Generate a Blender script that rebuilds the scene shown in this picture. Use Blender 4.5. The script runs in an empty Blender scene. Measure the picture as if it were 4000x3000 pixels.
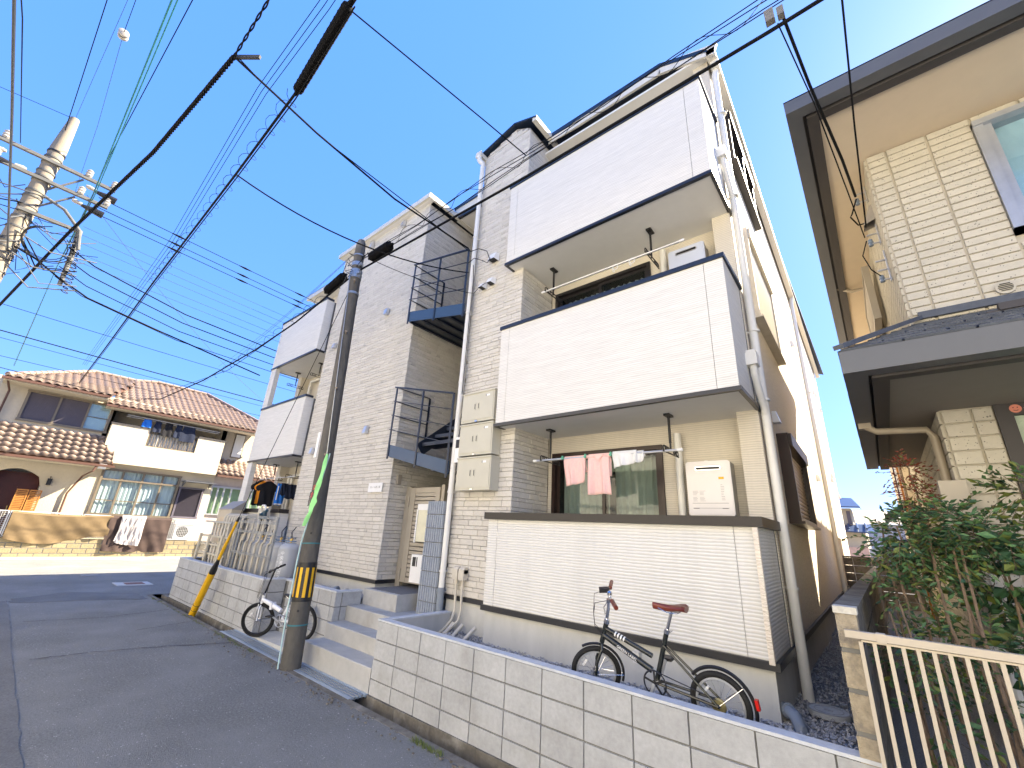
import bpy, math, random
from mathutils import Vector, Matrix, noise
random.seed(7)
R=math.radians
ZO=1.8            # all heights below are written from eye level; the road lies at world z = 0
sc=bpy.context.scene
COL=sc.collection
# ------------------------------------------------------------------ camera, sky, sun, exposure
cd=bpy.data.cameras.new('camera'); cam=bpy.data.objects.new('camera',cd); COL.objects.link(cam)
cd.sensor_width=36; cd.sensor_fit='HORIZONTAL'; cd.lens=14.91; cd.clip_start=0.05; cd.clip_end=2000
rt=Vector((0.770,0.636,0.053)).normalized(); fw=Vector((-0.614,0.716,0.333)).normalized()
rt=(rt-rt.dot(fw)*fw).normalized(); up=rt.cross(fw)
cam.matrix_world=Matrix(((rt.x,up.x,-fw.x,0),(rt.y,up.y,-fw.y,0),(rt.z,up.z,-fw.z,ZO),(0,0,0,1)))
sc.camera=cam
SKY_MIX=.89; SKY_AZ=(.128,.445,1.45,1)
SUN_EL=R(38); SUN_AZ=R(27)      # azimuth from +Y towards +X
w=bpy.data.worlds.new('World'); sc.world=w; w.use_nodes=True
nt=w.node_tree; bg=nt.nodes['Background']
sky=nt.nodes.new('ShaderNodeTexSky'); sky.sky_type='NISHITA'; sky.sun_disc=False
sky.sun_elevation=SUN_EL; sky.sun_rotation=SUN_AZ; sky.air_density=1.0; sky.dust_density=0.6; sky.ozone_density=2.2
# the clear winter sky of the photograph is a far more even azure than the model gives: blend towards it
mx=nt.nodes.new('ShaderNodeMix'); mx.data_type='RGBA'; mx.inputs['Factor'].default_value=SKY_MIX
nt.links.new(sky.outputs[0],mx.inputs['A']); mx.inputs['B'].default_value=SKY_AZ
nt.links.new(mx.outputs['Result'],bg.inputs[0]); bg.inputs[1].default_value=0.12
sd=bpy.data.lights.new('sun','SUN'); sd.energy=3.4; sd.angle=R(0.6); sd.color=(1.0,0.87,0.66)
so=bpy.data.objects.new('sun',sd); COL.objects.link(so)
sv=Vector((math.sin(SUN_AZ)*math.cos(SUN_EL),math.cos(SUN_AZ)*math.cos(SUN_EL),math.sin(SUN_EL)))
so.rotation_euler=sv.to_track_quat('Z','Y').to_euler(); so.location=sv*60
vs=sc.view_settings; vs.view_transform='Standard'; vs.look='None'; vs.gamma=1; vs.use_curve_mapping=False
vs.exposure=3.0
sc.render.engine='CYCLES'
sc.cycles.max_bounces=6; sc.cycles.transparent_max_bounces=12
# ------------------------------------------------------------------ materials
MATS={}
def M(name,col,rough=.6,var=.12,scale=6.,bump=0.,bscale=80.,metal=0.,stretch=(1,1,1),spec=.4,var2=0.,scale2=1.2,tint=None,bdist=.01,detail=6,objrand=0.):
    if name in MATS: return MATS[name]
    m=bpy.data.materials.new(name); m.use_nodes=True; n=m.node_tree.nodes; l=m.node_tree.links
    b=n['Principled BSDF']; b.inputs['Roughness'].default_value=rough; b.inputs['Metallic'].default_value=metal
    b.inputs['Specular IOR Level'].default_value=spec
    g=n.new('ShaderNodeNewGeometry')
    mp=n.new('ShaderNodeMapping'); mp.inputs['Scale'].default_value=stretch; l.new(g.outputs['Position'],mp.inputs['Vector'])
    def noise_(s,d=6,r=.6):
        t=n.new('ShaderNodeTexNoise'); t.inputs['Scale'].default_value=s; t.inputs['Detail'].default_value=d; t.inputs['Roughness'].default_value=r
        l.new(mp.outputs[0],t.inputs['Vector']); return t
    def ramp(fac,lo,hi):
        q=n.new('ShaderNodeMapRange'); q.inputs['From Min'].default_value=.25; q.inputs['From Max'].default_value=.75
        q.inputs['To Min'].default_value=lo; q.inputs['To Max'].default_value=hi; l.new(fac,q.inputs['Value']); return q.outputs[0]
    f=ramp(noise_(scale,detail).outputs[0],1-var,1+var)
    if var2:
        f2=ramp(noise_(scale2,3).outputs[0],1-var2,1+var2)
        mu=n.new('ShaderNodeMath'); mu.operation='MULTIPLY'; l.new(f,mu.inputs[0]); l.new(f2,mu.inputs[1]); f=mu.outputs[0]
    if objrand:
        oi=n.new('ShaderNodeObjectInfo'); q=n.new('ShaderNodeMapRange'); q.inputs['To Min'].default_value=1-objrand; q.inputs['To Max'].default_value=1+objrand
        l.new(oi.outputs['Random'],q.inputs['Value']); mu=n.new('ShaderNodeMath'); mu.operation='MULTIPLY'; l.new(f,mu.inputs[0]); l.new(q.outputs[0],mu.inputs[1]); f=mu.outputs[0]
    vm=n.new('ShaderNodeVectorMath'); vm.operation='SCALE'; vm.inputs[0].default_value=col[:3]; l.new(f,vm.inputs['Scale'])
    out=vm.outputs[0]
    if tint:
        tn=noise_(tint[1],4); mx=n.new('ShaderNodeMix'); mx.data_type='RGBA'
        q=n.new('ShaderNodeMapRange'); q.inputs['From Min'].default_value=tint[2]; q.inputs['From Max'].default_value=tint[3]; l.new(tn.outputs[0],q.inputs['Value'])
        l.new(q.outputs[0],mx.inputs['Factor']); l.new(out,mx.inputs['A']); mx.inputs['B'].default_value=(*tint[0],1); out=mx.outputs['Result']
    l.new(out,b.inputs['Base Color'])
    if bump:
        bn=noise_(bscale,4); bp=n.new('ShaderNodeBump'); bp.inputs['Strength'].default_value=bump; bp.inputs['Distance'].default_value=bdist
        l.new(bn.outputs[0],bp.inputs['Height']); l.new(bp.outputs[0],b.inputs['Normal'])
    MATS[name]=m; return m
def wave_siding(name,col,freq,dist,strength,bd=.006,st=(4,4,.35),va=.035):
    m=M(name,col,rough=.75,var=va,scale=3,stretch=st,var2=.03,scale2=.8); n=m.node_tree.nodes; l=m.node_tree.links; b=n['Principled BSDF']
    g=n.new('ShaderNodeNewGeometry'); mp=n.new('ShaderNodeMapping'); mp.inputs['Scale'].default_value=(.30,.30,1); l.new(g.outputs['Position'],mp.inputs[0])
    wv=n.new('ShaderNodeTexWave'); wv.wave_type='BANDS'; wv.bands_direction='Z'; wv.wave_profile='SIN'
    wv.inputs['Scale'].default_value=freq; wv.inputs['Distortion'].default_value=dist; wv.inputs['Detail'].default_value=2.5; wv.inputs['Detail Scale'].default_value=2.2
    l.new(mp.outputs[0],wv.inputs[0])
    bp=n.new('ShaderNodeBump'); bp.inputs['Strength'].default_value=strength; bp.inputs['Distance'].default_value=bd
    l.new(wv.outputs['Fac'],bp.inputs['Height']); l.new(bp.outputs[0],b.inputs['Normal'])
    # the grooves are also a little darker in colour
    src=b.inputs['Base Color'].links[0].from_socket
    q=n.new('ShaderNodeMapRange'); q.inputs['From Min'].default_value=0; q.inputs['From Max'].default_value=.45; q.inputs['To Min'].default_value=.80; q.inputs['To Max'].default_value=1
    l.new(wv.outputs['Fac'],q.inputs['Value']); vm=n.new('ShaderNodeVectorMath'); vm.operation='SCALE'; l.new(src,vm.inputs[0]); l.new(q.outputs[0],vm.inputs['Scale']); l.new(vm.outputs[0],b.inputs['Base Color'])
    return m
def speckle(m,scale,thr,col,jit=1.0):
    n=m.node_tree.nodes; l=m.node_tree.links; b=n['Principled BSDF']; src=b.inputs['Base Color'].links[0].from_socket
    g=n.new('ShaderNodeNewGeometry'); v=n.new('ShaderNodeTexVoronoi'); v.inputs['Scale'].default_value=scale; l.new(g.outputs['Position'],v.inputs['Vector'])
    nz=n.new('ShaderNodeTexNoise'); nz.inputs['Scale'].default_value=scale*.35; l.new(g.outputs['Position'],nz.inputs['Vector'])
    ad=n.new('ShaderNodeMath'); ad.operation='MULTIPLY_ADD'; ad.inputs[1].default_value=jit; l.new(nz.outputs[0],ad.inputs[0]); l.new(v.outputs['Distance'],ad.inputs[2])
    q=n.new('ShaderNodeMapRange'); q.inputs['From Min'].default_value=thr; q.inputs['From Max'].default_value=thr+.06; q.inputs['To Min'].default_value=1; q.inputs['To Max'].default_value=0; l.new(ad.outputs[0],q.inputs['Value'])
    mx=n.new('ShaderNodeMix'); mx.data_type='RGBA'; l.new(q.outputs[0],mx.inputs['Factor']); l.new(src,mx.inputs['A']); mx.inputs['B'].default_value=(*col,1); l.new(mx.outputs['Result'],b.inputs['Base Color'])
def glass(name,col=(.75,.85,.85),refl=.06):
    m=bpy.data.materials.new(name); m.use_nodes=True; n=m.node_tree.nodes; l=m.node_tree.links; n.remove(n['Principled BSDF'])
    t=n.new('ShaderNodeBsdfTransparent'); t.inputs[0].default_value=(*col,1); g=n.new('ShaderNodeBsdfGlossy'); g.inputs['Roughness'].default_value=.03
    f=n.new('ShaderNodeLayerWeight'); f.inputs[0].default_value=.5; pw=n.new('ShaderNodeMath'); pw.operation='POWER'; pw.inputs[1].default_value=4; l.new(f.outputs['Facing'],pw.inputs[0]); ad=n.new('ShaderNodeMath'); ad.operation='MULTIPLY_ADD'; ad.inputs[1].default_value=.8; ad.inputs[2].default_value=refl; l.new(pw.outputs[0],ad.inputs[0])
    mx=n.new('ShaderNodeMixShader'); l.new(ad.outputs[0],mx.inputs[0]); l.new(t.outputs[0],mx.inputs[1]); l.new(g.outputs[0],mx.inputs[2]); l.new(mx.outputs[0],n['Material Output'].inputs[0])
    MATS[name]=m; return m

asphalt=M('asphalt',(.192,.194,.188),rough=.9,var=.42,scale=48,bump=1,bscale=120,var2=.16,scale2=.8,bdist=.016,tint=((.25,.252,.245),.7,.46,.75))
speckle(asphalt,34,.43,(.48,.48,.46),.75)
asphalt_dark=M('asphalt_patch',(.145,.146,.143),rough=.9,var=.4,scale=70,bump=.8,bscale=140,var2=.2)
concrete=M('concrete',(.40,.395,.375),rough=.85,var=.10,scale=9,bump=.25,bscale=60,var2=.14,scale2=1.7,tint=((.27,.25,.21),2.3,.56,.85))
conc_light=M('concrete_light',(.47,.47,.45),rough=.85,var=.08,scale=7,bump=.2,bscale=50,var2=.10,scale2=1.3,stretch=(1,1,.35))
conc_old=M('old_concrete',(.15,.135,.11),rough=.92,var=.35,scale=11,bump=.5,bscale=50,var2=.3,scale2=2.5,tint=((.30,.28,.24),4,.55,.75))
block_m=M('block_face',(.385,.39,.39),rough=.9,var=.12,scale=30,bump=.4,bscale=150,var2=.13,scale2=2.0,objrand=.05,tint=((.27,.265,.245),2.6,.55,.85),bdist=.003)
mortar=M('mortar',(.17,.17,.165),rough=.95)
cap_m=M('wall_cap_mortar',(.50,.52,.54),rough=.8,var=.12,scale=14,bump=.3,bscale=60)
gravel_m=M('gravel_stone',(.40,.40,.41),rough=.8,var=.5,scale=70,objrand=.2)
gravel_base=M('gravel_bed',(.28,.28,.28),rough=.95,var=.6,scale=90,bump=1,bscale=90,bdist=.03)
soil=M('soil',(.075,.06,.045),rough=1,var=.4,scale=20,bump=.8,bscale=30)
bt=[M('stone_siding_%d'%i,c,rough=.8,var=.09,scale=40,bump=.5,bscale=45,objrand=.04,bdist=.006) for i,c in enumerate([(.56,.53,.475),(.585,.555,.50),(.53,.50,.45),(.47,.45,.405)])]
joint_m=M('siding_joint',(.27,.25,.225),rough=.9)
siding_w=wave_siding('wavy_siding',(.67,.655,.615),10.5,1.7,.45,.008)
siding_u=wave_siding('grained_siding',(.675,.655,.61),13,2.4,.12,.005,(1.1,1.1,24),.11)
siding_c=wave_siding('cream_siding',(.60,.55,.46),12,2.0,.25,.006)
stucco=M('side_wall_siding',(.74,.665,.55),rough=.9,var=.08,scale=20,bump=1,bscale=34,stretch=(.45,.45,1.6),bdist=.02)
strip_m=M('corner_strip',(.55,.51,.44),rough=.8)
soffit_w=M('white_soffit',(.70,.69,.67),rough=.7,var=.03)
trim=M('black_trim',(.013,.014,.019),rough=.35,var=.05,spec=.6)
trim_b=M('brown_trim',(.016,.013,.013),rough=.4,var=.05)
navy=M('blue_black_trim',(.010,.018,.038),rough=.4,var=.05,spec=.5)
fascia_m=M('cream_fascia',(.62,.59,.52),rough=.5,var=.04)
pipe_w=M('white_pipe',(.68,.67,.63),rough=.35,var=.04)
pipe_b=M('beige_pipe',(.52,.48,.40),rough=.45,var=.06)
pipe_g=M('grey_pipe',(.20,.23,.27),rough=.4,var=.06)
steel_d=M('dark_blue_steel',(.014,.02,.036),rough=.35,var=.05,spec=.5)
steel_beam=M('landing_beam_paint',(.035,.065,.12),rough=.35,var=.05,spec=.5)
galv=M('galvanised_steel',(.36,.38,.40),rough=.35,metal=.7,var=.12,scale=30)
galv_p=M('galvanised_grate',(.42,.50,.60),rough=.4,metal=.55,var=.12,scale=20)
chrome=M('chrome',(.7,.7,.72),rough=.15,metal=1,var=.02)
alu=M('aluminium',(.60,.61,.63),rough=.3,metal=.6,var=.04)
beige_metal=M('beige_aluminium',(.36,.325,.27),rough=.45,var=.05,metal=.15)
box_m=M('meter_box_plastic',(.50,.475,.385),rough=.5,var=.04)
heater_m=M('heater_case',(.74,.70,.66),rough=.4,var=.03)
heater_s=M('heater_side',(.30,.29,.27),rough=.5,var=.05)
white_p=M('white_plastic',(.75,.75,.74),rough=.4,var=.03)
white_paint=M('white_paint',(.75,.76,.78),rough=.25,var=.03,spec=.6)
black_p=M('black_plastic',(.014,.014,.016),rough=.45,var=.1)
black_paint=M('black_green_paint',(.016,.019,.018),rough=.25,var=.1,spec=.6)
rubber=M('rubber',(.012,.012,.012),rough=.85,var=.2)
leather=M('brown_leather',(.155,.03,.014),rough=.35,var=.15,scale=20,spec=.6)
yellow=M('yellow_plastic',(.75,.42,.01),rough=.4,var=.06)
red_m=M('red_plastic',(.5,.015,.012),rough=.3)
blue_m=M('blue_cloth',(.02,.17,.62),rough=.9,var=.2,scale=10)
orange_m=M('orange_cloth',(.75,.27,.015),rough=.9,var=.08)
black_c=M('black_cloth',(.011,.011,.014),rough=.95,var=.2)
navy_c=M('navy_cloth',(.012,.018,.04),rough=.95,var=.2)
pink_c=M('pink_towel',(.80,.52,.48),rough=.95,var=.06,scale=40,bump=.5,bscale=160)
white_c=M('white_towel',(.72,.72,.72),rough=.95,var=.05,bump=.5,bscale=160)
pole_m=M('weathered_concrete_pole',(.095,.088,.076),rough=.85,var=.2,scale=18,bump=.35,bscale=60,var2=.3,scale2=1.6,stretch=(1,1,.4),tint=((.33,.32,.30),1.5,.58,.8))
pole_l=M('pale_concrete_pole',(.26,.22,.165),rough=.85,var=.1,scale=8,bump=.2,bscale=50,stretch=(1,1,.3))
cable=M('black_cable',(.006,.0065,.008),rough=.8,var=.1,spec=.15)
clos_m=M('closure_black',(.004,.004,.005),rough=.8,spec=.1)
cable_t=M('teal_cable',(.03,.17,.20),rough=.5,var=.1)
cable_g=M('grey_wire',(.055,.06,.07),rough=.5)
ceramic=M('white_ceramic',(.36,.33,.29),rough=.25,spec=.6)
win_dark=M('dark_window_frame',(.017,.015,.016),rough=.35,var=.05)
brown_f=M('brown_window_frame',(.022,.010,.008),rough=.35,var=.06)
win_b=M('bronze_window_frame',(.20,.165,.12),rough=.4,var=.06,metal=.3)
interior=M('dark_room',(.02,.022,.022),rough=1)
def curtain_mat(name,col):
    return M(name,col,rough=.95,var=.06,scale=5,stretch=(8,8,.5))
curt=curtain_mat('sheer_curtain',(.70,.73,.69)); curt_w=curtain_mat('white_curtain',(.68,.68,.64)); curt_g=curtain_mat('green_blind',(.36,.42,.22))
glass_m=glass('window_glass',(.72,.76,.74),.035); glass_b=glass('pale_glass',(.88,.94,.96),.06)
frost=M('frosted_glass',(.42,.50,.38),rough=.35,var=.15,scale=14,bump=.6,bscale=60)
# neighbour
tile_n=M('speckled_siding_tile',(.50,.465,.385),rough=.85,var=.07,scale=12,bump=.6,bscale=90,objrand=.05,bdist=.005)
speckle(tile_n,42,.43,(.16,.15,.14),.62)
joint_n=M('neighbour_joint',(.44,.40,.325),rough=.95)
soffit_n=M('tan_soffit',(.66,.555,.42),rough=.8,var=.03)
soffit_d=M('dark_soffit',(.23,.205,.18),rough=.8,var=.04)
gut_n=M('grey_brown_gutter',(.095,.10,.112),rough=.45,var=.05)
gut_d=M('dark_fascia',(.05,.045,.045),rough=.6,var=.05)
slate=M('dark_slate',(.07,.08,.10),rough=.7,var=.2,scale=12,bump=.4,bscale=40,objrand=.15)
# tiled house
plaster=M('cream_plaster',(.50,.445,.345),rough=.95,var=.05,scale=12,bump=.6,bscale=30,var2=.05,scale2=.7,bdist=.012)
rtile=M('clay_roof_tile',(.23,.17,.135),rough=.6,var=.16,scale=9,objrand=.12,var2=.12)
rtile_j=M('roof_underlay',(.10,.05,.035),rough=.9)
gut_c=M('copper_brown_gutter',(.10,.05,.035),rough=.5,var=.08)
shut_p=M('purple_grey_shutter',(.10,.09,.115),rough=.5,var=.06)
wood_o=M('orange_wood',(.36,.15,.03),rough=.6,var=.2,scale=10,stretch=(1,1,5))
door_r=M('red_brown_door',(.10,.022,.015),rough=.4,var=.15)
cloth_b=M('brown_sheet',(.15,.105,.055),rough=.95,var=.15,scale=4,bump=.3,bscale=120)
cloth_d=M('dark_brown_sheet',(.06,.04,.035),rough=.95,var=.15,scale=4,bump=.3,bscale=120)
cloth_p=M('patterned_sheet',(.45,.42,.42),rough=.95,var=.25,scale=30,stretch=(3,3,.6))
base_blk=M('cream_split_block',(.27,.22,.13),rough=.95,var=.2,scale=20,bump=.7,bscale=50,objrand=.1)
mesh_w=M('white_mesh_fence',(.7,.7,.7),rough=.5)
gas_m=M('gas_cylinder_paint',(.36,.375,.40),rough=.45,var=.05)
tripod_m=M('blue_regulator',(.02,.06,.09),rough=.4)
leafs=[M('leaf_green',(.07,.145,.05),rough=.55,var=.35,scale=12,spec=.4),M('leaf_dark',(.028,.072,.032),rough=.5,var=.3,scale=12),M('leaf_yellow_green',(.12,.15,.03),rough=.6,var=.3,scale=12),M('leaf_red',(.22,.055,.04),rough=.7,var=.3,scale=12)]
bark=M('bark',(.17,.12,.08),rough=.95,var=.3,scale=30,bump=.8,bscale=50)
blue_tile=M('blue_roof_tile',(.03,.06,.14),rough=.3,var=.15)
banner_g=M('green_banner',(.30,.72,.28),rough=.8,var=.1)
banner_w=M('white_print',(.8,.8,.8),rough=.7)
# ------------------------------------------------------------------ mesh building
class MB:
    def __init__(s): s.v=[]; s.f=[]; s.m=[]
    def add(s,vs,fs,mi=0):
        k=len(s.v); s.v.extend([tuple(p) for p in vs]); s.f.extend([tuple(i+k for i in f) for f in fs]); s.m.extend([mi]*len(fs)); return s
    def box(s,x0,x1,y0,y1,z0,z1,mi=0):
        return s.add([(x0,y0,z0),(x1,y0,z0),(x1,y1,z0),(x0,y1,z0),(x0,y0,z1),(x1,y0,z1),(x1,y1,z1),(x0,y1,z1)],
            [(3,2,1,0),(4,5,6,7),(0,1,5,4),(1,2,6,5),(2,3,7,6),(3,0,4,7)],mi)
    def obox(s,c,ax,ay,az,mi=0):
        c=Vector(c); ax=Vector(ax); ay=Vector(ay); az=Vector(az)
        vs=[c+i*ax+j*ay+k*az for k in (-1,1) for i,j in ((-1,-1),(1,-1),(1,1),(-1,1))]
        return s.add(vs,[(3,2,1,0),(4,5,6,7),(0,1,5,4),(1,2,6,5),(2,3,7,6),(3,0,4,7)],mi)
    def quad(s,*p,mi=0): return s.add(p,[tuple(range(len(p)))],mi)
    def bar(s,a,b,w,h=None,upv=(0,0,1),mi=0):   # rectangular bar from a to b
        a=Vector(a); b=Vector(b); d=(b-a); L=d.length/2; d.normalize(); u=Vector(upv)
        if abs(d.dot(u))>.95: u=Vector((1,0,0))
        sx=d.cross(u).normalized(); u=sx.cross(d)
        return s.obox((a+b)/2,d*L,sx*w/2,u*(h or w)/2,mi)
    def prism(s,poly,axis,a,b,mi=0):     # polygon in the other two axes (in x,y,z order), extruded from a to b
        def P(p,t):
            if axis=='x': return (t,p[0],p[1])
            if axis=='y': return (p[0],t,p[1])
            return (p[0],p[1],t)
        n=len(poly); vs=[P(p,a) for p in poly]+[P(p,b) for p in poly]
        fs=[tuple(range(n))[::-1],tuple(range(n,2*n))]+[(i,(i+1)%n,n+(i+1)%n,n+i) for i in range(n)]
        return s.add(vs,fs,mi)
    def tube(s,pts,r,n=6,mi=0,caps=True):
        pts=[Vector(p) for p in pts]; m=len(pts); rr=r if isinstance(r,(list,tuple)) else [r]*m
        rings=[]; prev=None
        for i,p in enumerate(pts):
            d=(pts[min(i+1,m-1)]-pts[max(i-1,0)])
            if d.length<1e-9: d=Vector((0,0,1))
            d.normalize()
            if prev is None:
                u=Vector((0,0,1)) if abs(d.z)<.9 else Vector((1,0,0))
            else: u=prev
            sx=d.cross(u)
            if sx.length<1e-6: sx=d.cross(Vector((1,.3,0)))
            sx.normalize(); u=sx.cross(d); prev=u
            rings.append([p+rr[i]*(math.cos(2*math.pi*k/n)*sx+math.sin(2*math.pi*k/n)*u) for k in range(n)])
        vs=[q for r_ in rings for q in r_]
        fs=[(i*n+k,i*n+(k+1)%n,(i+1)*n+(k+1)%n,(i+1)*n+k) for i in range(m-1) for k in range(n)]
        if caps: fs+= [tuple(range(n))[::-1],tuple(range((m-1)*n,m*n))]
        return s.add(vs,fs,mi)
    def cyl(s,a,b,r0,r1=None,n=12,mi=0): return s.tube([a,b],[r0,r0 if r1 is None else r1],n,mi)
    def torus(s,c,ax,R_,r,n=28,k=6,mi=0,a0=0,a1=2*math.pi,ref=None):
        c=Vector(c); ax=Vector(ax).normalized(); u=Vector(ref) if ref else (Vector((0,0,1)) if abs(ax.z)<.9 else Vector((1,0,0)))
        u=(u-u.dot(ax)*ax).normalized(); v=ax.cross(u)
        full=abs(a1-a0-2*math.pi)<1e-6; m=n if full else n+1; vs=[]
        for i in range(m):
            t=a0+(a1-a0)*i/n; d=math.cos(t)*u+math.sin(t)*v
            for j in range(k):
                q=2*math.pi*j/k; vs.append(c+d*(R_+r*math.cos(q))+ax*r*math.sin(q))
        fs=[]
        for i in range(n):
            i2=(i+1)%m
            for j in range(k): fs.append((i*k+j,i2*k+j,i2*k+(j+1)%k,i*k+(j+1)%k))
        return s.add(vs,fs,mi)
    def grid(s,fn,nu,nv,mi=0):
        vs=[fn(i/nu,j/nv) for j in range(nv+1) for i in range(nu+1)]
        return s.add(vs,[(j*(nu+1)+i,j*(nu+1)+i+1,(j+1)*(nu+1)+i+1,(j+1)*(nu+1)+i) for j in range(nv) for i in range(nu)],mi)
    def xf(s,mat,k0=0):
        for i in range(k0,len(s.v)): s.v[i]=tuple(mat@Vector(s.v[i]))
        return s
    def build(s,name,mats,parent=None,kind=None,smooth=True,label=None):
        o0=Vector((0,0,0))
        if parent is not None:
            p=parent
            while p.parent is not None: p=p.parent
            o0=Vector(p['o0'])
        me=bpy.data.meshes.new(name); me.from_pydata([(x-o0.x,y-o0.y,z+ZO-o0.z) for x,y,z in s.v],[],s.f)
        if not isinstance(mats,(list,tuple)): mats=[mats]
        for m in mats: me.materials.append(m)
        if len(mats)>1: me.polygons.foreach_set('material_index',s.m)
        if smooth:
            me.polygons.foreach_set('use_smooth',[True]*len(s.f)); me.set_sharp_from_angle(angle=R(32))
        me.update()
        o=bpy.data.objects.new(name,me); COL.objects.link(o)
        if parent is not None: o.parent=parent
        if kind: o['kind']=kind
        if label: o['label']=label
        return o
def thing(name,label,cat,loc,group=None):
    o=bpy.data.objects.new(name,None); COL.objects.link(o); o.empty_display_size=.2
    L=(loc[0],loc[1],loc[2]+ZO); o.location=L; o['o0']=L; o['label']=label; o['category']=cat
    if group: o['group']=group
    return o
def tag(o,label,cat,group=None):
    o['label']=label; o['category']=cat
    if group: o['group']=group
    return o
def local(o):   # a single-mesh thing: move its origin to its lowest point
    me=o.data; zs=[v.co for v in me.vertices]; n=len(zs)
    c=Vector((sum(v.x for v in zs)/n,sum(v.y for v in zs)/n,min(v.z for v in zs)))
    me.transform(Matrix.Translation(-c)); o.location=c; return o
def text(body,size,loc,rot,mat,parent,name='lettering',ext=.0008,vertical=False):
    cu=bpy.data.curves.new(name,'FONT'); cu.body='\n'.join(body) if vertical else body; cu.size=size; cu.align_x='CENTER'; cu.align_y='CENTER'; cu.extrude=ext; cu.resolution_u=2
    if vertical: cu.space_line=.85
    t=bpy.data.objects.new(name,cu); COL.objects.link(t)
    me=bpy.data.meshes.new_from_object(t); bpy.data.objects.remove(t)
    p=parent
    while p.parent is not None: p=p.parent
    o0=Vector(p['o0'])
    mt=Matrix.Translation(Vector((loc[0],loc[1],loc[2]+ZO))-o0)@rot.to_4x4(); me.transform(mt)
    me.materials.clear(); me.materials.append(mat)
    o=bpy.data.objects.new(name,me); COL.objects.link(o); o.parent=parent; return o
def face_rot(right,upv):   # text facing right x up
    r=Vector(right).normalized(); u=Vector(upv).normalized(); f=r.cross(u)
    return Matrix(((r.x,u.x,f.x),(r.y,u.y,f.y),(r.z,u.z,f.z)))
FY=face_rot((1,0,0),(0,0,1)); FX=face_rot((0,1,0),(0,0,1))   # facing -Y / facing +X
# instance meshes shared by alike pieces: unit brick with eased edges, front face towards local -Y
def unit_piece(name,mat,e=.06,ez=.12):
    vs=[(-.5,.5,-.5),(.5,.5,-.5),(.5,.5,.5),(-.5,.5,.5),(-.5,-.1,-.5),(.5,-.1,-.5),(.5,-.1,.5),(-.5,-.1,.5),
        (-.5+e,-.5,-.5+ez),(.5-e,-.5,-.5+ez),(.5-e,-.5,.5-ez),(-.5+e,-.5,.5-ez)]
    fs=[(0,3,2,1),(0,1,5,4),(1,2,6,5),(2,3,7,6),(3,0,4,7),(4,5,9,8),(5,6,10,9),(6,7,11,10),(7,4,8,11),(8,9,10,11)]
    me=bpy.data.meshes.new(name); me.from_pydata(vs,[],fs); me.materials.append(mat); me.update(); return me
UV=[Vector(v) for v in [(-.5,.5,-.5),(.5,.5,-.5),(.5,.5,.5),(-.5,.5,.5),(-.5,-.1,-.5),(.5,-.1,-.5),(.5,-.1,.5),(-.5,-.1,.5)]]
UF=[(0,3,2,1),(0,1,5,4),(1,2,6,5),(2,3,7,6),(3,0,4,7),(4,5,9,8),(5,6,10,9),(6,7,11,10),(7,4,8,11),(8,9,10,11)]
def put(me,name,c,rotm,size,parent):
    p=parent
    while p.parent is not None: p=p.parent
    o=bpy.data.objects.new(name,me); COL.objects.link(o); o.parent=parent
    L=Vector((c[0],c[1],c[2]+ZO))-Vector(p['o0'])
    o.matrix_local=Matrix.Translation(L)@rotm.to_4x4()@Matrix.Diagonal((*size,1)); return o
def add_piece(mb,c,rotm,size,mi,e=.06,ez=.12):
    k=[*UV,Vector((-.5+e,-.5,-.5+ez)),Vector((.5-e,-.5,-.5+ez)),Vector((.5-e,-.5,.5-ez)),Vector((-.5+e,-.5,.5-ez))]
    mt=Matrix.Translation(Vector(c))@rotm.to_4x4()@Matrix.Diagonal((*size,1))
    mb.add([mt@v for v in k],UF,mi)
I3=Matrix.Identity(3)
def rz(a): return Matrix.Rotation(a,3,'Z')
RX=rz(R(90))     # piece facing +X
RNX=rz(R(-90))   # piece facing -X
def pieces(lst,name,stuffname,meshes,mats,parent,limit=300,e=.06,ez=.12,sub=None):
    # lst: (centre, rotation, size, material index); the ones that look largest from the street become objects
    def key(t):
        c=Vector(t[0]); d=c.length; return -t[2][0]*t[2][2]/(d*d)
    lst=sorted(lst,key=key)
    for c,rm,s,mi in lst[:limit]: put(meshes[mi],name,c,rm,s,parent)
    if lst[limit:]:
        mb=MB()
        for c,rm,s,mi in lst[limit:]: add_piece(mb,c,rm,s,mi,e,ez)
        mb.build(stuffname,mats,parent,kind='stuff',smooth=False)
# ================================================================== SETTING
G=-1.80
def struct(name,mb,m,smooth=False): return mb.build(name,m,None,kind='structure',smooth=smooth)
b=MB(); b.quad((-400,-400,-2.12),(400,-400,-2.12),(400,400,-2.12),(-400,400,-2.12)); struct('ground',b,soil)
# asphalt lane and cross street: a gently uneven sheet
b=MB()
def road_z(x,y):
    if y>3.05: return G
    return G+.002*noise.noise(Vector((x*.25,y*.3,3)))
xs=[-24.6+.35*i for i in range(int(32.6/.35)+1)]; ys=[-3.6+.35*i for i in range(19)]+[3.1]
b.grid(lambda u,v:(-24.6+32.6*u,-3.6+6.7*v,road_z(-24.6+32.6*u,-3.6+6.7*v)),90,20)
b.quad((-24.6,3.1,G),(-13.6,3.1,G),(-13.6,70,G),(-24.6,70,G)); b.quad((-24.6,-70,G),(-13.6,-70,G),(-13.6,-3.6,G),(-24.6,-3.6,G)); b.quad((8,-3.6,G),(60,-3.6,G),(60,3.1,G),(8,3.1,G))
b.quad((-13.6,3.1,-2.12),(60,3.1,-2.12),(60,3.1,G),(-13.6,3.1,G))
struct('road',b,asphalt,True)
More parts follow.
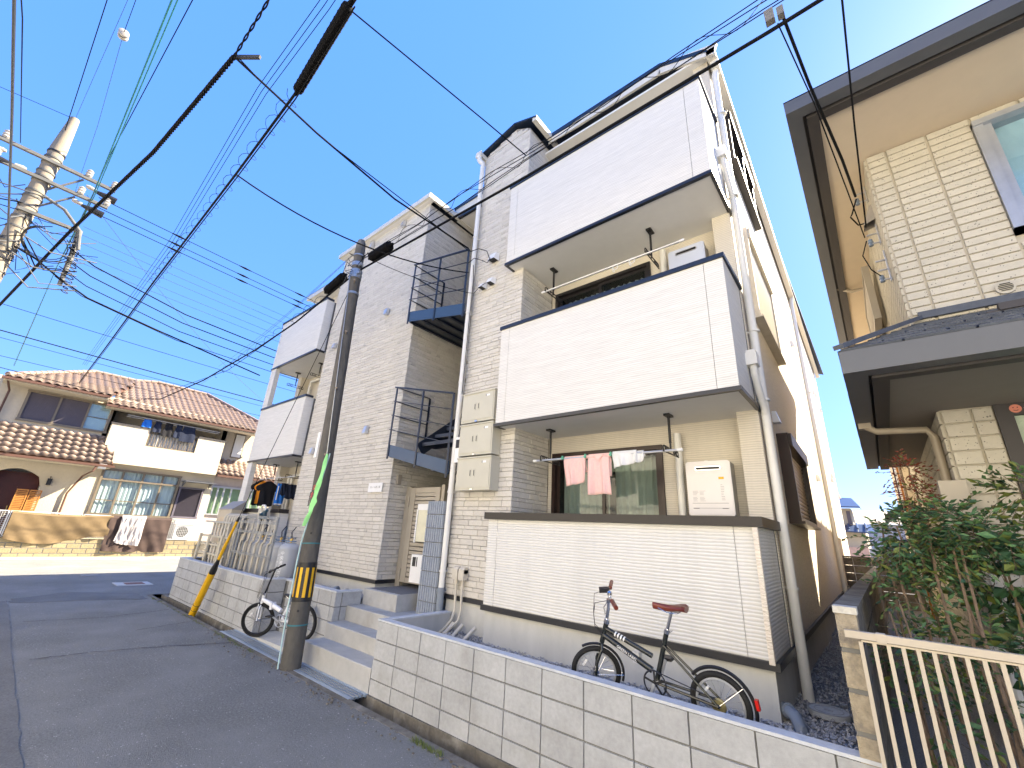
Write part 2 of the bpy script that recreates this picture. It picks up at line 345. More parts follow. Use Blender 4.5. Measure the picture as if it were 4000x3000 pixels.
# older darker asphalt: left strip and a cross trench patch, 5 mm sheets with wandering edges
def patch(name,pts,z,m,mat_seed=0,sub=6,jit=.05):
    rr=random.Random(mat_seed); out=[]
    for i,p in enumerate(pts):
        q=pts[(i+1)%len(pts)]
        for k in range(sub):
            t=k/sub; out.append((p[0]+(q[0]-p[0])*t+rr.uniform(-jit,jit),p[1]+(q[1]-p[1])*t+rr.uniform(-jit,jit)))
    mb=MB(); cx_=sum(p[0] for p in out)/len(out); cy_=sum(p[1] for p in out)/len(out)
    n=len(out); vs=[(cx_,cy_,z)]+[(x,y,z) for x,y in out]+[(x,y,z-.03) for x,y in out]
    fs=[(0,1+i,1+(i+1)%n) for i in range(n)]+[(1+i,1+n+i,1+n+(i+1)%n,1+(i+1)%n) for i in range(n)]
    mb.add(vs,fs); return struct(name,mb,m)
patch('road_patch',[(-13.4,.95),(-13.2,2.2),(-12.9,3.0),(-13.9,3.0),(-14.7,1.9),(-14.0,.95)],G+.006,asphalt_dark,1,5,.05)
patch('road_patch',[(-3.3,.70),(-5.5,.76),(-8.2,.80),(-11.5,.88),(-13.7,.90),(-13.7,-3.4),(-2.5,-3.4)],G+.006,asphalt_dark,2,14,.012)
b=MB()   # seams and cracks in the asphalt
rr=random.Random(5)
def crack(pts,w0,seg=8):
    for (x0,y0),(x1,y1) in zip(pts,pts[1:]):
        L=[];
        for k in range(seg+1):
            t=k/seg; L.append((x0+(x1-x0)*t+rr.uniform(-.02,.02),y0+(y1-y0)*t+rr.uniform(-.02,.02)))
        for p,q in zip(L,L[1:]):
            d=Vector((q[0]-p[0],q[1]-p[1],0)).normalized(); s=Vector((-d.y,d.x,0))*w0*rr.uniform(.5,1.3)
            b.quad((p[0]-s.x,p[1]-s.y,G+.010),(q[0]-s.x,q[1]-s.y,G+.010),(q[0]+s.x,q[1]+s.y,G+.010),(p[0]+s.x,p[1]+s.y,G+.010))
crack([(-8.48,.94),(-8.46,1.5),(-8.28,2.33),(-7.96,3.05)],.010); crack([(-11.2,1.0),(-11.0,2.0),(-11.3,3.0)],.008); crack([(-9.6,2.2),(-9.9,3.0)],.006)
struct('road_crack',b,M('crack_dark',(.02,.02,.02),rough=1))
# drain channel along the lane: floor, walls, mossy ledge
b=MB(); b.box(-13.6,3.0,3.10,3.19,-2.12,G+.004); b.box(-13.6,3.0,3.19,3.42,-2.13,-2.05)
x=-13.6
rr=random.Random(3)
while x<3.0:
    L=rr.uniform(.55,.62); b.box(x,x+L-.006,3.40+rr.uniform(0,.004),3.50,-2.1,G+rr.uniform(-.012,.004)); x+=L
struct('drain_channel',b,conc_old)
b=MB()
for i in range(240):    # crumbs of stone and grit along the gutter edge
    xx=rr.uniform(-9,1); yy=3.08-abs(rr.gauss(0,.10)); s=rr.uniform(.004,.012); b.obox((xx,yy,G+s*.6+.012),(s,0,0),(0,s*.8,0),(0,0,s*.6))
b.build('grit',conc_old,None,kind='stuff',smooth=False)
b=MB(); rr=random.Random(8)
for i in range(150):    # moss and small weeds in the joint beside the channel
    xx=rr.choice([rr.uniform(-13,-8),rr.uniform(-8.9,-7.2),rr.uniform(-3.6,-3.2)]); yy=3.09+rr.uniform(-.03,.03)
    for k in range(5):
        a=rr.uniform(0,6.28); h=rr.uniform(.01,.035); c=Vector((xx+rr.uniform(-.03,.03),yy+rr.uniform(-.02,.02),G+.005)); d=Vector((math.cos(a),math.sin(a),0))
        b.add([c+d.cross(Vector((0,0,1)))*.004,c-d.cross(Vector((0,0,1)))*.004,c+d*h*.7+Vector((0,0,h))],[(0,1,2)])
b.build('moss',leafs[2],None,kind='stuff',smooth=False)
# building lot, raised behind its retaining walls
b=MB(); b.box(-13.0,-8.3,3.52,4.5,-2.1,-1.12); b.box(-8.3,-6.55,3.90,4.6,-2.1,-1.10); b.box(-13.2,-4.85,4.6,25,-2.1,-1.12)
b.box(-4.85,-.22,3.52,25,-2.1,-1.27); b.box(-.22,60,3.52,25,-2.1,-1.30)
b.box(-.22,60,3.42,3.52,-2.1,-1.66)
struct('lot_ground',b,gravel_base)
b=MB(); b.box(-60,-24.6,-70,70,-2.1,G+.02); struct('house_lot_ground',b,conc_light)
b=MB(); b.box(-24.6,-24.0,-40,12,G-.1,G+.05); struct('kerb',b,conc_light)
b=MB(); b.box(-13.6,60,-40,-3.6,-2.1,G+.05); struct('far_side_ground',b,conc_light)
# concrete pad for the parked bicycle
b=MB(); b.add([(-8.21,3.42,-2.1),(-6.5,3.42,-2.1),(-6.5,3.8,-2.1),(-8.21,3.8,-2.1),(-8.21,3.42,-1.77),(-6.5,3.42,-1.72),(-6.5,3.8,-1.68),(-8.21,3.8,-1.75)],[(3,2,1,0),(4,5,6,7),(0,1,5,4),(1,2,6,5),(2,3,7,6),(3,0,4,7)])
struct('concrete_pad',b,conc_light)
# loose gravel
for k in range(3):
    pass
def stone(mb,c,s,rr):
    a=[Vector((rr.uniform(.7,1.2)*s,0,0)),Vector((0,rr.uniform(.6,1.1)*s,0)),Vector((0,0,rr.uniform(.4,.8)*s))]
    rot=Matrix.Rotation(rr.uniform(0,6.28),3,'Z')@Matrix.Rotation(rr.uniform(-.5,.5),3,'X'); c=Vector(c)
    P=[c+rot@q for q in (a[0],-a[0]*.8,a[1],-a[1]*.9,a[2],-a[2])]
    mb.add(P,[(0,2,4),(2,1,4),(1,3,4),(3,0,4),(2,0,5),(1,2,5),(3,1,5),(0,3,5)],0 if rr.random()<.6 else 1)
b=MB(); rr=random.Random(11)
for i in range(7000):
    if i<4200: x_,y_=rr.uniform(-4.8,-.3),rr.uniform(3.53,4.55)
    else:
        y_=4.2+9*rr.random()**1.6; x_=rr.uniform(-.86-.016*(y_-4.35),-.3)
    stone(b,(x_,y_,-1.262+rr.uniform(-.004,.014)),rr.uniform(.009,.022),rr)
for i in range(1500): stone(b,(rr.uniform(-8.2,-6.6),rr.uniform(3.92,4.5),-1.092+rr.uniform(0,.012)),rr.uniform(.01,.022),rr)
b.build('gravel',[gravel_m,M('gravel_pale',(.42,.42,.43),rough=.85,var=.4,scale=70)],None,kind='stuff',smooth=False)

# ================================================================== BLOCK WALLS
blk=unit_piece('block',block_m,e=.008,ez=.02)
def block_face(parent,x0,x1,Yf,ztop,axis='y',n=4,pitch=.40,facing=1,phase=0):
    # rows of 190 mm blocks under a mortar cap; last row runs down to the road
    zt=ztop-.012; r=0
    while zt>-1.79:
        zb=max(zt-.19,-1.80)
        x=x0-phase*pitch
        while x<x1-.02:
            a=max(x,x0)+.003; c=min(x+pitch,x1)-.003
            if c-a>.04:
                j=random.uniform(-.002,.002)
                if axis=='y': put(blk,'block',((a+c)/2,Yf+.05+j,(zt+zb)/2),I3,(c-a,.10,zt-zb),parent)
                elif axis=='x': put(blk,'block',(Yf-.05*facing+j,(a+c)/2,(zt+zb)/2),RX if facing>0 else RNX,(c-a,.10,zt-zb),parent)
            x+=pitch
        zt=zb-.007; r+=1
t=thing('retaining_wall','grey block retaining wall beside the lane, in front of the black bicycle','wall',(-2.5,3.47,-1.8))
block_face(t,-4.82,-.22,3.42,-1.045)
b=MB(); b.box(-4.81,-.23,3.435,3.515,-1.82,-1.058); b.build('mortar_core',mortar,t,smooth=False)
b=MB(); b.box(-4.825,-.215,3.417,3.522,-1.056,-1.037); b.box(-4.825,-4.715,3.522,4.5,-1.056,-1.037); b.build('wall_cap',cap_m,t,smooth=False)
b=MB(); b.box(-4.815,-4.725,3.53,4.5,-1.8,-1.058); b.build('return_wall',conc_light,t,smooth=False)
t=thing('retaining_wall','grey block retaining wall holding the gas cylinders, stepping back behind the white bicycle','wall',(-10.6,3.47,-1.8))
block_face(t,-13.1,-8.21,3.42,-.95); block_face(t,3.53,3.80,-8.21,-.95,axis='x',pitch=.39)
block_face(t,-8.10,-6.5,3.80,-.965,phase=.3); block_face(t,3.91,4.24,-6.5,-.965,axis='x',pitch=.39)
b=MB(); b.box(-13.09,-8.23,3.435,3.53,-1.82,-.964); b.box(-8.33,-8.225,3.53,3.90,-1.82,-.964); b.box(-8.225,-6.52,3.815,3.91,-1.82,-.979); b.box(-6.62,-6.515,3.91,4.24,-1.82,-.979); b.box(-13.09,-13.0,3.53,6,-1.82,-.964); b.build('mortar_core',mortar,t,smooth=False)
b=MB(); b.box(-13.105,-8.205,3.417,3.545,-.962,-.94); b.box(-8.335,-8.205,3.545,3.795,-.962,-.94); b.box(-13.105,-12.98,3.545,6,-.962,-.94)
b.box(-8.335,-6.495,3.795,3.925,-.977,-.955); b.box(-6.62,-6.495,3.925,4.24,-.977,-.955); b.build('wall_cap',cap_m,t,smooth=False)
# concrete steps
t=thing('concrete_steps','pale concrete steps rising from the drain grate to the beige gate','steps',(-5.6,4.0,-1.8))
def stepb(x0,x1,y0,y1,z0,z1,nm='step'):
    mb=MB(); e=.008
    mb.add([(x0,y0,z0),(x1,y0,z0),(x1,y1,z0),(x0,y1,z0),(x0,y0,z1-e),(x1,y0,z1-e),(x1,y1,z1),(x0,y1,z1),(x0,y0+e,z1),(x1,y0+e,z1)],
      [(3,2,1,0),(0,1,5,4),(4,5,9,8),(8,9,6,7),(1,2,6,9,5),(3,0,4,8,7),(2,3,7,6)]); return mb.build(nm,concrete,t,smooth=False)
stepb(-6.5,-4.83,3.42,3.72,-2.1,-1.55); stepb(-6.5,-4.83,3.72,4.0,-2.1,-1.355); stepb(-6.49,-4.83,4.0,5.4,-2.1,-1.155)
mb_=stepb(-6.48,-5.62,4.255,5.3,-1.16,-.93,'porch_block')
b=MB()
for i in range(14): b.box(-6.44+.058*i,-6.44+.058*i+.046,4.33,5.25,-.93,-.924)
b.build('anti_slip_mat',M('grey_mat',(.16,.16,.165),rough=.9,var=.1),t,smooth=False)
# steel drain grates
def grate(x0,x1,label):
    o=thing('drain_grate',label,'grate',((x0+x1)/2,3.3,-1.8),'steel grates over the drain channel')
    b=MB(); z=-1.792; b.box(x0,x1,3.17,3.215,z-.03,z); b.box(x0,x1,3.385,3.415,z-.03,z); b.build('frame',galv_p,o,smooth=False)
    b=MB()
    for yy in (3.255,3.30,3.345): b.box(x0,x1,yy-.006,yy+.006,z-.028,z+.002)
    b.build('bearing_bar',galv,o,smooth=False)
    b=MB(); x=x0+.01
    while x<x1-.01:
        b.box(x,x+.007,3.215,3.385,z-.022,z-.003); x+=.018
    b.build('cross_bars',galv_p,o,kind='stuff',smooth=False)
for i,(x0,x1,lb) in enumerate([(-8.87,-7.88,'steel drain grate under the front wheel of the white bicycle, leftmost'),(-7.87,-6.88,'steel drain grate in the middle of the run, left of the utility pole'),(-6.87,-5.88,'steel drain grate right beside the base of the utility pole'),(-5.87,-4.82,'steel drain grate below the bottom concrete step, rightmost')]): grate(x0,x1,lb)
# manhole cover in the gravel, road hand-hole
o=thing('manhole_cover','round grey inspection cover lying in the gravel of the side passage','cover',(-.6,4.92,-1.27))
b=MB(); b.cyl((-.60,4.92,-1.26),(-.60,4.92,-1.225),.15,n=32); b.build('cover_disc',M('cover_grey',(.42,.44,.45),rough=.7,var=.15,scale=30),o)
b=MB(); b.torus((-.60,4.92,-1.225),(0,0,1),.142,.006,32); b.torus((-.60,4.92,-1.224),(0,0,1),.10,.003,32); b.box(-.63,-.57,4.905,4.915,-1.226,-1.221); b.build('cover_rim',M('cover_rim',(.28,.29,.3),rough=.7),o)
o=thing('hand_hole_cover','square rusty cover with pale concrete collar in the road near the tiled house','cover',(-15.75,3.35,-1.8))
b=MB(); b.box(-16.1,-15.4,2.85,3.09,G+.0,G+.012); b.box(-16.1,-15.4,3.09,3.6,G,G+.011); b.build('collar',conc_light,o,smooth=False)
b=MB(); b.box(-15.95,-15.55,3.05,3.45,G+.011,G+.018); b.build('lid',M('rusty_iron',(.20,.10,.08),rough=.8,var=.3),o,smooth=False)
b=MB(); b.box(-18.35,-17.9,2.45,2.85,G+.004,G+.012); struct('stop_line',b,M('road_paint',(.26,.26,.26),rough=.8,var=.4,scale=20))

# ================================================================== APARTMENT BUILDING
AP=thing('apartment_building','three-storey apartment building in pale stone siding with white balconies and black trim','building',(-7,9,-1.27))
KS=-.016
def SP(Y,off,z): return (-.83+off+KS*(Y-4.35),Y,z)
def sidebox(mb,Y0,Y1,o0,o1,z0,z1,mi=0):
    P=[SP(Y0,o0,z0),SP(Y0,o1,z0),SP(Y1,o1,z0),SP(Y1,o0,z0),SP(Y0,o0,z1),SP(Y0,o1,z1),SP(Y1,o1,z1),SP(Y1,o0,z1)]
    return mb.add(P,[(3,2,1,0),(4,5,6,7),(0,1,5,4),(1,2,6,5),(2,3,7,6),(3,0,4,7)],mi)
# inner mass (plain), kept behind every facing
YB=21.0
b=MB(); b.prism([(-13.3,6.4),(-6.66,6.4),(-6.66,7.2),(-4.94,7.2),(-4.94,6.4),SP(6.4,-.04,0)[:2],SP(YB,-.04,0)[:2],(-13.3,YB)],'z',-.86,7.02); b.build('wall',joint_m,AP,smooth=False)
# foundation
b=MB(); b.box(-10.28,-6.68,4.575,9,-1.3,-.90); b.box(-13.2,-10.29,4.38,6.5,-1.3,-.90); b.box(-4.92,-4.0,4.575,9,-1.3,-.90); b.box(-3.99,-.9,4.375,4.8,-1.3,-.90); b.box(-3.99,-.9,4.8,9,-1.3,-.902)
b.prism([(-.9,4.376),SP(4.376,-.02,0)[:2],SP(YB,-.02,0)[:2],(-1.5,YB)],'z',-1.3,-.90); b.build('foundation',conc_light,AP,smooth=False)
# black base flashing
b=MB(); b.box(-10.3,-6.63,4.535,4.58,-.90,-.845); b.box(-6.68,-6.63,4.58,6.4,-.90,-.845); b.box(-4.97,-4.0,4.535,4.58,-.90,-.845); b.box(-4.025,-.80,4.325,4.37,-.905,-.845); b.box(-4.025,-3.99,4.37,4.535,-.905,-.845)
sidebox(b,4.37,YB,-.03,.03,-.905,-.845); b.build('base_flashing',trim,AP,smooth=False)
# walls with holes
def rects(x0,x1,z0,z1,holes):
    xs=sorted({x0,x1,*[h[0] for h in holes],*[h[1] for h in holes]}); zs=sorted({z0,z1,*[h[2] for h in holes],*[h[3] for h in holes]})
    out=[]
    for i in range(len(xs)-1):
        for j in range(len(zs)-1):
            cx_,cz_=(xs[i]+xs[i+1])/2,(zs[j]+zs[j+1])/2
            if not any(h[0]<cx_<h[1] and h[2]<cz_<h[3] for h in holes): out.append((xs[i],xs[i+1],zs[j],zs[j+1]))
    return out
b=MB(); W2=[(-3.71,-2.01,-.75,1.19),(-3.71,-2.01,2.0,3.99),(-3.71,-2.01,4.75,6.6)]
for r_ in rects(-3.8,-1.05,-.86,7.25,W2): b.box(r_[0],r_[1],5.40,5.52,r_[2],r_[3])
b.build('wall',siding_c,AP,smooth=False,label='cream siding wall behind the right balconies')
b=MB(); W3=[(-12.0,-10.8,-.75,1.19),(-12.0,-10.8,2.0,3.99),(-12.0,-10.8,4.75,6.6)]
for r_ in rects(-12.9,-10.29,-.86,7.0,W3): b.box(r_[0],r_[1],5.40,5.52,r_[2],r_[3])
b.build('wall',siding_c,AP,smooth=False,label='cream siding wall behind the left balconies')
# brick-faced volumes (dark joint backing)
b=MB(); b.box(-10.29,-6.67,4.565,6.4,-.845,7.0); b.build('wall',joint_m,AP,smooth=False)
b=MB(); b.prism([(4.565,-.845),(5.40,-.845),(5.40,7.25),(4.565,7.25)],'x',-4.93,-3.815); b.box(-4.93,-4.6,5.40,6.4,-.845,7.0); b.prism([(-4.93,7.25),(-3.815,7.25),(-4.15,7.46)],'y',4.565,5.6); b.build('wall',joint_m,AP,smooth=False)
# stone-look siding bricks
BR=[]
def bricks(o,dirv,rm,L,z0,z1,seed,skip=()):
    rr=random.Random(seed); o=Vector((o[0],o[1],0)); d=Vector(dirv); nrm=rm@Vector((0,-1,0)); z=z0; tall=True; k=0
    while z<z1-.02:
        h=min(.082 if tall else .05,z1-z); x=-rr.uniform(0,.2); gap=.0042
        while x<L:
            ln=rr.choice([.30,.27,.22]) if tall else rr.choice([.26,.20,.15])
            dark=(not tall) and rr.random()<.16
            if dark: ln=.10
            a=max(x,0); c=min(x+ln,L); x+=ln
            if c-a<.03: continue
            cz=z+h/2; cx_=(a+c)/2
            if any(s[0]<cx_<s[1] and s[2]<cz<s[3] for s in skip): continue
            th=.020+rr.uniform(-.004,.004)
            p=o+d*cx_+nrm*(-.004); p.z=cz
            BR.append(((p.x,p.y,cz),rm,(c-a-gap,th,h-gap),3 if dark else rr.choice([0,0,1,2])))
        z+=h; tall=not tall
bricks((-10.30,4.56),(1,0,0),I3,3.66,-.845,7.02,1)
bricks((-6.66,4.555),(0,1,0),RX,1.85,-.845,6.98,2)
bricks((-4.95,4.56),(1,0,0),I3,1.14,-.845,7.22,3)
bricks((-4.95,4.56),(1,0,0),I3,1.14,7.22,7.23,3)
bricks((-3.81,4.555),(0,1,0),RX,.84,-.845,7.22,4)
for k in range(3):
    zz=7.225+.068*k; x0=-4.93+.27*(k+.3)*1.05; x1=-3.83-.12*(k+.3)*1.05*1.1
    bricks((x0,4.56),(1,0,0),I3,max(.1,x1-x0),zz,zz+.066,40+k)
bm=[unit_piece('brick',m,e=.02,ez=.07) for m in bt]
pieces(BR,'brick','brick_courses',bm,bt,AP,300,e=.02,ez=.07)
# side wall skin with pilaster strips
b=MB()
for r_ in rects(4.36,YB,-.86,7.02,[(4.30,5.16,.165,7.1)]): sidebox(b,r_[0],r_[1],-.04,0,r_[2],r_[3])
b.build('wall',stucco,AP,smooth=False,label='tan rough siding on the long side wall')
b=MB(); sidebox(b,13.55,13.9,0,.012,-.85,6.98); sidebox(b,19.2,19.5,0,.012,-.85,6.98); b.build('cover_strip',strip_m,AP,smooth=False)
b=MB(); sidebox(b,5.16,5.4,-.2,.006,-.85,6.98); b.box(-1.05,-.834,5.15,5.40,-.86,7.0); b.build('corner_pier',siding_c,AP,smooth=False)
# roof, fascia, gutters
b=MB(); b.box(-10.42,-6.52,4.42,4.99,7.12,7.15); b.box(-13.5,-6.52,4.99,YB,7.10,7.15); b.prism([(-4.94,7.39),(-1.5,7.39),(SP(12,.16,0)[0],7.07),(SP(12,.16,0)[0],7.0),(-1.5,7.3),(-4.94,7.3)],'y',4.99,YB)
b.prism([(-5.06,7.27),(-4.15,7.50),(-3.62,7.30),(-3.62,7.335),(-4.15,7.535),(-5.06,7.305)],'y',4.47,8); b.box(-6.66,-4.94,5.26,7.2,7.32,7.37); roof=b.build('roof',navy,AP,smooth=False)
def fas(nm,f):
    mb=MB(); f(mb); return mb.build(nm,fascia_m,AP,smooth=False)
fas('fascia',lambda q:(q.box(-10.42,-6.50,4.40,4.46,7.0,7.12),q.box(-6.56,-6.50,4.46,6.4,7.0,7.12)))
fas('fascia',lambda q:(q.box(-13.5,-10.43,4.97,5.03,6.96,7.10),))
fas('fascia',lambda q:(q.bar((-3.70,5.02,7.27),(-1.5,5.02,7.27),.04,.20),q.bar((-1.5,5.02,7.27),(-.68,5.02,6.98),.04,.19),))
fas('fascia',lambda q:(q.bar((-3.66,4.48,7.30),(-3.66,8,7.30),.09,.11),))
fas('fascia',lambda q:(q.box(-6.62,-4.98,5.28,5.33,7.065,7.32),))
b=MB(); b.box(-6.63,-4.97,5.27,5.335,7.01,7.06); b.build('canopy_edge',trim,AP,smooth=False)
b=MB(); b.box(-6.63,-4.97,5.335,7.2,7.02,7.05); b.box(-3.8,-.75,5.04,5.40,7.0,7.04); b.box(-13.4,-10.45,5.03,5.4,6.95,6.99); b.box(-10.40,-6.5,4.46,4.56,6.99,7.02); b.build('soffit',soffit_w,AP,smooth=False)
b=MB(); P=[SP(5.0,.06,6.98),SP(5.0,.17,6.98),SP(13.0,.17,6.98),SP(13.0,.06,6.98)]
sidebox(b,5.0,13.2,.03,.15,6.92,7.03); sidebox(b,13.2,YB,.03,.15,6.90,7.01); b.build('gutter',fascia_m,AP,smooth=False)
b=MB(); b.box(-5.06,-4.94,4.42,8,7.17,7.27); b.box(-5.07,-4.93,4.38,4.42,7.16,7.28); b.build('gutter',fascia_m,AP,smooth=False)
# downpipes
def pipe(pts,r,m,br=(),dirn=(0,1,0),parent=None,nm='downpipe',n=14):
    mb=MB(); mb.tube(pts,r,n); 
    for z in br:
        p0,p1=Vector(pts[0]),Vector(pts[-1]); t=(z-p0.z)/(p1.z-p0.z); c=p0.lerp(p1,t); mb.cyl(c-Vector((0,0,.012)),c+Vector((0,0,.012)),r*1.22,n=n); mb.obox(c+Vector(dirn)*r*1.6,(.012,0,0),(0,r*.8 if dirn[1] else .012,0),(0,0,.01))
    return mb.build(nm,m,parent or AP)
pipe([(-4.93,4.47,7.02),(-4.93,4.47,-.78)],.043,pipe_w,(6.1,5.2,3.6,2.3,.55,-.55))
pipe([(-4.99,4.41,7.17),(-4.99,4.42,7.08),(-4.93,4.47,6.98)],.05,pipe_w)
pipe([(-4.93,4.47,-.76),(-4.93,4.47,-1.14),(-4.93,4.49,-1.30)],.05,pipe_g,(-.8,-1.1))
def SPp(Y,o,z): return Vector(SP(Y,o,z))
pipe([SPp(5.22,.10,6.85),SPp(5.22,.07,6.7),SPp(5.22,.07,-1.30)],.045,pipe_w,(5.9,4.4,2.4,1.55,-.35),(-1,0,0))
b=MB(); sidebox(b,5.12,5.30,.05,.16,6.80,6.95); b.build('rainwater_head',pipe_w,AP)
for zt in (4.93,1.95):
    b=MB(); c=SPp(4.97,.055,zt); b.obox(c,(.055,0,0),(0,.075,0),(0,0,.07)); b.obox(c+Vector((-.0,0,.085)),(.045,0,0),(0,.06,0),(0,0,.02)); b.build('rainwater_head',pipe_w,AP)
    pipe([c-Vector((0,0,.06)),c+Vector((0,0,-.16)),c+Vector((0,.03,-.21)),SPp(5.19,.07,zt-.52),SPp(5.22,.07,zt-.60)],.036,pipe_w)
pipe([SPp(13.3,.09,6.95),SPp(13.3,.06,6.7),SPp(13.3,.06,-1.2)],.05,pipe_w,(4,1),(-1,0,0))
pipe([(-12.45,5.33,1.15),(-12.45,5.33,-.8)],.035,pipe_w)
for z0 in (-.8,2.0,4.75): pipe([(-1.79,5.33,z0+2.07 if z0>0 else 1.30),(-1.79,5.33,z0)],.045,pipe_w,nm='drain_pipe')
for z0 in (-.8,2.0): pipe([(-11.9,5.30,z0+2.0),(-12.5,5.30,z0+2.0),(-12.55,5.30,z0+1.9),(-12.55,5.3,z0)],.04,pipe_w,nm='drain_pipe')
# balconies
def balcony(x0,x1,zb,zt,mat,capm,trimm,side_open=False,ground=False,right=True,label=None):
    YF=4.35; YR=5.15
    mb=MB(); z0=zb; z1=zt
    mb.box(x0+.01,x1-.01,YF+.012,YF+.12,z0,z1)
    if not (ground and not right): mb.box(x1-.12,x1-.012,YF+.12,YR,z0,z1)
    mb.box(x0+.012,x0+.12,YF+.12,4.56 if right else YR,z0,z1)
    ob=mb.build('balcony',mortar,AP,smooth=False,label=label)
    # siding boards with visible vertical joints
    xs=[x0,x0+.16,x1-.20,x1] 
    for a,c in zip(xs,xs[1:]):
        q=MB(); q.box(a+(.0025 if a!=x0 else 0),c-(.0025 if c!=x1 else 0),YF,YF+.0115,z0+.002,z1-.002); q.build('siding_board',mat,ob,smooth=False)
    q=MB()
    if right:
        P=[(x1-.0115,YF+.012),(x1,YF+.012),(x1+KS*.8,YR),(x1-.0115+KS*.8,YR)]
        q.prism(P,'z',z0+.002,z1-.002); q.build('siding_board',mat,ob,smooth=False); q=MB()
    else: q.box(x1-.0115,x1,YF+.012,4.56,z0+.002,z1-.002); q.build('siding_board',mat,ob,smooth=False); q=MB()
    q.box(x0,x0+.0115,YF+.012,4.56 if right else YR,z0+.002,z1-.002); q.build('siding_board',mat,ob,smooth=False)
    if not ground:
        q=MB(); q.box(x0-.02,x1+.02,YF-.022,YF+.03,z0-.045,z0-.001); q.box(x1-.02,x1+.022,YF+.03,YR+.1 if right else 4.56,z0-.045,z0-.001); q.box(x0-.02,x0+.02,YF+.03,4.56 if right else YR,z0-.045,z0-.001); q.build('lower_flashing',trimm,ob,smooth=False)
        q=MB(); q.box(x0+.02,x1-.02,YF+.03,5.40,z0-.035,z0-.002); q.build('soffit',soffit_w,ob,smooth=False)
    h=.055 if not ground else .085; ov=.02 if not ground else .045
    q=MB(); q.box(x0-ov,x1+ov,YF-ov,YF+.13+ov,z1,z1+h)
    q.box(x1-.13,x1+ov,YF+.13+ov,YR if right else 4.53,z1,z1+h); q.box(x0-ov,x0+.13,YF+.13+ov,4.53 if right else YR,z1,z1+h); q.build('top_rail',capm,ob,smooth=False)
    return ob
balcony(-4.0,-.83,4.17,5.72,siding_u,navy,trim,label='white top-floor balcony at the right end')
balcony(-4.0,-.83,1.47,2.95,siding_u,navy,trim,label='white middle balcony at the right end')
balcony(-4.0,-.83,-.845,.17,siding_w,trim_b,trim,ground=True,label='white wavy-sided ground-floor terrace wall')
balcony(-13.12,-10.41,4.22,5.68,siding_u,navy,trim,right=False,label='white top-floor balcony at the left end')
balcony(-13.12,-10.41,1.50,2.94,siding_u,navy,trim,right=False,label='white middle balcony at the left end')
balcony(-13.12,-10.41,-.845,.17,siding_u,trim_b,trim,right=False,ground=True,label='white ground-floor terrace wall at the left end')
for za,zb in ((.256,1.455),(3.006,4.175)):
    b=MB(); b.box(-13.12,-12.78,4.352,4.47,za,zb-.001); b.build('balcony_post',siding_u,AP,smooth=False)
b=MB(); b.box(-13.12,-12.9,5.15,5.52,-.86,6.95); b.build('corner_pier',siding_c,AP,smooth=False)
b=MB(); b.box(-13.1,-10.42,4.40,5.40,-.9,-.86); b.box(-3.98,-.85,4.40,5.40,-.9,-.86); b.build('terrace_floor',concrete,AP,smooth=False)
# sliding windows behind the balconies
def curtain(mb,x0,x1,y,z0,z1,amp=.02,waves=9,axis='y',seed=0):
    rr=random.Random(seed); ph=rr.uniform(0,6)
    def fn(u,v):
        x=x0+(x1-x0)*u; d=amp*math.sin(u*waves*6.283+ph+.5*math.sin(u*17))+amp*.4*math.sin(u*waves*13+ph*2)
        return (x,y+d,z0+(z1-z0)*v) if axis=='y' else (y+d,x,z0+(z1-z0)*v)
    mb.grid(fn,int(waves*10),1)
def window_y(x0,x1,z0,z1,yw,parent,fm,cm,seed=0,fr=.055,dep=.10,mull=1,gl=None):
    q=MB(); yf=yw-.035
    q.box(x0,x0+fr,yf,yw+dep,z0,z1); q.box(x1-fr,x1,yf,yw+dep,z0,z1); q.box(x0+fr,x1-fr,yf,yw+dep,z1-fr,z1); q.box(x0+fr,x1-fr,yf,yw+dep,z0,z0+fr)
    f_=q.build('window',fm,parent,smooth=False)
    xm=(x0+x1)/2
    q=MB()
    for a,c,yy in ((x0+fr,xm+.03,yw+.035),(xm-.03,x1-fr,yw)):
        q.box(a,a+.045,yy,yy+.03,z0+fr,z1-fr); q.box(c-.045,c,yy,yy+.03,z0+fr,z1-fr); q.box(a+.045,c-.045,yy,yy+.03,z1-fr-.05,z1-fr); q.box(a+.045,c-.045,yy,yy+.03,z0+fr,z0+fr+.06)
    q.build('sash',fm,f_,smooth=False)
    for a,c,yy in ((x0+fr+.045,xm-.015,yw+.05),(xm+.015,x1-fr-.045,yw+.015)):
        q=MB(); q.box(a,c,yy-.003,yy+.003,z0+fr+.06,z1-fr-.05); q.build('pane',gl or glass_m,f_,smooth=False)
    q=MB(); curtain(q,x0+.08,xm-.02,yw+.22,z0+.05,z1-.08,.018,7,seed=seed); curtain(q,xm+.06,x1-.08,yw+.22,z0+.05,z1-.08,.018,7,seed=seed+3); q.build('curtain',cm,f_)
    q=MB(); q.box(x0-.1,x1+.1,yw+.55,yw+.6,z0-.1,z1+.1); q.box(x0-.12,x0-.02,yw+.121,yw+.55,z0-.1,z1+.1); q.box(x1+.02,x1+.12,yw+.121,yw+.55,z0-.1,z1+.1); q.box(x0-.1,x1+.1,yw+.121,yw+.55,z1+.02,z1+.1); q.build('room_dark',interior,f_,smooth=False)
    return f_
for k,(x0,x1,z0,z1) in enumerate(W2): window_y(x0,x1,z0,z1,5.40,AP,brown_f if k==0 else win_dark,curt,seed=k)
for k,(x0,x1,z0,z1) in enumerate(W3): window_y(x0,x1,z0,z1,5.40,AP,win_dark,curt_w,seed=k+5)
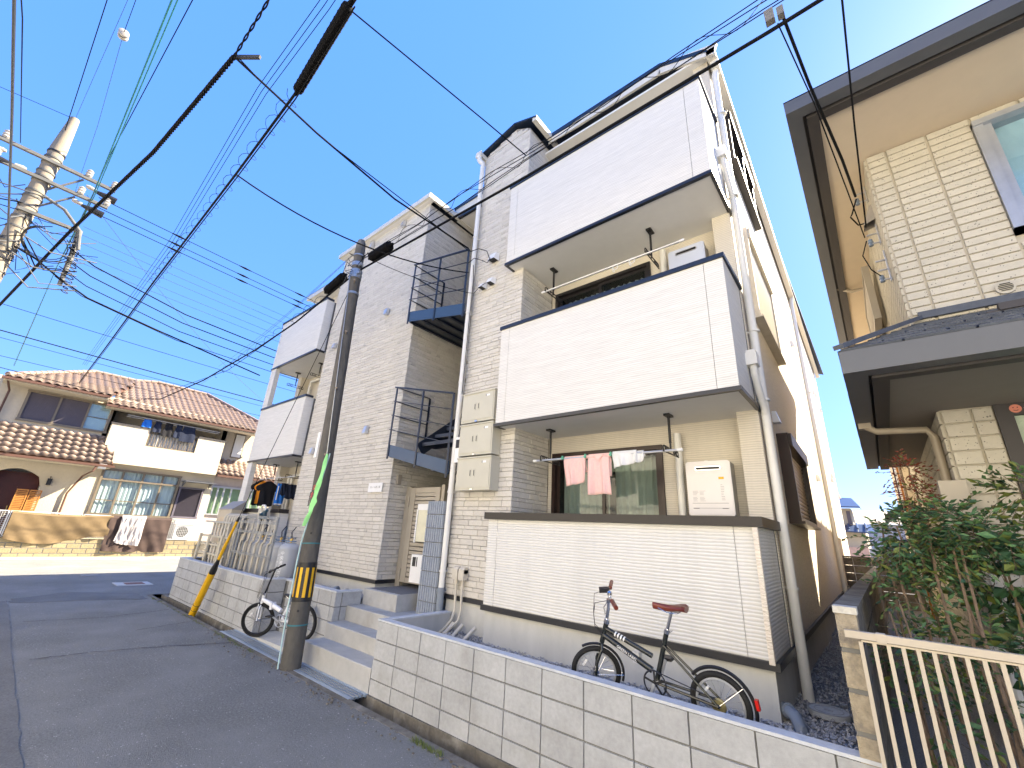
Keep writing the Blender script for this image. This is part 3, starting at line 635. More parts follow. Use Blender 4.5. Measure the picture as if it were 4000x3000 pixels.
# side windows: roller shutter, middle and top floor frames
def side_window(Y0,Y1,z0,z1,fm,nm,slat_m,top_box=.16,dep=.13,glazed=False,label=None):
    q=MB(); e=.05
    sidebox(q,Y0,Y0+e,0,dep,z0,z1); sidebox(q,Y1-e,Y1,0,dep,z0,z1); sidebox(q,Y0+e,Y1-e,0,dep,z0,z0+e); sidebox(q,Y0+e,Y1-e,0,dep+.03,z1-top_box,z1); sidebox(q,Y0-.02,Y1+.02,0,dep+.035,z0-.03,z0)
    f_=q.build('window',fm,AP,smooth=False,label=label)
    if not glazed:
        z=z0+e; 
        while z<z1-top_box-.01:
            q=MB(); h=min(.052,z1-top_box-z); P=[(0.03,z),(.052,z+.006),(.060,z+h*.5),(.052,z+h-.006),(.03,z+h-.004)]
            vs=[SP(Y0+e,p[0],p[1]) for p in P]+[SP(Y1-e,p[0],p[1]) for p in P]
            q.add(vs,[(0,1,2,3,4),(9,8,7,6,5)]+[(i,(i+1)%5,5+(i+1)%5,5+i)[::-1] for i in range(5)]); q.build('slat',slat_m,f_,smooth=False); z+=.055
    else:
        q=MB(); sidebox(q,Y0+e,Y1-e,.05,.056,z0+e,z1-top_box); q.build('pane',glass_b,f_,smooth=False)
        q=MB(); sidebox(q,(Y0+Y1)/2-.03,(Y0+Y1)/2+.03,.03,.09,z0+e,z1-top_box); sidebox(q,Y0+e,Y1-e,.005,.01,z0+e,z1-top_box); q.build('sash',fm,f_,smooth=False)
    return f_
side_window(6.35,8.25,.33,1.42,brown_f,'window',M('shutter_brown_silver',(.30,.24,.20),rough=.3,metal=.4,var=.1),label='brown window with lowered roller shutter, ground floor')
side_window(6.0,8.0,2.98,4.45,strip_m,'window',M('shutter_cream',(.60,.57,.50),rough=.5,var=.04),dep=.08,label='cream-framed window with closed shutter, middle floor')
side_window(5.95,7.9,5.72,6.78,win_dark,'window',None,dep=.08,glazed=True,label='dark-framed glazed window, top floor')
def vent(c,n=(1,0,0),w_=.10,h=.15,nm='vent_hood',m=alu):
    c=Vector(c); nn=Vector(n); s=Vector((nn.y,-nn.x,0)); q=MB()
    p=[c-s*w_/2-Vector((0,0,h/2)),c+s*w_/2-Vector((0,0,h/2)),c+s*w_/2+Vector((0,0,h/2)),c-s*w_/2+Vector((0,0,h/2))]
    q.add([*p,p[0]+nn*.085,p[1]+nn*.085,p[2]+nn*.05,p[3]+nn*.05],[(4,5,6,7),(0,4,7,3),(1,2,6,5),(3,7,6,2),(0,1,5,4)]); return q.build(nm,m,AP,smooth=False)
for Y,z in ((11.8,1.55),(17.8,2.25),(18.3,2.45),(21-.3,2.0),(11.4,4.7),(17,5.1),(18,5.3),(19.5,5.1),(6.3,1.62)): vent(SP(Y,0,z))
for x,z,s in ((-7.57,6.86,1),(-8.9,6.84,1.25),(-7.65,4.5,1),(-9.8,4.21,.9),(-9.82,1.56,.95),(-9.17,4.38,.8),(-7.67,1.82,1)): vent((x,4.54,z),(0,-1,0),.10*s,.15*s)
# canopy-less stair: steel landings with railings in the open stairwell
def landing(zl,zr,ztl,ztr,hb,label):
    xl,xr=-6.62,-4.97; y0=4.40
    q=MB(); q.add([(xl,y0,zl),(xr,y0,zr),(xr,y0+.012,zr),(xl,y0+.012,zl),(xl,y0,zl+hb),(xr,y0,zr+hb),(xr,y0+.012,zr+hb),(xl,y0+.012,zl+hb)],[(3,2,1,0),(4,5,6,7),(0,1,5,4),(1,2,6,5),(2,3,7,6),(3,0,4,7)])
    ob=q.build('stair_landing',steel_beam,AP,smooth=False,label=label)
    q=MB(); q.add([(xl,y0+.02,zl+.02),(xr,y0+.02,zr+.02),(xr,6.3,zr+.02),(xl,6.3,zl+.02),(xl,y0+.02,zl+.08),(xr,y0+.02,zr+.08),(xr,6.3,zr+.08),(xl,6.3,zl+.08)],[(3,2,1,0),(4,5,6,7),(0,1,5,4),(1,2,6,5),(2,3,7,6),(3,0,4,7)])
    for k in range(4): q.box(xl+.02+.40*k,xl+.07+.40*k,y0+.03,6.2,zl-.02-(zl-zr)*k/4,zl+.03-(zl-zr)*k/4)
    q.build('deck',steel_d,ob,smooth=False)
    for f in (0.005,.5,.985):
        x=xl+(xr-xl)*f; z0=zl+(zr-zl)*f-.05; z1=ztl+(ztr-ztl)*f
        q=MB(); q.box(x-.02,x+.02,y0-.014,y0-.001,z0,z1); q.build('rail_post',steel_d,ob,smooth=False)
    for k,w_ in ((0,.03),(1,.014),(2,.014),(3,.014)):
        f=1-k*.25; a=(zl+hb)+(ztl-zl-hb)*f; c=(zr+hb)+(ztr-zr-hb)*f
        q=MB(); q.bar((xl-.02,y0-.028,a),(xr,y0-.028,c),w_,w_*.8); q.build('rail',steel_d,ob,smooth=False)
    q=MB()
    for k in range(4):
        f=1-k*.25; a=(zl+hb)+(ztl-zl-hb)*f; q.bar((xl-.01,y0-.02,a),(xl-.01,5.2,a),.02,.014)
    q.box(xl-.015,xl+.0,5.18,5.22,zl,ztl); q.build('side_rail',steel_d,ob,smooth=False); return ob
landing(3.90,3.56,5.23,4.89,.22,'upper blue-black landing with four-bar railing')
lo=landing(1.20,.80,2.50,2.10,.21,'lower blue-black landing with four-bar railing')
for k in range(7):
    q=MB(); q.box(-5.95+.02*k,-5.0,4.62+.24*k,4.92+.24*k,1.36+.19*k,1.42+.19*k); q.build('tread',steel_d,lo,smooth=False)
q=MB(); q.bar((-5.98,4.6,1.3),(-5.85,6.3,2.7),.02,.22); q.build('stringer',steel_d,lo,smooth=False)
# entry gate of the stairwell
gt=MB(); gt.box(-6.62,-6.50,4.92,4.99,-1.0,.72); gate=gt.build('gate_post',beige_metal,AP,smooth=False)
gt=MB(); gt.box(-5.66,-5.58,4.92,4.99,-1.0,.73); gt.build('gate_post',beige_metal,AP,smooth=False)
gt=MB(); gt.box(-6.47,-6.33,4.90,4.94,-.86,.69); gt.box(-5.78,-5.67,4.90,4.94,-.86,.69); gt.box(-6.33,-5.78,4.905,4.935,.60,.69); gt.box(-6.33,-5.78,4.905,4.935,-.86,-.78); gd=gt.build('gate_leaf',beige_metal,AP,smooth=False)
for k in range(20):
    z=-.76+.0685*k; q=MB(); q.box(-6.33,-5.78,4.912,4.928,z,z+.054); q.build('slat',beige_metal,gd,smooth=False)
for z in (.45,-.75):
    q=MB(); q.cyl((-6.485,4.89,z-.09),(-6.485,4.89,z+.09),.014,n=8); q.build('hinge',beige_metal,gd)
q=MB(); q.box(-6.07,-5.72,4.80,4.89,-.20,.30); q.build('notice_case',M('case_cream',(.62,.60,.45),rough=.3),gd,smooth=False)
q=MB(); q.box(-6.075,-5.71,4.79,4.90,.30,.40); q.box(-6.08,-6.05,4.785,4.80,-.22,.31); q.build('notice_case_frame',white_p,gd,smooth=False)
q=MB(); q.box(-6.07,-5.72,4.78,4.89,-.82,-.40); q.build('mail_slot_box',white_p,gd,smooth=False)
q=MB(); q.box(-6.03,-5.95,4.776,4.78,-.58,-.44); q.box(-5.93,-5.91,4.776,4.78,-.58,-.44); q.build('mail_slot',black_p,gd,smooth=False)
q=MB(); q.box(-6.655,-6.60,4.68,4.76,.74,.91); q.build('switch_box',beige_metal,AP,smooth=False)
# ribbed block pier beside the gate
pr=thing('ribbed_block_pier','bluish ribbed concrete block pier between the steps and the white downpipe','pier',(-5.2,4.53,-1.15))
for k in range(8):
    q=MB(); z1=.415-.2*k; z0=max(z1-.188,-1.155); q.box(-5.42,-5.03,4.475,4.60,z0,z1)
    for i in range(8): x=-5.41+.049*i; q.prism([(x,4.478),(x+.006,4.455),(x+.027,4.455),(x+.034,4.478)],'z',z0,z1)
    for i in range(2): y=4.49+.05*i; q.prism([(-5.418,y),(-5.436,y+.006),(-5.436,y+.026),(-5.418,y+.032)],'z',z0,z1)
    q.build('ribbed_block',M('ribbed_block_grey',(.30,.33,.375),rough=.85,var=.12,scale=30,bump=.3,bscale=90),pr,smooth=False)
q=MB(); q.box(-5.415,-5.035,4.48,4.595,-1.155,.41); q.build('mortar_core',mortar,pr,smooth=False)
# name plate on the wall
q=MB(); q.box(-7.27,-6.83,4.525,4.535,.59,.755); npl=q.build('name_plate',white_p,AP,smooth=False)
text('クレール西二館',.047,(-7.05,4.523,.675),FY,M('grey_lettering',(.3,.3,.3)),npl)
# meter boxes
for k in range(3):
    z1=2.03-.5*k; x0=-4.74+.005*k; x1=-4.07+.01*k
    o=thing('meter_box','beige electric meter box, %s of the three stacked by the white downpipe'%['topmost','middle one','lowest'][k],'meter box',((x0+x1)/2,4.46,z1-.49),'stacked beige meter boxes')
    q=MB(); q.box(x0,x1,4.37,4.55,z1-.475,z1-.02); q.build('case',box_m,o,smooth=False)
    q=MB(); q.box(x0-.01,x1+.01,4.355,4.55,z1-.022,z1-.002); q.build('hood',box_m,o,smooth=False)
    q=MB(); q.box(x0+.02,x1-.02,4.362,4.37,z1-.44,z1-.04); q.build('door',box_m,o,smooth=False)
    for dx in (-.045,.03):
        xc=(x0+x1)/2+dx-.02; q=MB(); q.box(xc,xc+.035,4.358,4.362,z1-.29,z1-.18); q.build('latch',box_m,o,smooth=False)
        q=MB(); q.box(xc+.010,xc+.024,4.3565,4.3585,z1-.275,z1-.195); q.build('latch_slot',M('slot_shadow',(.05,.05,.045)),o,smooth=False)
    q=MB(); q.box(x1-.16,x1-.09,4.360,4.362,z1-.10,z1-.07); q.build('sticker',white_p,o,smooth=False)
    q=MB(); q.box(x1-.17,x1-.155,4.360,4.362,z1-.10,z1-.07); q.build('sticker',black_p,o,smooth=False)
    q=MB(); q.box((x0+x1)/2-.03,(x0+x1)/2+.02,4.355,4.37,z1-.475,z1-.455); q.build('lock',chrome,o,smooth=False)
o=thing('electric_meter','white electric meter with black display between the downpipe and middle box','meter',(-4.82,4.48,.95))
q=MB(); q.box(-4.87,-4.77,4.42,4.545,.98,1.37); q.build('case',white_p,o,smooth=False); q=MB(); q.box(-4.86,-4.78,4.415,4.42,1.20,1.33); q.build('display',black_p,o,smooth=False)
# cable inlet hoods high on the stone siding
def hood(x,z,s,lb):
    o=thing('cable_hood',lb,'cable hood',(x,4.5,z),'white cable hoods on the stone siding')
    q=MB(); q.add([(x-s,4.545,z-s),(x+s,4.545,z-s),(x+s,4.545,z+s),(x-s,4.545,z+s),(x-s*.8,4.42,z-s*.9),(x+s*.8,4.42,z-s*.9),(x+s*.8,4.47,z+s*.7),(x-s*.8,4.47,z+s*.7)],[(4,5,6,7),(0,4,7,3),(1,2,6,5),(3,7,6,2)]); q.build('hood_shell',white_p,o,smooth=False)
    q=MB(); q.box(x-s*.75,x+s*.75,4.43,4.54,z-s*.8,z-s*.6); q.build('hood_mouth',black_p,o,smooth=False)
hood(-4.44,4.57,.085,'larger white cable hood, above the pair beside the downpipe'); hood(-4.46,4.09,.065,'white cable hood, right one of the low pair'); hood(-4.66,4.06,.055,'white cable hood, left one of the low pair')
# wall pipe covers and ducts at the foot of the right stone wall
o=thing('pipe_cover','pair of beige pipe covers with hoses going down into the gravel','pipe cover',(-4.6,4.5,-1.27))
for x,xe,ye in ((-4.665,-4.68,4.30),(-4.545,-4.60,4.28)):
    q=MB(); q.box(x-.05,x+.05,4.45,4.54,-.63,-.53); q.prism([(x-.05,4.45),(x+.05,4.45),(x+.05,4.54),(x-.05,4.54)],'z',-.53,-.50); q.cyl((x-.05,4.50,-.51),(x+.05,4.50,-.51),.045,n=12); q.build('cover',pipe_b,o)
    q=MB(); q.tube([(x,4.50,-.6),(x,4.50,-.85),(x+.03,4.48,-1.0),(x+.02,4.45,-1.12),(xe,4.33,-1.24),(xe-.04,ye,-1.28)],.017,8); q.build('hose',pipe_b,o)
for i,x in enumerate((-4.62,-4.45,-4.22)):
    q=MB(); q.cyl((x,4.30-.02*i,-1.28),(x+.05,4.42,-1.14),.024,n=10); tag(local(q.build('conduit_stub',pipe_b)),'short beige conduit stub in the gravel, %s of the three by the foundation'%['left','middle','right'][i],'conduit','beige conduit stubs in the gravel')
o=thing('drain_elbow','dark grey drain elbow at the building corner near the round cover','pipe',(-.8,4.35,-1.27))
q=MB(); q.tube([(-.86,4.50,-1.18),(-.80,4.42,-1.17),(-.75,4.36,-1.18),(-.72,4.32,-1.23),(-.715,4.31,-1.30)],.045,12); q.build('elbow',pipe_g,o)
q=MB(); q.torus((-.80,4.42,-1.17),(-.6,.8,0),.047,.008,14); q.build('collar',pipe_g,o)
for i,(x0,m) in enumerate(((-7.28,pipe_g),(-6.98,pipe_b))):
    q=MB(); q.cyl((x0,4.05,-1.055),(x0+.20,4.12,-1.02),.05,n=12); q.cyl((x0+.18,4.113,-1.024),(x0+.23,4.13,-1.015),.06,n=12); tag(local(q.build('pipe_end',m)),['dark grey','beige'][i]+' drain pipe end lying on gravel left of the steps','pipe')
# ================================================================== NEIGHBOUR HOUSE (right)
NB=thing('neighbour_house','cream speckled-tile house with dark brown eaves on the right edge','building',(3,8,-1.3))
WX=.575; WY=5.26; UZ=4.215; LZ=1.25
tl=[]; TH=.088
tm=[unit_piece('siding_tile',tile_n,e=.012,ez=.05)]
def tiles(o,d,rm,L,z0,z1,skip=(),w_=.325,ph=0.,h=.124,out=None):
    o=Vector((o[0],o[1],0)); d=Vector(d); nr=rm@Vector((0,-1,0)); z=z1
    while z-h>z0:
        x=-ph
        while x<L:
            a=max(x,0); c=min(x+w_,L); x+=w_
            if c-a<.05: continue
            cx_=(a+c)/2; cz=z-h/2
            if any(s[0]<cx_<s[1] and s[2]<cz<s[3] for s in skip): continue
            p=o+d*cx_+nr*.006; (tl if out is None else out).append(((p.x,p.y,cz),rm,(c-a-.018,.026,h-.009),0))
        z-=h
nwin=(1.385,3.1,2.78,4.12)
b=MB()
for r_ in rects(WX,5.2,1.9,UZ,[nwin]): b.box(r_[0],r_[1],WY,WY+.12,r_[2],r_[3])
b.box(WX,WX+.1,WY+.12,11.0,1.3,UZ); b.build('wall',joint_n,NB,smooth=False)
b=MB(); b.box(WX,.90,WY,WY+.3,-1.3,LZ); b.box(WX,WX+.1,WY+.3,11.0,-1.3,LZ); b.box(.9,5.2,WY+.25,WY+.4,-1.3,LZ); b.build('wall',joint_n,NB,smooth=False)
tiles((WX,WY),(1,0,0),I3,3.4,2.05,UZ,skip=[(nwin[0]-WX-.05,nwin[1]-WX+.05,nwin[2]-.05,nwin[3]+.05)],ph=.16,h=.084)
tiles((WX,WY),(0,1,0),RNX,.1,9,9.1)
LT=[]
tiles((WX,WY),(1,0,0),I3,.325,-1.3,LZ-.01,w_=.19,ph=.0,h=.121,out=LT)
rNX=RNX
def tiles_nx(Y0,Y1,z0,z1,skip,out,h=.124):
    pass; z=z1
    while z-h>z0:
        y=Y0
        while y<Y1:
            c=min(y+.325,Y1); cy=(y+c)/2; cz=z-h/2
            if c-y>.05 and not any(s[0]<cy<s[1] and s[2]<cz<s[3] for s in skip): out.append(((WX-.006,cy,cz),RNX,(c-y-.018,.026,h-.009),0))
            y+=.325
        z-=h
tiles_nx(WY,10.9,1.95,UZ,[(7.6,9.3,3.2,4.0)],tl,.084); tiles_nx(WY,8.8,-1.3,LZ,[],tl)
pieces(tl+LT,'siding_tile','siding_tiles',tm,[tile_n],NB,300,e=.012,ez=.05)
# inner mass
b=MB(); b.box(WX+.1,9,WY+.45,11,-1.3,LZ); b.box(WX+.1,5.2,WY+.5,11,1.8,UZ); b.box(5.2,9,WY,11,-1.3,UZ); b.build('wall',joint_n,NB,smooth=False)
# eaves: gutter, fascia, soffit on the two visible sides
def eaves(X0,X1,Y0,Y1,z,soff,parent,d1=.13,hh=.15,gm=gut_n):
    q=MB(); q.box(X0,X1,Y0,Y0+d1,z-.02,z+hh-.02); q.box(X0,X0+d1,Y0+d1,Y1,z-.02,z+hh-.02); q.build('gutter',gm,parent,smooth=False)
    q=MB(); q.box(X0+.16,X1,Y0+.16,Y0+.26,z-.035,z+.10); q.box(X0+.16,X0+.26,Y0+.26,Y1,z-.035,z+.10); q.build('fascia',gut_d,parent,smooth=False)
    q=MB(); q.box(X0+d1,X1,Y0+d1,Y0+.16,z+.02,z+.10); q.box(X0+d1,X0+.16,Y0+.16,Y1,z+.02,z+.10); q.build('fascia',gut_d,parent,smooth=False)
    q=MB(); q.box(X0+.26,X1,Y0+.26,WY+.3,z-.005,z+.02); q.box(X0+.26,WX+.05,WY+.3,Y1,z-.005,z+.02); q.build('soffit',soff,parent,smooth=False)
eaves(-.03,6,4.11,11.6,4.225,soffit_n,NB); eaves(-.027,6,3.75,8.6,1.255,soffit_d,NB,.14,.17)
q=MB(); q.add([(-.03,4.11,4.37),(7,4.11,4.37),(7,11.6,4.37),(-.03,11.6,4.37),(2.2,7.0,5.35),(7,7.0,5.35),(7,9,5.35),(2.2,9,5.35)],[(0,1,5,4),(3,0,4,7),(4,5,6,7),(2,3,7,6)]); q.build('roof',slate,NB,smooth=False)
# lower roof of flat slates with hip
def slates(p00,p10,p11,p01,nu,nv,parent,nm='roof_slate'):
    P=[Vector(p) for p in (p00,p10,p11,p01)]; N=(P[1]-P[0]).cross(P[3]-P[0]).normalized()
    if N.z<0: N=-N
    f=lambda u,v:P[0].lerp(P[1],u).lerp(P[3].lerp(P[2],u),v)
    rr=random.Random(int(nu*31+nv))
    for j in range(nv):
        for i in range(-1,nu):
            off=.5 if j%2 else 0; u0=max(0,(i+off)/nu)+.0015; u1=min(1,(i+1+off)/nu)-.0015
            if u1-u0<.2/nu: continue
            v0=j/nv; v1=min(1,(j+1.12)/nv); h0=.016+rr.uniform(0,.003); h1=.004
            A=[f(u0,v0),f(u1,v0),f(u1,v1),f(u0,v1)]; hh=[h0,h0,h1,h1]
            q=MB(); q.add([p for p in A]+[p+N*h for p,h in zip(A,hh)],[(0,1,2,3),(7,6,5,4),(0,4,5,1),(1,5,6,2),(2,6,7,3),(3,7,4,0)]); q.build(nm,slate,parent,smooth=False)
q=MB(); q.add([(-.02,3.76,1.405),(6,3.76,1.405),(6,5.27,2.12),(.62,5.27,2.12),(-.02,8.6,1.405),(.62,8.0,2.12)],[(0,1,2,3),(4,0,3,5)]); rf=q.build('roof',rtile_j,NB,smooth=False)
slates((-.02,3.76,1.41),(5,3.76,1.41),(5,5.26,2.12),(.62,5.26,2.12),14,7,NB)
slates((-.02,8.6,1.41),(-.02,3.76,1.41),(.62,5.26,2.12),(.62,8.0,2.12),12,5,NB)
q=MB(); q.bar((-.02,3.76,1.45),(.62,5.24,2.17),.07,.035); q.bar((.62,5.235,2.18),(5,5.235,2.18),.06,.07); q.build('ridge_cap',slate,NB,smooth=False)
q=MB(); q.box(1.02,1.20,4.70,4.76,1.88,1.94); q.bar((.95,4.73,1.88),(1.3,4.73,1.88),.03,.02); q.build('snow_guard',gut_d,NB,smooth=False)
# upper window of the neighbour
q=MB(); x0,x1,z0,z1=nwin; q.box(x0,x0+.07,WY-.05,WY+.1,z0,z1); q.box(x1-.07,x1,WY-.05,WY+.1,z0,z1); q.box(x0,x1,WY-.07,WY+.1,z1-.06,z1); q.box(x0,x1,WY-.05,WY+.1,z0,z0+.06); wf=q.build('window',M('silver_frame',(.38,.40,.44),rough=.35,metal=.4),NB,smooth=False)
q=MB(); q.box(x0+.07,x0+.13,WY-.02,WY+.05,z0+.06,z1-.06); q.box(2.22,2.28,WY-.02,WY+.05,z0+.06,z1-.06); q.box(x0+.13,2.2,WY-.02,WY+.05,z0+.06,z0+.11); q.build('sash',M('silver_frame',(0,0,0)),wf,smooth=False)
q=MB(); q.box(x0+.13,x1-.07,WY+.01,WY+.016,z0+.06,z1-.06); q.build('pane',glass_b,wf,smooth=False)
q=MB(); curtain(q,x0+.1,x1-.1,WY+.10,z0+.05,z1-.05,.006,6); q.build('curtain',M('pale_blue_screen',(.42,.55,.62),rough=.8,var=.08),wf)
# round vent
q=MB(); q.cyl((1.21,WY-.045,2.29),(1.21,WY-.01,2.29),.062,n=24); vo=q.build('round_vent',M('vent_cream',(.45,.42,.35),rough=.6),NB)
for k in range(5):
    dz=-.032+.016*k; hw=math.sqrt(max(.0004,.046**2-dz*dz)); q=MB(); q.box(1.21-hw,1.21+hw,WY-.052,WY-.046,2.29+dz-.004,2.29+dz+.004); q.build('vent_slot_shade',M('slot_shadow',(.05,.05,.045)),vo,smooth=False)  # dark bars: shade in the vent's slots put in as colour
# porch glazing with dark frame, stickers
q=MB(); q.box(.90,1.0,WY-.03,WY+.1,.2,LZ); q.box(1.0,3.2,WY-.03,WY+.1,LZ-.10,LZ); q.prism([(.90,.2),(1.0,.2),(1.02,.05),(1.12,-.06),(1.04,-.16),(.93,0)],'y',WY-.03,WY+.1); q.box(1.04,1.14,WY-.03,WY+.1,-1.3,-.16); pf=q.build('porch_frame',gut_d,NB,smooth=False)
q=MB(); q.box(1.0,3.2,WY+.02,WY+.03,-1.2,LZ-.1); q.build('pane',frost,pf,smooth=False)
q=MB(); q.cyl((1.02,WY-.034,LZ-.05),(1.02,WY-.03,LZ-.05),.035,n=20); q.build('sticker',M('salmon_print',(.62,.22,.15),rough=.6),pf,smooth=False)
q=MB()
for dx in (-.012,.012): q.cyl((1.02+dx,WY-.0365,LZ-.042),(1.02+dx,WY-.034,LZ-.042),.004,n=8)
q.torus((1.02,WY-.035,LZ-.052),(0,1,0),.016,.002,10,4,a0=2.2,a1=4.1); q.build('sticker_face',black_p,pf)
for i,(x,c) in enumerate(((1.115,(.55,.5,.36)),(1.215,(.30,.55,.75)),(1.31,(.35,.6,.4)))):
    q=MB(); q.prism([(x-.05,LZ-.05),(x,LZ-.075),(x+.05,LZ-.05),(x,LZ-.025)],'y',WY-.034,WY-.03); st=q.build('sticker',M('print_%d'%i,c,rough=.6),pf,smooth=False)
    q=MB(); q.cyl((x,WY-.037,LZ-.05),(x,WY-.034,LZ-.05),.014,n=12); q.build('sticker_dot',M('print_dot',(.30,.22,.12)),pf,smooth=False)
pipe_n=M('bronze_downpipe',(.34,.29,.22),rough=.4,var=.05)
def npipe(pts,r): q=MB(); q.tube(pts,r,14); return q.build('downpipe',pipe_n,NB)
npipe([(.04,5.45,1.21),(.12,5.46,1.15),(.48,5.47,1.13),(.52,5.47,1.06),(.52,5.47,-1.3)],.032)
q=MB(); q.obox((.04,5.45,1.24),(.05,0,0),(0,.04,0),(0,0,.06)); q.build('gutter_outlet',pipe_n,NB)
npipe([(.06,8.3,4.30),(.30,8.3,4.15),(.54,8.2,4.10),(.54,8.2,2.1)],.03)
q=MB(); q.box(.43,.60,WY-.12,WY+.0,.15,.62); q.build('utility_box',beige_metal,NB,smooth=False)
# louvred screen on the side wall, with small brackets
q=MB(); q.box(.42,.50,7.2,7.25,3.1,3.95); q.box(.42,.50,8.9,8.95,3.1,3.95); q.box(.42,.50,7.25,8.9,3.90,3.95); q.box(.42,.50,7.25,8.9,3.1,3.15); ls=q.build('window_screen',beige_metal,NB,smooth=False)
for k in range(12):
    q=MB(); z=3.17+.062*k; q.add([(.43,7.25,z),(.47,7.25,z+.05),(.47,8.9,z+.05),(.43,8.9,z),(.435,7.25,z-.006),(.475,7.25,z+.044),(.475,8.9,z+.044),(.435,8.9,z-.006)],[(0,1,2,3),(7,6,5,4),(0,4,5,1),(1,5,6,2),(2,6,7,3),(3,7,4,0)]); q.build('slat',beige_metal,ls,smooth=False)
def bracket(Y,z,L,label,n=2):
    o=thing('cable_bracket',label,'bracket',(WX-.1,Y,z),'cable brackets on the side of the cream house')
    for k in range(n):
        q=MB(); q.bar((WX,Y,z+.12*k),(WX-L,Y-.01,z+.12*k),.02,.012); q.build('arm',alu,o,smooth=False)
    q=MB(); q.bar((WX-.03,Y,z-.03),(WX-.03,Y,z+.12*n),.03,.012); q.build('back_plate',alu,o,smooth=False)
    q=MB(); q.cyl((WX-L+.02,Y,z-.02),(WX-L+.02,Y,z+.06),.022,n=12); q.torus((WX-L+.02,Y,z+.02),(0,0,1),.022,.007,12,6); q.build('insulator',M('blue_grey_ceramic',(.18,.23,.30),rough=.3),o)
bracket(5.75,4.02,.14,'top cable bracket with blue-grey insulator under the upper eave'); bracket(5.65,3.35,.13,'middle cable bracket of two bars on the side wall'); bracket(5.62,2.85,.12,'lowest cable bracket, a small frame above the louvred screen',3)
o=thing('cable_hood','cream cable hood below the top bracket of the cream house','cable hood',(WX-.06,5.7,3.7))
q=MB(); q.add([(WX,5.62,3.66),(WX,5.80,3.66),(WX,5.80,3.86),(WX,5.62,3.86),(WX-.13,5.64,3.62),(WX-.13,5.78,3.62),(WX-.04,5.78,3.86),(WX-.04,5.64,3.86)],[(4,5,6,7)[::-1],(0,4,7,3)[::-1],(1,2,6,5)[::-1],(3,7,6,2)[::-1]]); q.build('hood_shell',ceramic,o,smooth=False)
# ================================================================== BOUNDARY WALL, FENCE
t=thing('boundary_wall','old weathered block wall running back between the two houses, with mortar-topped end pier','wall',(-.25,8,-1.3))
oblk=unit_piece('old_block',M('old_pier_block',(.34,.29,.21),rough=.95,var=.25,scale=26,bump=.8,bscale=90,tint=((.14,.13,.12),7,.5,.7)),e=.02,ez=.03)
for k in range(8):
    z1=-.335-.2*k; z0=max(z1-.185,-1.8); 
    if z1-z0>.03: put(oblk,'block',(-.258,3.47,(z0+z1)/2),I3,(.105,.10,z1-z0),t)
q=MB(); q.box(-.305,-.212,3.43,3.53,-1.8,-.34); q.build('mortar_core',mortar,t,smooth=False)
q=MB(); q.box(-.315,-.20,3.415,3.52,-.338,-.30); q.build('mortar_top',M('pale_mortar',(.5,.48,.42),rough=.9,var=.2,scale=25,bump=.6,bscale=60),t,smooth=False)
xw=lambda Y:-.26-.004*(Y-3.5)
sideblk=unit_piece('wall_block',conc_old,e=.008,ez=.02)
for r_ in range(6):
    z1=-.335-.2*r_; y=3.53
    while y<15:
        L=.40; put(sideblk,'block',(xw(y+.2),y+L/2,(z1+z1-.19)/2),RX,(L-.008,.10,.19),t); y+=L
q=MB(); q.prism([(xw(3.53)-.06,3.53),(xw(3.53)+.06,3.53),(xw(15)+.06,15),(xw(15)-.06,15)],'z',-.335,-.305); q.build('coping',conc_old,t,smooth=False)
t=thing('back_wall','dark block wall crossing the far end of the side passage','wall',(-.5,16,-1.3))
for r_ in range(6):
    z1=-.12-.2*r_
    for i in range(6): put(sideblk,'block',(-1.0+.4*i,16,z1-.1),I3,(.392,.10,.19),t)
q=MB(); q.box(-1.2,1.2,15.93,16.07,-.12,-.08); q.build('coping',conc_old,t,smooth=False)
fn=thing('railing_fence','beige metal railing fence in front of the shrubs','fence',(.4,3.36,-1.75))
cream_al=M('beige_railing',(.47,.41,.32),rough=.4,var=.04)
q=MB(); q.box(-.27,3.2,3.33,3.37,-.448,-.412); q.build('top_rail',cream_al,fn,smooth=False)
q=MB(); q.box(-.13,-.09,3.325,3.376,-.452,-.408); q.build('bracket_clip',cream_al,fn,smooth=False)
q=MB(); q.box(-.20,3.2,3.34,3.36,-.462,-.452); q.box(-.20,3.2,3.335,3.365,-1.70,-1.665); q.build('lower_rail',cream_al,fn,smooth=False)
for k in range(56):
    x=-.205+.0595*k; q=MB(); q.box(x-.009,x+.009,3.341,3.359,-1.665,-.462); q.build('bar',cream_al,fn,smooth=False)
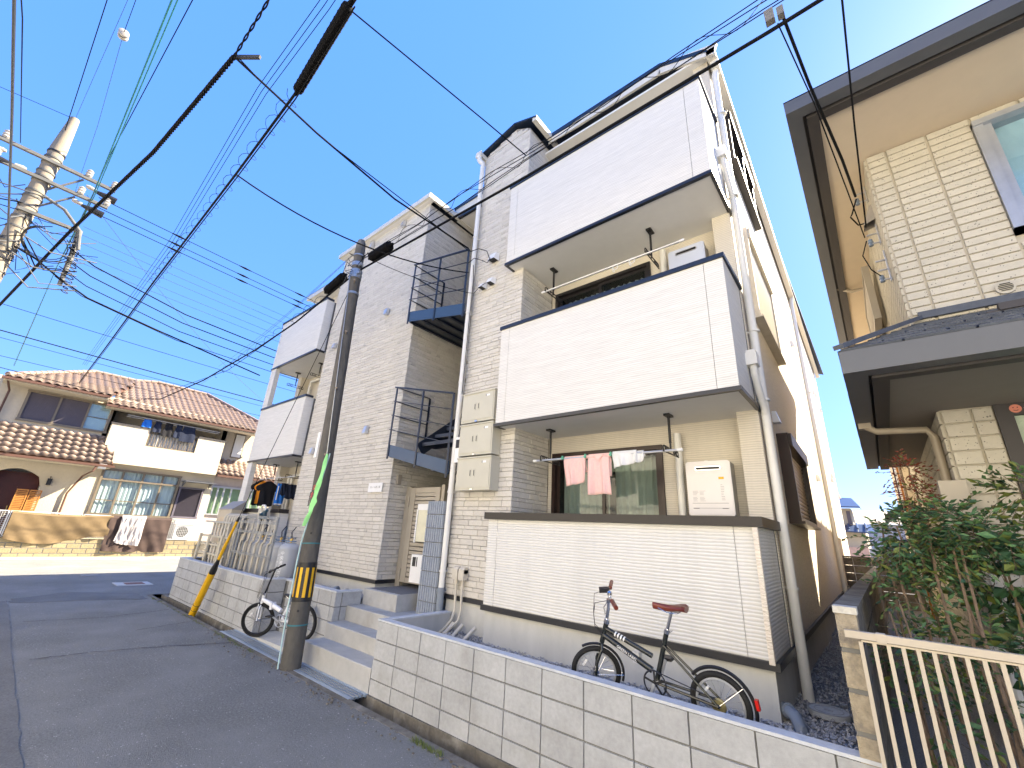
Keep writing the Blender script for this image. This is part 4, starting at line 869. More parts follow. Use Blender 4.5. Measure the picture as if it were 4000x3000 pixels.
# ================================================================== SHRUBS behind the fence
def leaf(mb,p,d,L,W,mi,rr):
    d=Vector(d).normalized(); s=d.cross(Vector((rr.uniform(-1,1),rr.uniform(-1,1),rr.uniform(.2,1)))).normalized(); n_=s.cross(d)
    p=Vector(p); m=p+d*L*.5-n_*L*.05; t_=p+d*L-n_*L*.12
    mb.add([p,m+s*W+n_*W*.25,t_,m-s*W+n_*W*.25,m],[(0,4,1),(4,2,1),(0,3,4),(4,3,2)],mi)
def shrub(label,stems,seed,leafn,tops,rad,size=(.045,.009),mix=(0,0,1,1,0,2),nm='shrub',grp='shrubs behind the beige railing',stem_m=bark):
    rr=random.Random(seed); o=thing(nm,label,'shrub',stems[0][0],grp)
    for pts,r0,r1 in [(s_,.014,.006) for s_ in stems]:
        q=MB(); P=[Vector(p) for p in pts]; out=[]
        for a,c in zip(P,P[1:]):
            for k in range(4): out.append(a.lerp(c,k/4)+Vector((rr.gauss(0,.006),rr.gauss(0,.006),0)))
        out.append(P[-1]); n=len(out); q.tube(out,[r0+(r1-r0)*i/(n-1) for i in range(n)],6); q.build('stem',stem_m,o)
    q=MB(); lv=MB()
    for c,rd,nn in tops:
        c=Vector(c)
        for i in range(int(nn*leafn*1.75)):
            # fronds: thin arching twig with paired narrow leaves
            v=Vector((rr.gauss(0,1),rr.gauss(0,1),rr.gauss(0,1))).normalized()*rd*rr.uniform(.2,1)
            p=c+Vector((v.x,v.y,v.z*.8)); d=(v.normalized()+Vector((0,0,rr.uniform(-.4,.5)))).normalized(); L=rr.uniform(.10,.20)
            pts=[p+d*L*t_-Vector((0,0,.25*L*t_*t_)) for t_ in (0,.35,.7,1)]; q.tube(pts,.0016,3,caps=False)
            for k in range(7):
                t_=.2+.8*k/6; pp=p+d*L*t_-Vector((0,0,.25*L*t_*t_)); s=d.cross(Vector((0,0,1))); 
                if s.length<.1: s=Vector((1,0,0))
                s.normalize(); sd_=1 if k%2 else -1
                dd=(d*.6+s*sd_*rr.uniform(.6,1)+Vector((0,0,rr.uniform(-.5,.3)))); leaf(lv,pp,dd,size[0]*rr.uniform(.8,1.5),size[1]*rr.uniform(.8,1.5),rr.choice(mix),rr)
    q.build('twigs',stem_m,o,kind='stuff'); lv.build('foliage',leafs,o,kind='stuff',smooth=False); return o
g_=-1.30
shrub('dense dark green shrub with narrow leaves beside the old block wall',[[(.10,4.15,g_),(.06,4.2,-.6),(.02,4.3,.1)],[(.2,4.2,g_),(.12,4.2,-.5),(.08,4.25,.2)],[(.0,4.3,g_),(-.02,4.4,-.4),(.0,4.5,.2)]],21,1,[((.10,4.3,.14),.17,60),((.22,4.35,.05),.16,50),((.06,4.3,-.22),.15,22),((.15,4.3,-.55),.16,26),((.02,4.6,-.05),.12,22)],.2)
shrub('taller nandina shrub with thin bare trunks in the middle of the bed',[[(.30,4.15,g_),(.25,4.15,-.7),(.22,4.2,-.1),(.24,4.25,.2)],[(.38,4.1,g_),(.31,4.15,-.5),(.34,4.2,.1)],[(.44,4.0,g_),(.36,4.1,-.6),(.38,4.2,.15)],[(.34,4.0,g_),(.40,4.1,-.8),(.33,4.2,-.2)]],22,1,[((.35,4.3,.22),.16,60),((.46,4.3,.12),.15,42),((.30,4.35,.0),.14,36),((.40,4.3,-.5),.16,22),((.28,4.2,-.85),.14,12)],.2)
shrub('leafy shrub with broad glossy leaves close to the cream house',[[(.56,4.4,g_),(.56,4.4,-.6),(.60,4.5,.1)],[(.66,4.5,g_),(.62,4.5,-.4),(.56,4.5,.0)]],23,1,[((.55,4.6,-.12),.15,26),((.60,4.5,-.5),.14,14),((.62,4.3,.15),.08,6)],.2,size=(.085,.02),mix=(1,1,1,0,2))
shrub('sparse shrub with a yellow-green top in front of the dark porch frame',[[(.95,4.4,g_),(.90,4.5,-.4),(.84,4.6,.25),(.80,4.6,.45)],[(1.02,4.5,g_),(.98,4.5,-.2),(.90,4.6,.3)]],24,1,[((.81,4.6,.46),.09,20),((.90,4.5,.15),.17,20),((1.0,4.5,.3),.12,10)],.2,size=(.06,.013),mix=(0,2,2,1))
shrub('slender plant with dry red leaves rising behind the dense shrub',[[(.26,5.3,g_),(.28,5.4,.0),(.30,5.5,.55),(.27,5.5,.85)]],25,1,[((.29,5.5,.55),.09,26),((.28,5.5,.75),.08,22),((.31,5.5,.38),.10,16)],.2,size=(.035,.007),mix=(3,3,3,3,2))
shrub('low straggly shrub with yellowing leaves at the end of the block wall',[[(.0,3.85,g_),(-.02,3.9,-.9),(-.06,4.0,-.35)],[(.06,3.8,g_),(.05,3.9,-.8),(.0,4.0,-.3)]],26,1,[((-.02,4.0,-.55),.12,12),((.05,3.9,-.9),.14,10)],.2,size=(.05,.011),mix=(0,0,2,1))
q=MB(); q.tube([(.52,4.9,-1.2),(.50,4.85,-.62),(.47,4.80,-.55),(.44,4.8,-.62)],.03,10); tag(local(q.build('white_duct',pipe_w)),'white bent duct behind the shrubs at the side wall','pipe')
# ================================================================== FAR HOUSES through the gap
fh=thing('far_house','small cream house with blue tiled roofs seen through the gap','house',(-1.2,31,-1.6))
q=MB(); q.box(-3.5,-.75,30.5,36,-1.7,1.15); q.box(-3.5,-1.2,31,36,1.15,2.35); q.build('wall',plaster,fh,smooth=False)
q=MB(); q.add([(-3.6,30.0,1.22),(-.25,30.0,1.05),(-.5,31.2,1.5),(-3.6,31.2,1.55),(-3.6,30.0,1.16),(-.25,30.0,.99)],[(0,1,2,3),(0,4,5,1)]); q.add([(-3.6,30.4,2.45),(-.75,30.4,2.4),(-1.1,32,3.0),(-3.6,32,3.15),(-3.6,30.4,2.38),(-.75,30.4,2.33),(-.75,35,2.4)],[(0,1,2,3),(0,4,5,1),(1,6,2)]); rfo=q.build('roof',blue_tile,fh,smooth=False)
for k in range(8):
    q=MB(); q.cyl((-3.3+.38*k,30.0,1.24-.02*k*.0),(-3.3+.37*k,31.2,1.56),.05,n=6); q.build('roof_rib',blue_tile,rfo)
q=MB(); q.box(-1.42,-1.25,30.95,31.0,1.5,2.2); q.build('window',shut_p,fh,smooth=False)
q=MB(); q.box(-2.2,-.75,30.2,30.5,-.16,.30); q.build('balcony',M('pink_louvre',(.62,.42,.33),rough=.8),fh,smooth=False)
q=MB(); q.box(-.74,.15,30.2,30.3,-.2,.28); q.build('fence_panel',M('pale_panel',(.5,.5,.5),rough=.8),fh,smooth=False)
fh2=thing('far_house','plain grey-walled house behind the blue-roofed one','house',(.5,45,-1.6))
q=MB(); q.box(-2,3,45,50,-1.7,2.2); q.build('wall',M('far_grey_wall',(.5,.5,.5),rough=.9),fh2,smooth=False)
q=MB(); q.add([(-2.3,44.6,2.2),(3.4,44.6,2.2),(3.4,47.5,3.4),(-1.5,47.5,3.4),(-2.3,50,2.2)],[(0,1,2,3),(4,0,3)]); q.build('roof',M('pale_roof',(.5,.42,.33),rough=.8),fh2,smooth=False)
fh3=thing('far_house','beige house with lattice wall directly behind the cream house','house',(1.2,14,-1.3))
q=MB(); q.box(.55,3,12.5,20,-1.3,3.1); q.build('wall',M('far_lattice_wall',(.5,.42,.30),rough=.9,var=.2,scale=5),fh3,smooth=False)
for k in range(4):
    q=MB(); q.box(.50,.55,12.7+1.1*k,12.85+1.1*k,-1.3,3.1); q.build('corner_post',[win_b,wood_o,alu,brown_f][k],fh3,smooth=False)
q=MB(); q.add([(.1,15.5,1.0),(.1,21,1.0),(.9,21,1.6),(.9,15.5,1.6)],[(0,1,2,3),(3,2,1,0)]); q.build('roof',slate,fh3,smooth=False)
# ================================================================== TILED HOUSE at the end of the lane (faces +X)
TH_=thing('tiled_house','cream two-storey house with brown clay tile roof at the end of the lane','house',(-28,3,-1.78))
HX=-25.15
b=MB()
hw=[(-.05,2.54,3.18,4.37),(2.92,5.68,-.14,1.72),(5.70,6.73,-.12,1.27)]
for r_ in rects(-3.0,7.05,-1.78,4.75,hw+[(.05,1.30,-1.7,1.40),(2.66,6.9,2.1,4.6)]): b.box(HX-.2,HX,r_[0],r_[1],r_[2],r_[3])
b.box(HX-.5,HX-.2,1.30,2.6,-1.78,1.4)
b.box(HX-1.3,HX-1.2,2.4,7.05,1.9,4.75); b.box(HX-1.2,HX,2.46,2.66,2.1,4.6); b.box(HX-1.2,HX,6.9,7.05,2.1,4.6)
b.box(-31,HX-1.3,-3,7.05,-1.78,4.7); b.box(-31,HX-.6,7.05,12,-1.78,4.5); b.build('wall',plaster,TH_,smooth=False)
# arch spandrel
q=MB(); n=10; pts=[(.05,1.40)]; pts+=[(.05+1.25*k/n,1.05+.33*math.sin(math.pi*(.15+.85*k/n)) if k<n else .78) for k in range(n+1)]; pts+=[(1.30,1.40)]
q.prism(pts[::-1],'x',HX-.2,HX+.0); q.build('arch',plaster,TH_,smooth=False)
q=MB(); q.box(HX-1.15,HX-1.0,-1.0,1.3,-1.7,1.30); d_=q.build('door',door_r,TH_,smooth=False)
for y in (.2,.75):
    for z in (-.9,.1): q=MB(); q.box(HX-1.0,HX-.97,y,y+.42,z,z+.7); q.build('door_panel',door_r,d_,smooth=False)
q=MB(); q.box(HX-.99,HX-.93,.68,.71,-.4,0); q.build('handle',M('brass',(.5,.35,.12),rough=.3,metal=1),d_,smooth=False)
# balcony
bal=MB()
for r_ in rects(2.63,6.96,1.95,3.60,[(3.95,5.82,2.84,3.60)]): bal.box(HX+.25,HX+.37,r_[0],r_[1],r_[2],r_[3])
bal.box(HX,HX+.25,2.63,2.75,1.95,3.6); bal.box(HX,HX+.25,6.84,6.96,1.95,3.6); bal.box(HX-1.2,HX+.25,2.75,6.84,1.95,2.05); bo=bal.build('balcony',plaster,TH_,smooth=False)
for ya,yb in ((2.58,3.95),(5.82,7.0)): q=MB(); q.box(HX+.21,HX+.41,ya,yb,3.60,3.65); q.build('coping',gut_d,bo,smooth=False)
for k in range(16):
    y=3.99+.121*k; q=MB(); q.box(HX+.29,HX+.33,y-.015,y+.015,2.86,3.58); q.build('baluster',win_b,bo,smooth=False)
q=MB(); q.box(HX+.27,HX+.35,3.95,5.82,3.55,3.60); q.box(HX+.27,HX+.35,3.95,5.82,2.84,2.88); q.build('hand_rail',win_b,bo,smooth=False)
q=MB(); curtain(q,4.0,5.8,HX+.20,2.86,3.42,.03,9,axis='x'); q.build('balcony_cloth',curt_w,bo)
q=MB(); q.cyl((HX+.45,3.0,4.05),(HX+.45,6.6,4.0),.018,n=8); q.cyl((HX+.30,3.0,4.0),(HX+.30,6.6,3.95),.018,n=8); lp=q.build('laundry_rail',alu,bo)
for i,(y,w_,h,m) in enumerate(((3.75,.35,.35,blue_m),(4.15,.30,.5,navy_c),(4.55,.35,.62,black_c),(4.95,.3,.6,navy_c),(5.35,.62,.72,navy_c))):
    q=MB(); q.grid(lambda u,v,y=y,w_=w_,h=h:(HX+.42+.02*math.sin(u*9+v*2),y+w_*(u-.5)*(1 if v<.7 else .8)+0,4.0-h*(1-v)),6,4); o=q.build('hanging_garment',m,None); local(o); tag(o,['blue small items','dark navy shirt','black shirt','navy trousers','wide navy sweater'][i]+' hanging on the upper balcony of the tiled house','garment','laundry on the balcony of the tiled house')
# windows
def hwindow(y0,y1,z0,z1,muls,transom,m,cm,dep=.1,label=None):
    q=MB(); e=.06
    q.box(HX-dep,HX+.05,y0-.02,y0+e,z0,z1); q.box(HX-dep,HX+.05,y1-e,y1+.02,z0,z1); q.box(HX-dep,HX+.06,y0-.04,y1+.04,z1-e,z1+.02); q.box(HX-dep,HX+.07,y0-.04,y1+.04,z0-.03,z0+e)
    for y in muls: q.box(HX-dep*.6,HX+.02,y-.035,y+.035,z0+e,z1-e)
    if transom: q.box(HX-dep*.6,HX+.05,y0+e,y1-e,transom-.035,transom+.035)
    return q.build('window',m,TH_,smooth=False,label=label)
w1=hwindow(-.05,2.54,3.18,4.37,[.89,1.78],None,win_b,None,label='upper window with two dark shutters and one pale pane')
for ya,yb in ((.01,.855),(.925,1.745)):
    z=3.24
    while z<4.30: q=MB(); q.box(HX-.05,HX-.02,ya,yb,z,z+.036); q.build('slat',shut_p,w1,smooth=False); z+=.044
    q=MB(); q.box(HX-.08,HX-.055,ya,yb,3.22,4.32); q.build('shutter_backing',gut_d,w1,smooth=False)
q=MB(); q.box(HX-.04,HX-.035,1.82,2.48,3.24,4.31); q.build('pane',glass_b,w1,smooth=False)
q=MB(); q.box(HX-.07,HX-.05,1.82,2.48,3.24,4.31); q.build('blind',M('pale_blue_blind',(.5,.56,.56),rough=.6,var=.08,scale=3),w1,smooth=False)
q=MB(); q.box(HX-.035,HX-.0,1.82,2.48,3.74,3.77); q.build('sash',win_b,w1,smooth=False)
w2=hwindow(2.92,5.68,-.14,1.72,[3.62,4.33,5.03],1.29,win_b,None,label='large ground-floor window with white curtains and transom lights')
for k,(ya,yb) in enumerate(((2.98,3.585),(3.655,4.295),(4.365,4.995),(5.065,5.62))):
    q=MB(); q.box(HX-.04,HX-.034,ya,yb,-.08,1.255); q.build('pane',glass_b,w2,smooth=False); q=MB(); q.box(HX-.04,HX-.034,ya,yb,1.325,1.66); q.build('pane',glass_b,w2,smooth=False)
    q=MB(); q.box(HX-.03,HX+.0,ya,yb,.42,.46); q.build('sash',win_b,w2,smooth=False)
q=MB(); curtain(q,2.98,5.62,HX-.10,-.1,1.66,.015,16,axis='x'); q.build('curtain',curt_w,w2)
w3=hwindow(5.76,6.73,-.10,1.25,[],None,shut_p,None,dep=.05,label='closed ribbed shutter beside the large window')
z=-.03
while z<1.15: q=MB(); q.prism([(HX-.02,z),(HX+.03,z+.018),(HX-.02,z+.036)],'y',5.83,6.66); q.build('slat',shut_p,w3,smooth=False); z+=.042
q=MB(); q.box(HX+.0,HX+.65,5.75,6.98,1.50,1.54); q.prism([(HX+.03,1.30),(HX+.5,1.50),(HX+.03,1.50)],'y',5.8,5.84); q.prism([(HX+.03,1.30),(HX+.5,1.50),(HX+.03,1.50)],'y',6.88,6.92); q.build('awning',gut_n,TH_,smooth=False)
# bay window at the right
for xa,za,zb in ((-.08,-1.75,.12),(-.06,1.45,1.95)): q=MB(); q.box(HX-.55,HX+xa,7.05,9.6,za,zb); q.build('bay_wall',M('pinkish_plaster',(.42,.36,.33),rough=.95,var=.1),TH_,smooth=False)
q=MB()
for y in (7.08,7.35,7.62,7.95,8.4,8.9,9.4): q.box(HX-.12,HX-.04,y-.035,y+.035,.12,1.45)
q.box(HX-.12,HX-.0,7.05,9.6,.10,.16); q.box(HX-.12,HX-.0,7.05,9.6,1.40,1.48); bw=q.build('window',alu,TH_,smooth=False,label='bay window with pale frame and green blinds')
q=MB(); q.box(HX-.20,HX-.18,7.05,9.6,.15,1.42); q.build('curtain',curt_g,bw,smooth=False); q=MB(); q.box(HX-.10,HX-.095,7.05,9.6,.15,1.42); q.build('pane',glass_b,bw,smooth=False)
q=MB(); q.box(HX-.62,HX-.55,7.62,8.12,3.0,4.28); q.build('window',win_b,TH_,smooth=False,label='narrow upper window at the right end')
q=MB(); q.box(HX-.55,HX-.54,7.66,8.08,3.05,4.22); q.build('window_grille',curt_w,TH_,smooth=False)
# porch lamp, post
q=MB(); q.box(HX+.02,HX+.12,1.42,1.55,.85,1.1); q.tube([(HX,1.48,1.15),(HX+.07,1.48,1.18),(HX+.07,1.48,1.1)],.012,6); q.build('porch_lamp',black_p,TH_)
# tile roofs
RT=[]
tile_me=None
def tile_mesh():
    me=bpy.data.meshes.new('roof_tile'); n=6; vs=[]; fs=[]
    for j in range(2):
        for i in range(n+1):
            u=i/n; z=.045*(math.sin(math.pi*min(1,u/.7)) if u<.7 else -.45*math.sin(math.pi*(u-.7)/.3)); vs.append((u-.5,(-.5+j),z+.03*(1-j)))
    for i in range(n+1): vs.append((i/n-.5,-.5,vs[i][2]-.03))
    for i in range(n): fs+=[(i,i+1,n+2+i,n+1+i),(2*n+2+i,2*n+3+i,i+1,i)]
    me.from_pydata(vs,[],fs); me.materials.append(rtile); me.polygons.foreach_set('use_smooth',[True]*len(fs)); me.update(); return me,vs,fs
tile_me,TV,TF=tile_mesh()
def inpoly(p,poly):
    c=False; j=len(poly)-1
    for i in range(len(poly)):
        if (poly[i][1]>p[1])!=(poly[j][1]>p[1]) and p[0]<(poly[j][0]-poly[i][0])*(p[1]-poly[i][1])/(poly[j][1]-poly[i][1])+poly[i][0]: c=not c
        j=i
    return c
def tile_roof(poly3,eave_dir,parent,tw=.26,tl_=.26):
    # planar roof polygon, first two points along the eave
    P=[Vector(p) for p in poly3]; X=(P[1]-P[0]).normalized(); N=X.cross(P[2]-P[0]).normalized()
    if N.z<0: N=-N
    Y=N.cross(X)
    if (P[2]-P[0]).dot(Y)<0: X=-X; Y=N.cross(X); P[0],P[1]=P[1],P[0]
    o=P[0]; q2=[((p-o).dot(X),(p-o).dot(Y)) for p in [Vector(p) for p in poly3]]
    umin,umax=min(a for a,_ in q2),max(a for a,_ in q2); vmax=max(b_ for _,b_ in q2)
    q=MB(); q.add([tuple(Vector(p)-N*.02) for p in poly3]+[tuple(Vector(p)-N*.12) for p in poly3],[tuple(range(len(poly3))),tuple(range(len(poly3),2*len(poly3)))[::-1]]+[(i,(i+1)%len(poly3),len(poly3)+(i+1)%len(poly3),len(poly3)+i) for i in range(len(poly3))]); q.build('roof',rtile_j,parent,smooth=False)
    v=tl_/2-.03; rm=Matrix(((X.x,Y.x,N.x),(X.y,Y.y,N.y),(X.z,Y.z,N.z)))
    while v<vmax:
        u=umin+tw/2
        while u<umax:
            if inpoly((u,v),q2): RT.append((o+X*u+Y*v,rm,(tw*1.02,tl_*1.12,1)))
            u+=tw
        v+=tl_
ZE=4.66
tile_roof([(-24.35,-.8,4.62),(-24.35,2.2,4.66),(-28.5,3.5,6.42),(-28.4,1.7,6.38)],0,TH_)
tile_roof([(-24.55,2.2,4.36),(-24.55,9.6,4.42),(-28.6,6.5,6.58),(-28.6,4.2,6.6),(-28.5,3.3,6.42)],0,TH_)
tile_roof([(-24.1,-3.0,1.86),(-24.1,3.05,1.86),(HX+.02,2.55,3.02),(HX+.02,-3.0,3.02)],0,TH_)
tile_roof([(HX+.35,7.0,2.04),(HX+.35,10.0,2.04),(HX-.6,10,2.85),(HX-.6,7.0,2.85)],0,TH_)
RT.sort(key=lambda t:t[0].length)
for c,rm,s in RT[:300]:
    o=put(tile_me,'roof_tile',c,rm,s,TH_)
q=MB()
for c,rm,s in RT[300:]:
    mt=Matrix.Translation(c)@rm.to_4x4()@Matrix.Diagonal((*s,1)); q.add([mt@Vector(v) for v in TV],TF)
q.build('roof_tiles',rtile,TH_,kind='stuff')
def ridge(a,c): 
    q=MB(); a=Vector(a); c=Vector(c); n=max(2,int((c-a).length/.3))
    for i in range(n): q.cyl(a.lerp(c,i/n),a.lerp(c,(i+1.08)/n),.09,.075,n=8)
    q.build('ridge_tiles',rtile,TH_,kind='stuff')
ridge((-24.4,-.75,4.68),(-28.4,1.7,6.42)); ridge((-28.4,1.7,6.42),(-28.5,3.3,6.46)); ridge((-28.5,3.3,6.46),(-28.6,4.2,6.66)); ridge((-28.6,4.2,6.66),(-28.6,6.5,6.64)); ridge((-28.6,6.5,6.64),(-24.6,9.5,4.5))
for a,c in (((-24.25,-.85,4.52),(-24.25,2.2,4.56)),((-24.45,2.2,4.26),(-24.45,9.6,4.32)),((-24.0,-3,1.74),(-24.0,3.1,1.74)),((HX+.45,7.0,1.94),(HX+.45,10,1.94))):
    q=MB(); q.bar(a,c,.10,.09); q.build('gutter',gut_c,TH_,smooth=False)
q=MB(); q.box(-25.1,-24.3,-.8,2.2,4.44,4.5); q.box(-25.1,-24.5,2.25,9.5,4.2,4.25); q.box(-25.1,-24.1,-3,3.0,1.68,1.72); q.build('soffit',plaster,TH_,smooth=False)
q=MB(); q.tube([(-24.0,2.55,1.72),(-24.0,2.5,1.5),(-25.05,2.35,1.3),(-25.08,2.1,.6),(-25.08,2.1,-1.7)],.035,8); q.build('downpipe',gut_c,TH_)
q=MB(); q.tube([(-24.3,-.7,4.5),(-25.0,-.55,4.2),(-25.1,-.55,1.9)],.035,8); q.build('downpipe',gut_c,TH_)
q=MB(); q.add([(-24.28,2.62,1.62),(-24.02,2.62,1.62),(-23.98,2.62,1.80),(-24.30,2.62,1.80),(-24.28,2.85,1.62),(-24.02,2.85,1.62),(-23.98,2.85,1.80),(-24.30,2.85,1.80)],[(0,1,2,3),(7,6,5,4),(0,4,5,1),(1,5,6,2),(2,6,7,3),(3,7,4,0)]); q.build('rainwater_head',white_p,TH_,smooth=False)
# orange louvred shutters leaning at the porch
for i,y in enumerate((.72,1.07)):
    o=thing('louvred_shutter','orange louvred wooden shutter leaning in the porch, %s one'%['left','right'][i],'shutter',(-24.7,y+.16,-.2),'orange shutters in the porch')
    q=MB(); q.box(-24.75,-24.70,y,y+.035,-.16,.62); q.box(-24.75,-24.70,y+.285,y+.32,-.16,.62); q.box(-24.75,-24.70,y+.035,y+.285,.57,.62); q.box(-24.75,-24.70,y+.035,y+.285,-.16,-.11); q.build('frame',wood_o,o,smooth=False)
    for k in range(11): q=MB(); z=-.10+.06*k; q.box(-24.74,-24.71,y+.035,y+.285,z,z+.042); q.build('slat',wood_o,o,smooth=False)
# boundary wall of split blocks with mesh fence and sheets hung over it
fw_=thing('garden_wall','low cream split-block garden wall below the tiled house','wall',(-24.5,3,-1.8))
bb=unit_piece('split_block',base_blk,e=.03,ez=.06)
lst=[]
for r_ in range(4):
    y=-4.0-.2*(r_%2)
    while y<7.0: lst.append(((-24.55,y+.2,-1.08-.18*r_-.09),RX,(.39,.12,.17),0)); y+=.40
pieces(lst,'block','blocks',[bb],[base_blk],fw_,300,e=.03,ez=.06)
q=MB(); q.box(-24.66,-24.5,-4,7.0,-1.8,-1.09); q.build('mortar_core',mortar,fw_,smooth=False)
ff=thing('mesh_fence','white wire mesh fence on top of the cream garden wall','fence',(-24.55,3,-1.08))
for ya,yb in ((-4,.78),(.80,2.75),(2.77,4.73),(4.75,6.97)):
    q=MB(); q.bar((-24.55,ya,-.17),(-24.55,yb,-.17),.03); q.bar((-24.55,ya,-1.03),(-24.55,yb,-1.03),.03); q.bar((-24.55,ya+.015,-1.07),(-24.55,ya+.015,-.17),.03); q.bar((-24.55,yb-.015,-1.07),(-24.55,yb-.015,-.17),.03); fp=q.build('fence_frame',mesh_w,ff,smooth=False)
    q=MB(); y=ya+.06
    while y<yb: q.bar((-24.55,y,-1.03),(-24.55,y,-.17),.007); y+=.065
    for k in range(12): q.bar((-24.555,ya,-1.0+.07*k),(-24.555,yb,-1.0+.07*k),.007)
    q.build('wire_mesh',mesh_w,ff,kind='stuff',smooth=False)
def sheet(y0,y1,zt,zb0,zb1,m,label,sag=.0,x=-24.50,stripe=False):
    q=MB()
    def fn(u,v):
        y=y0+(y1-y0)*u; top=zt-.03*math.sin(u*3.1416)*sag*2; bot=zb0+(zb1-zb0)*u-.22*sag*math.sin(math.pi*min(1,u*1.25)) ; z=bot+(top-bot)*v
        fold=.035*math.sin(u*8+v*3)+.025*math.sin((u-v*.5)*17)+.015*math.sin(u*31+v*9); return (x+.045+fold*(1.25-v)+(.02 if v<.95 else -.05),y,z)
    q.grid(fn,60,16); o=q.build('draped_sheet',m); local(o); tag(o,label,'sheet','sheets hung over the mesh fence'); return o
sheet(.85,3.68,-.16,-1.12,-.98,cloth_b,'long tan sheet sagging over the mesh fence',1.0)
sheet(3.60,5.68,-.15,-1.52,-1.56,cloth_d,'dark brown sheet hanging down over the garden wall',.1)
sheet(3.95,4.75,-.12,-1.20,-1.32,cloth_p,'small patterned grey and white cloth over the dark sheet',.1,x=-24.43)
q=MB()
for k in range(5): q.grid(lambda u,v,k=k:(-24.33-.00+.02*math.sin(k),4.02+.15*k-.12*(1-v)+.05*u,-.16-.98*(1-v)),1,5)
o=q.build('cloth_stripes',M('faded_stripe',(.38,.36,.36),rough=.95,var=.2,scale=30),None,kind='stuff')
# air conditioner behind the mesh
o=thing('air_conditioner_unit','white outdoor air conditioner unit behind the mesh fence','air conditioner',(-24.9,6.3,-1.0))
q=MB(); q.box(-25.1,-24.75,5.95,6.75,-1.0,-.42); q.build('case',white_p,o,smooth=False); q=MB(); q.cyl((-24.75,6.25,-.71),(-24.74,6.25,-.71),.23,n=24); q.build('fan_grille',black_p,o)
q=MB(); q.box(-25.1,-24.7,5.9,6.8,-.40,-.22); q.build('cover_sheet',white_c,o,smooth=False)
# grey block corner behind (right of mesh)
o=thing('grey_corner_wall','grey block wall corner right of the mesh fence','wall',(-24.3,7.4,-1.8)); lst=[]
for r_ in range(4):
    for i in range(6): lst.append(((-24.45,7.2+.40*i,-1.06-.18*r_-.09),RX,(.39,.12,.17),0))
pieces(lst,'block','blocks',[unit_piece('dark_block',conc_old,e=.03,ez=.06)],[conc_old],o,300)
# ================================================================== HOUSES ACROSS THE LANE (behind the viewer, they bounce light back)
def plainhouse(x0,x1,y0,y1,z1,m,label):
    o=thing('house_across_lane',label,'house',((x0+x1)/2,(y0+y1)/2,-1.75)); q=MB(); q.box(x0,x1,y0,y1,-1.75,z1); q.build('wall',m,o,smooth=False)
    q=MB(); ym=(y0+y1)/2; q.prism([(y0-.4,z1),(y1+.4,z1),(ym,z1+1.6)],'x',x0-.4,x1+.4); q.build('roof',slate,o,smooth=False)
    x=x0+1
    while x<x1-2:
        for z in (-.6,2.3):
            if z+1.2<z1: q=MB(); q.box(x,x+1.5,y1,y1+.05,z,z+1.2); f_=q.build('window',win_b,o,smooth=False); q=MB(); q.box(x+.06,x+1.44,y1+.05,y1+.056,z+.06,z+1.14); q.build('pane',frost,f_,smooth=False)
        x+=3
plainhouse(-12.5,-3.5,-12,-4.6,5.2,M('opposite_cream',(.80,.76,.68),rough=.9,var=.04),'cream two-storey house across the lane, out of view on the left')
plainhouse(-2,8,-12,-4.4,5.4,M('opposite_wall',(.80,.78,.74),rough=.9,var=.04),'white two-storey house across the lane, behind the viewer')
plainhouse(-23,-14.5,-14,-5.4,4.4,M('opposite_wall2',(.7,.66,.6),rough=.9,var=.04),'beige house across the lane near the cross street')
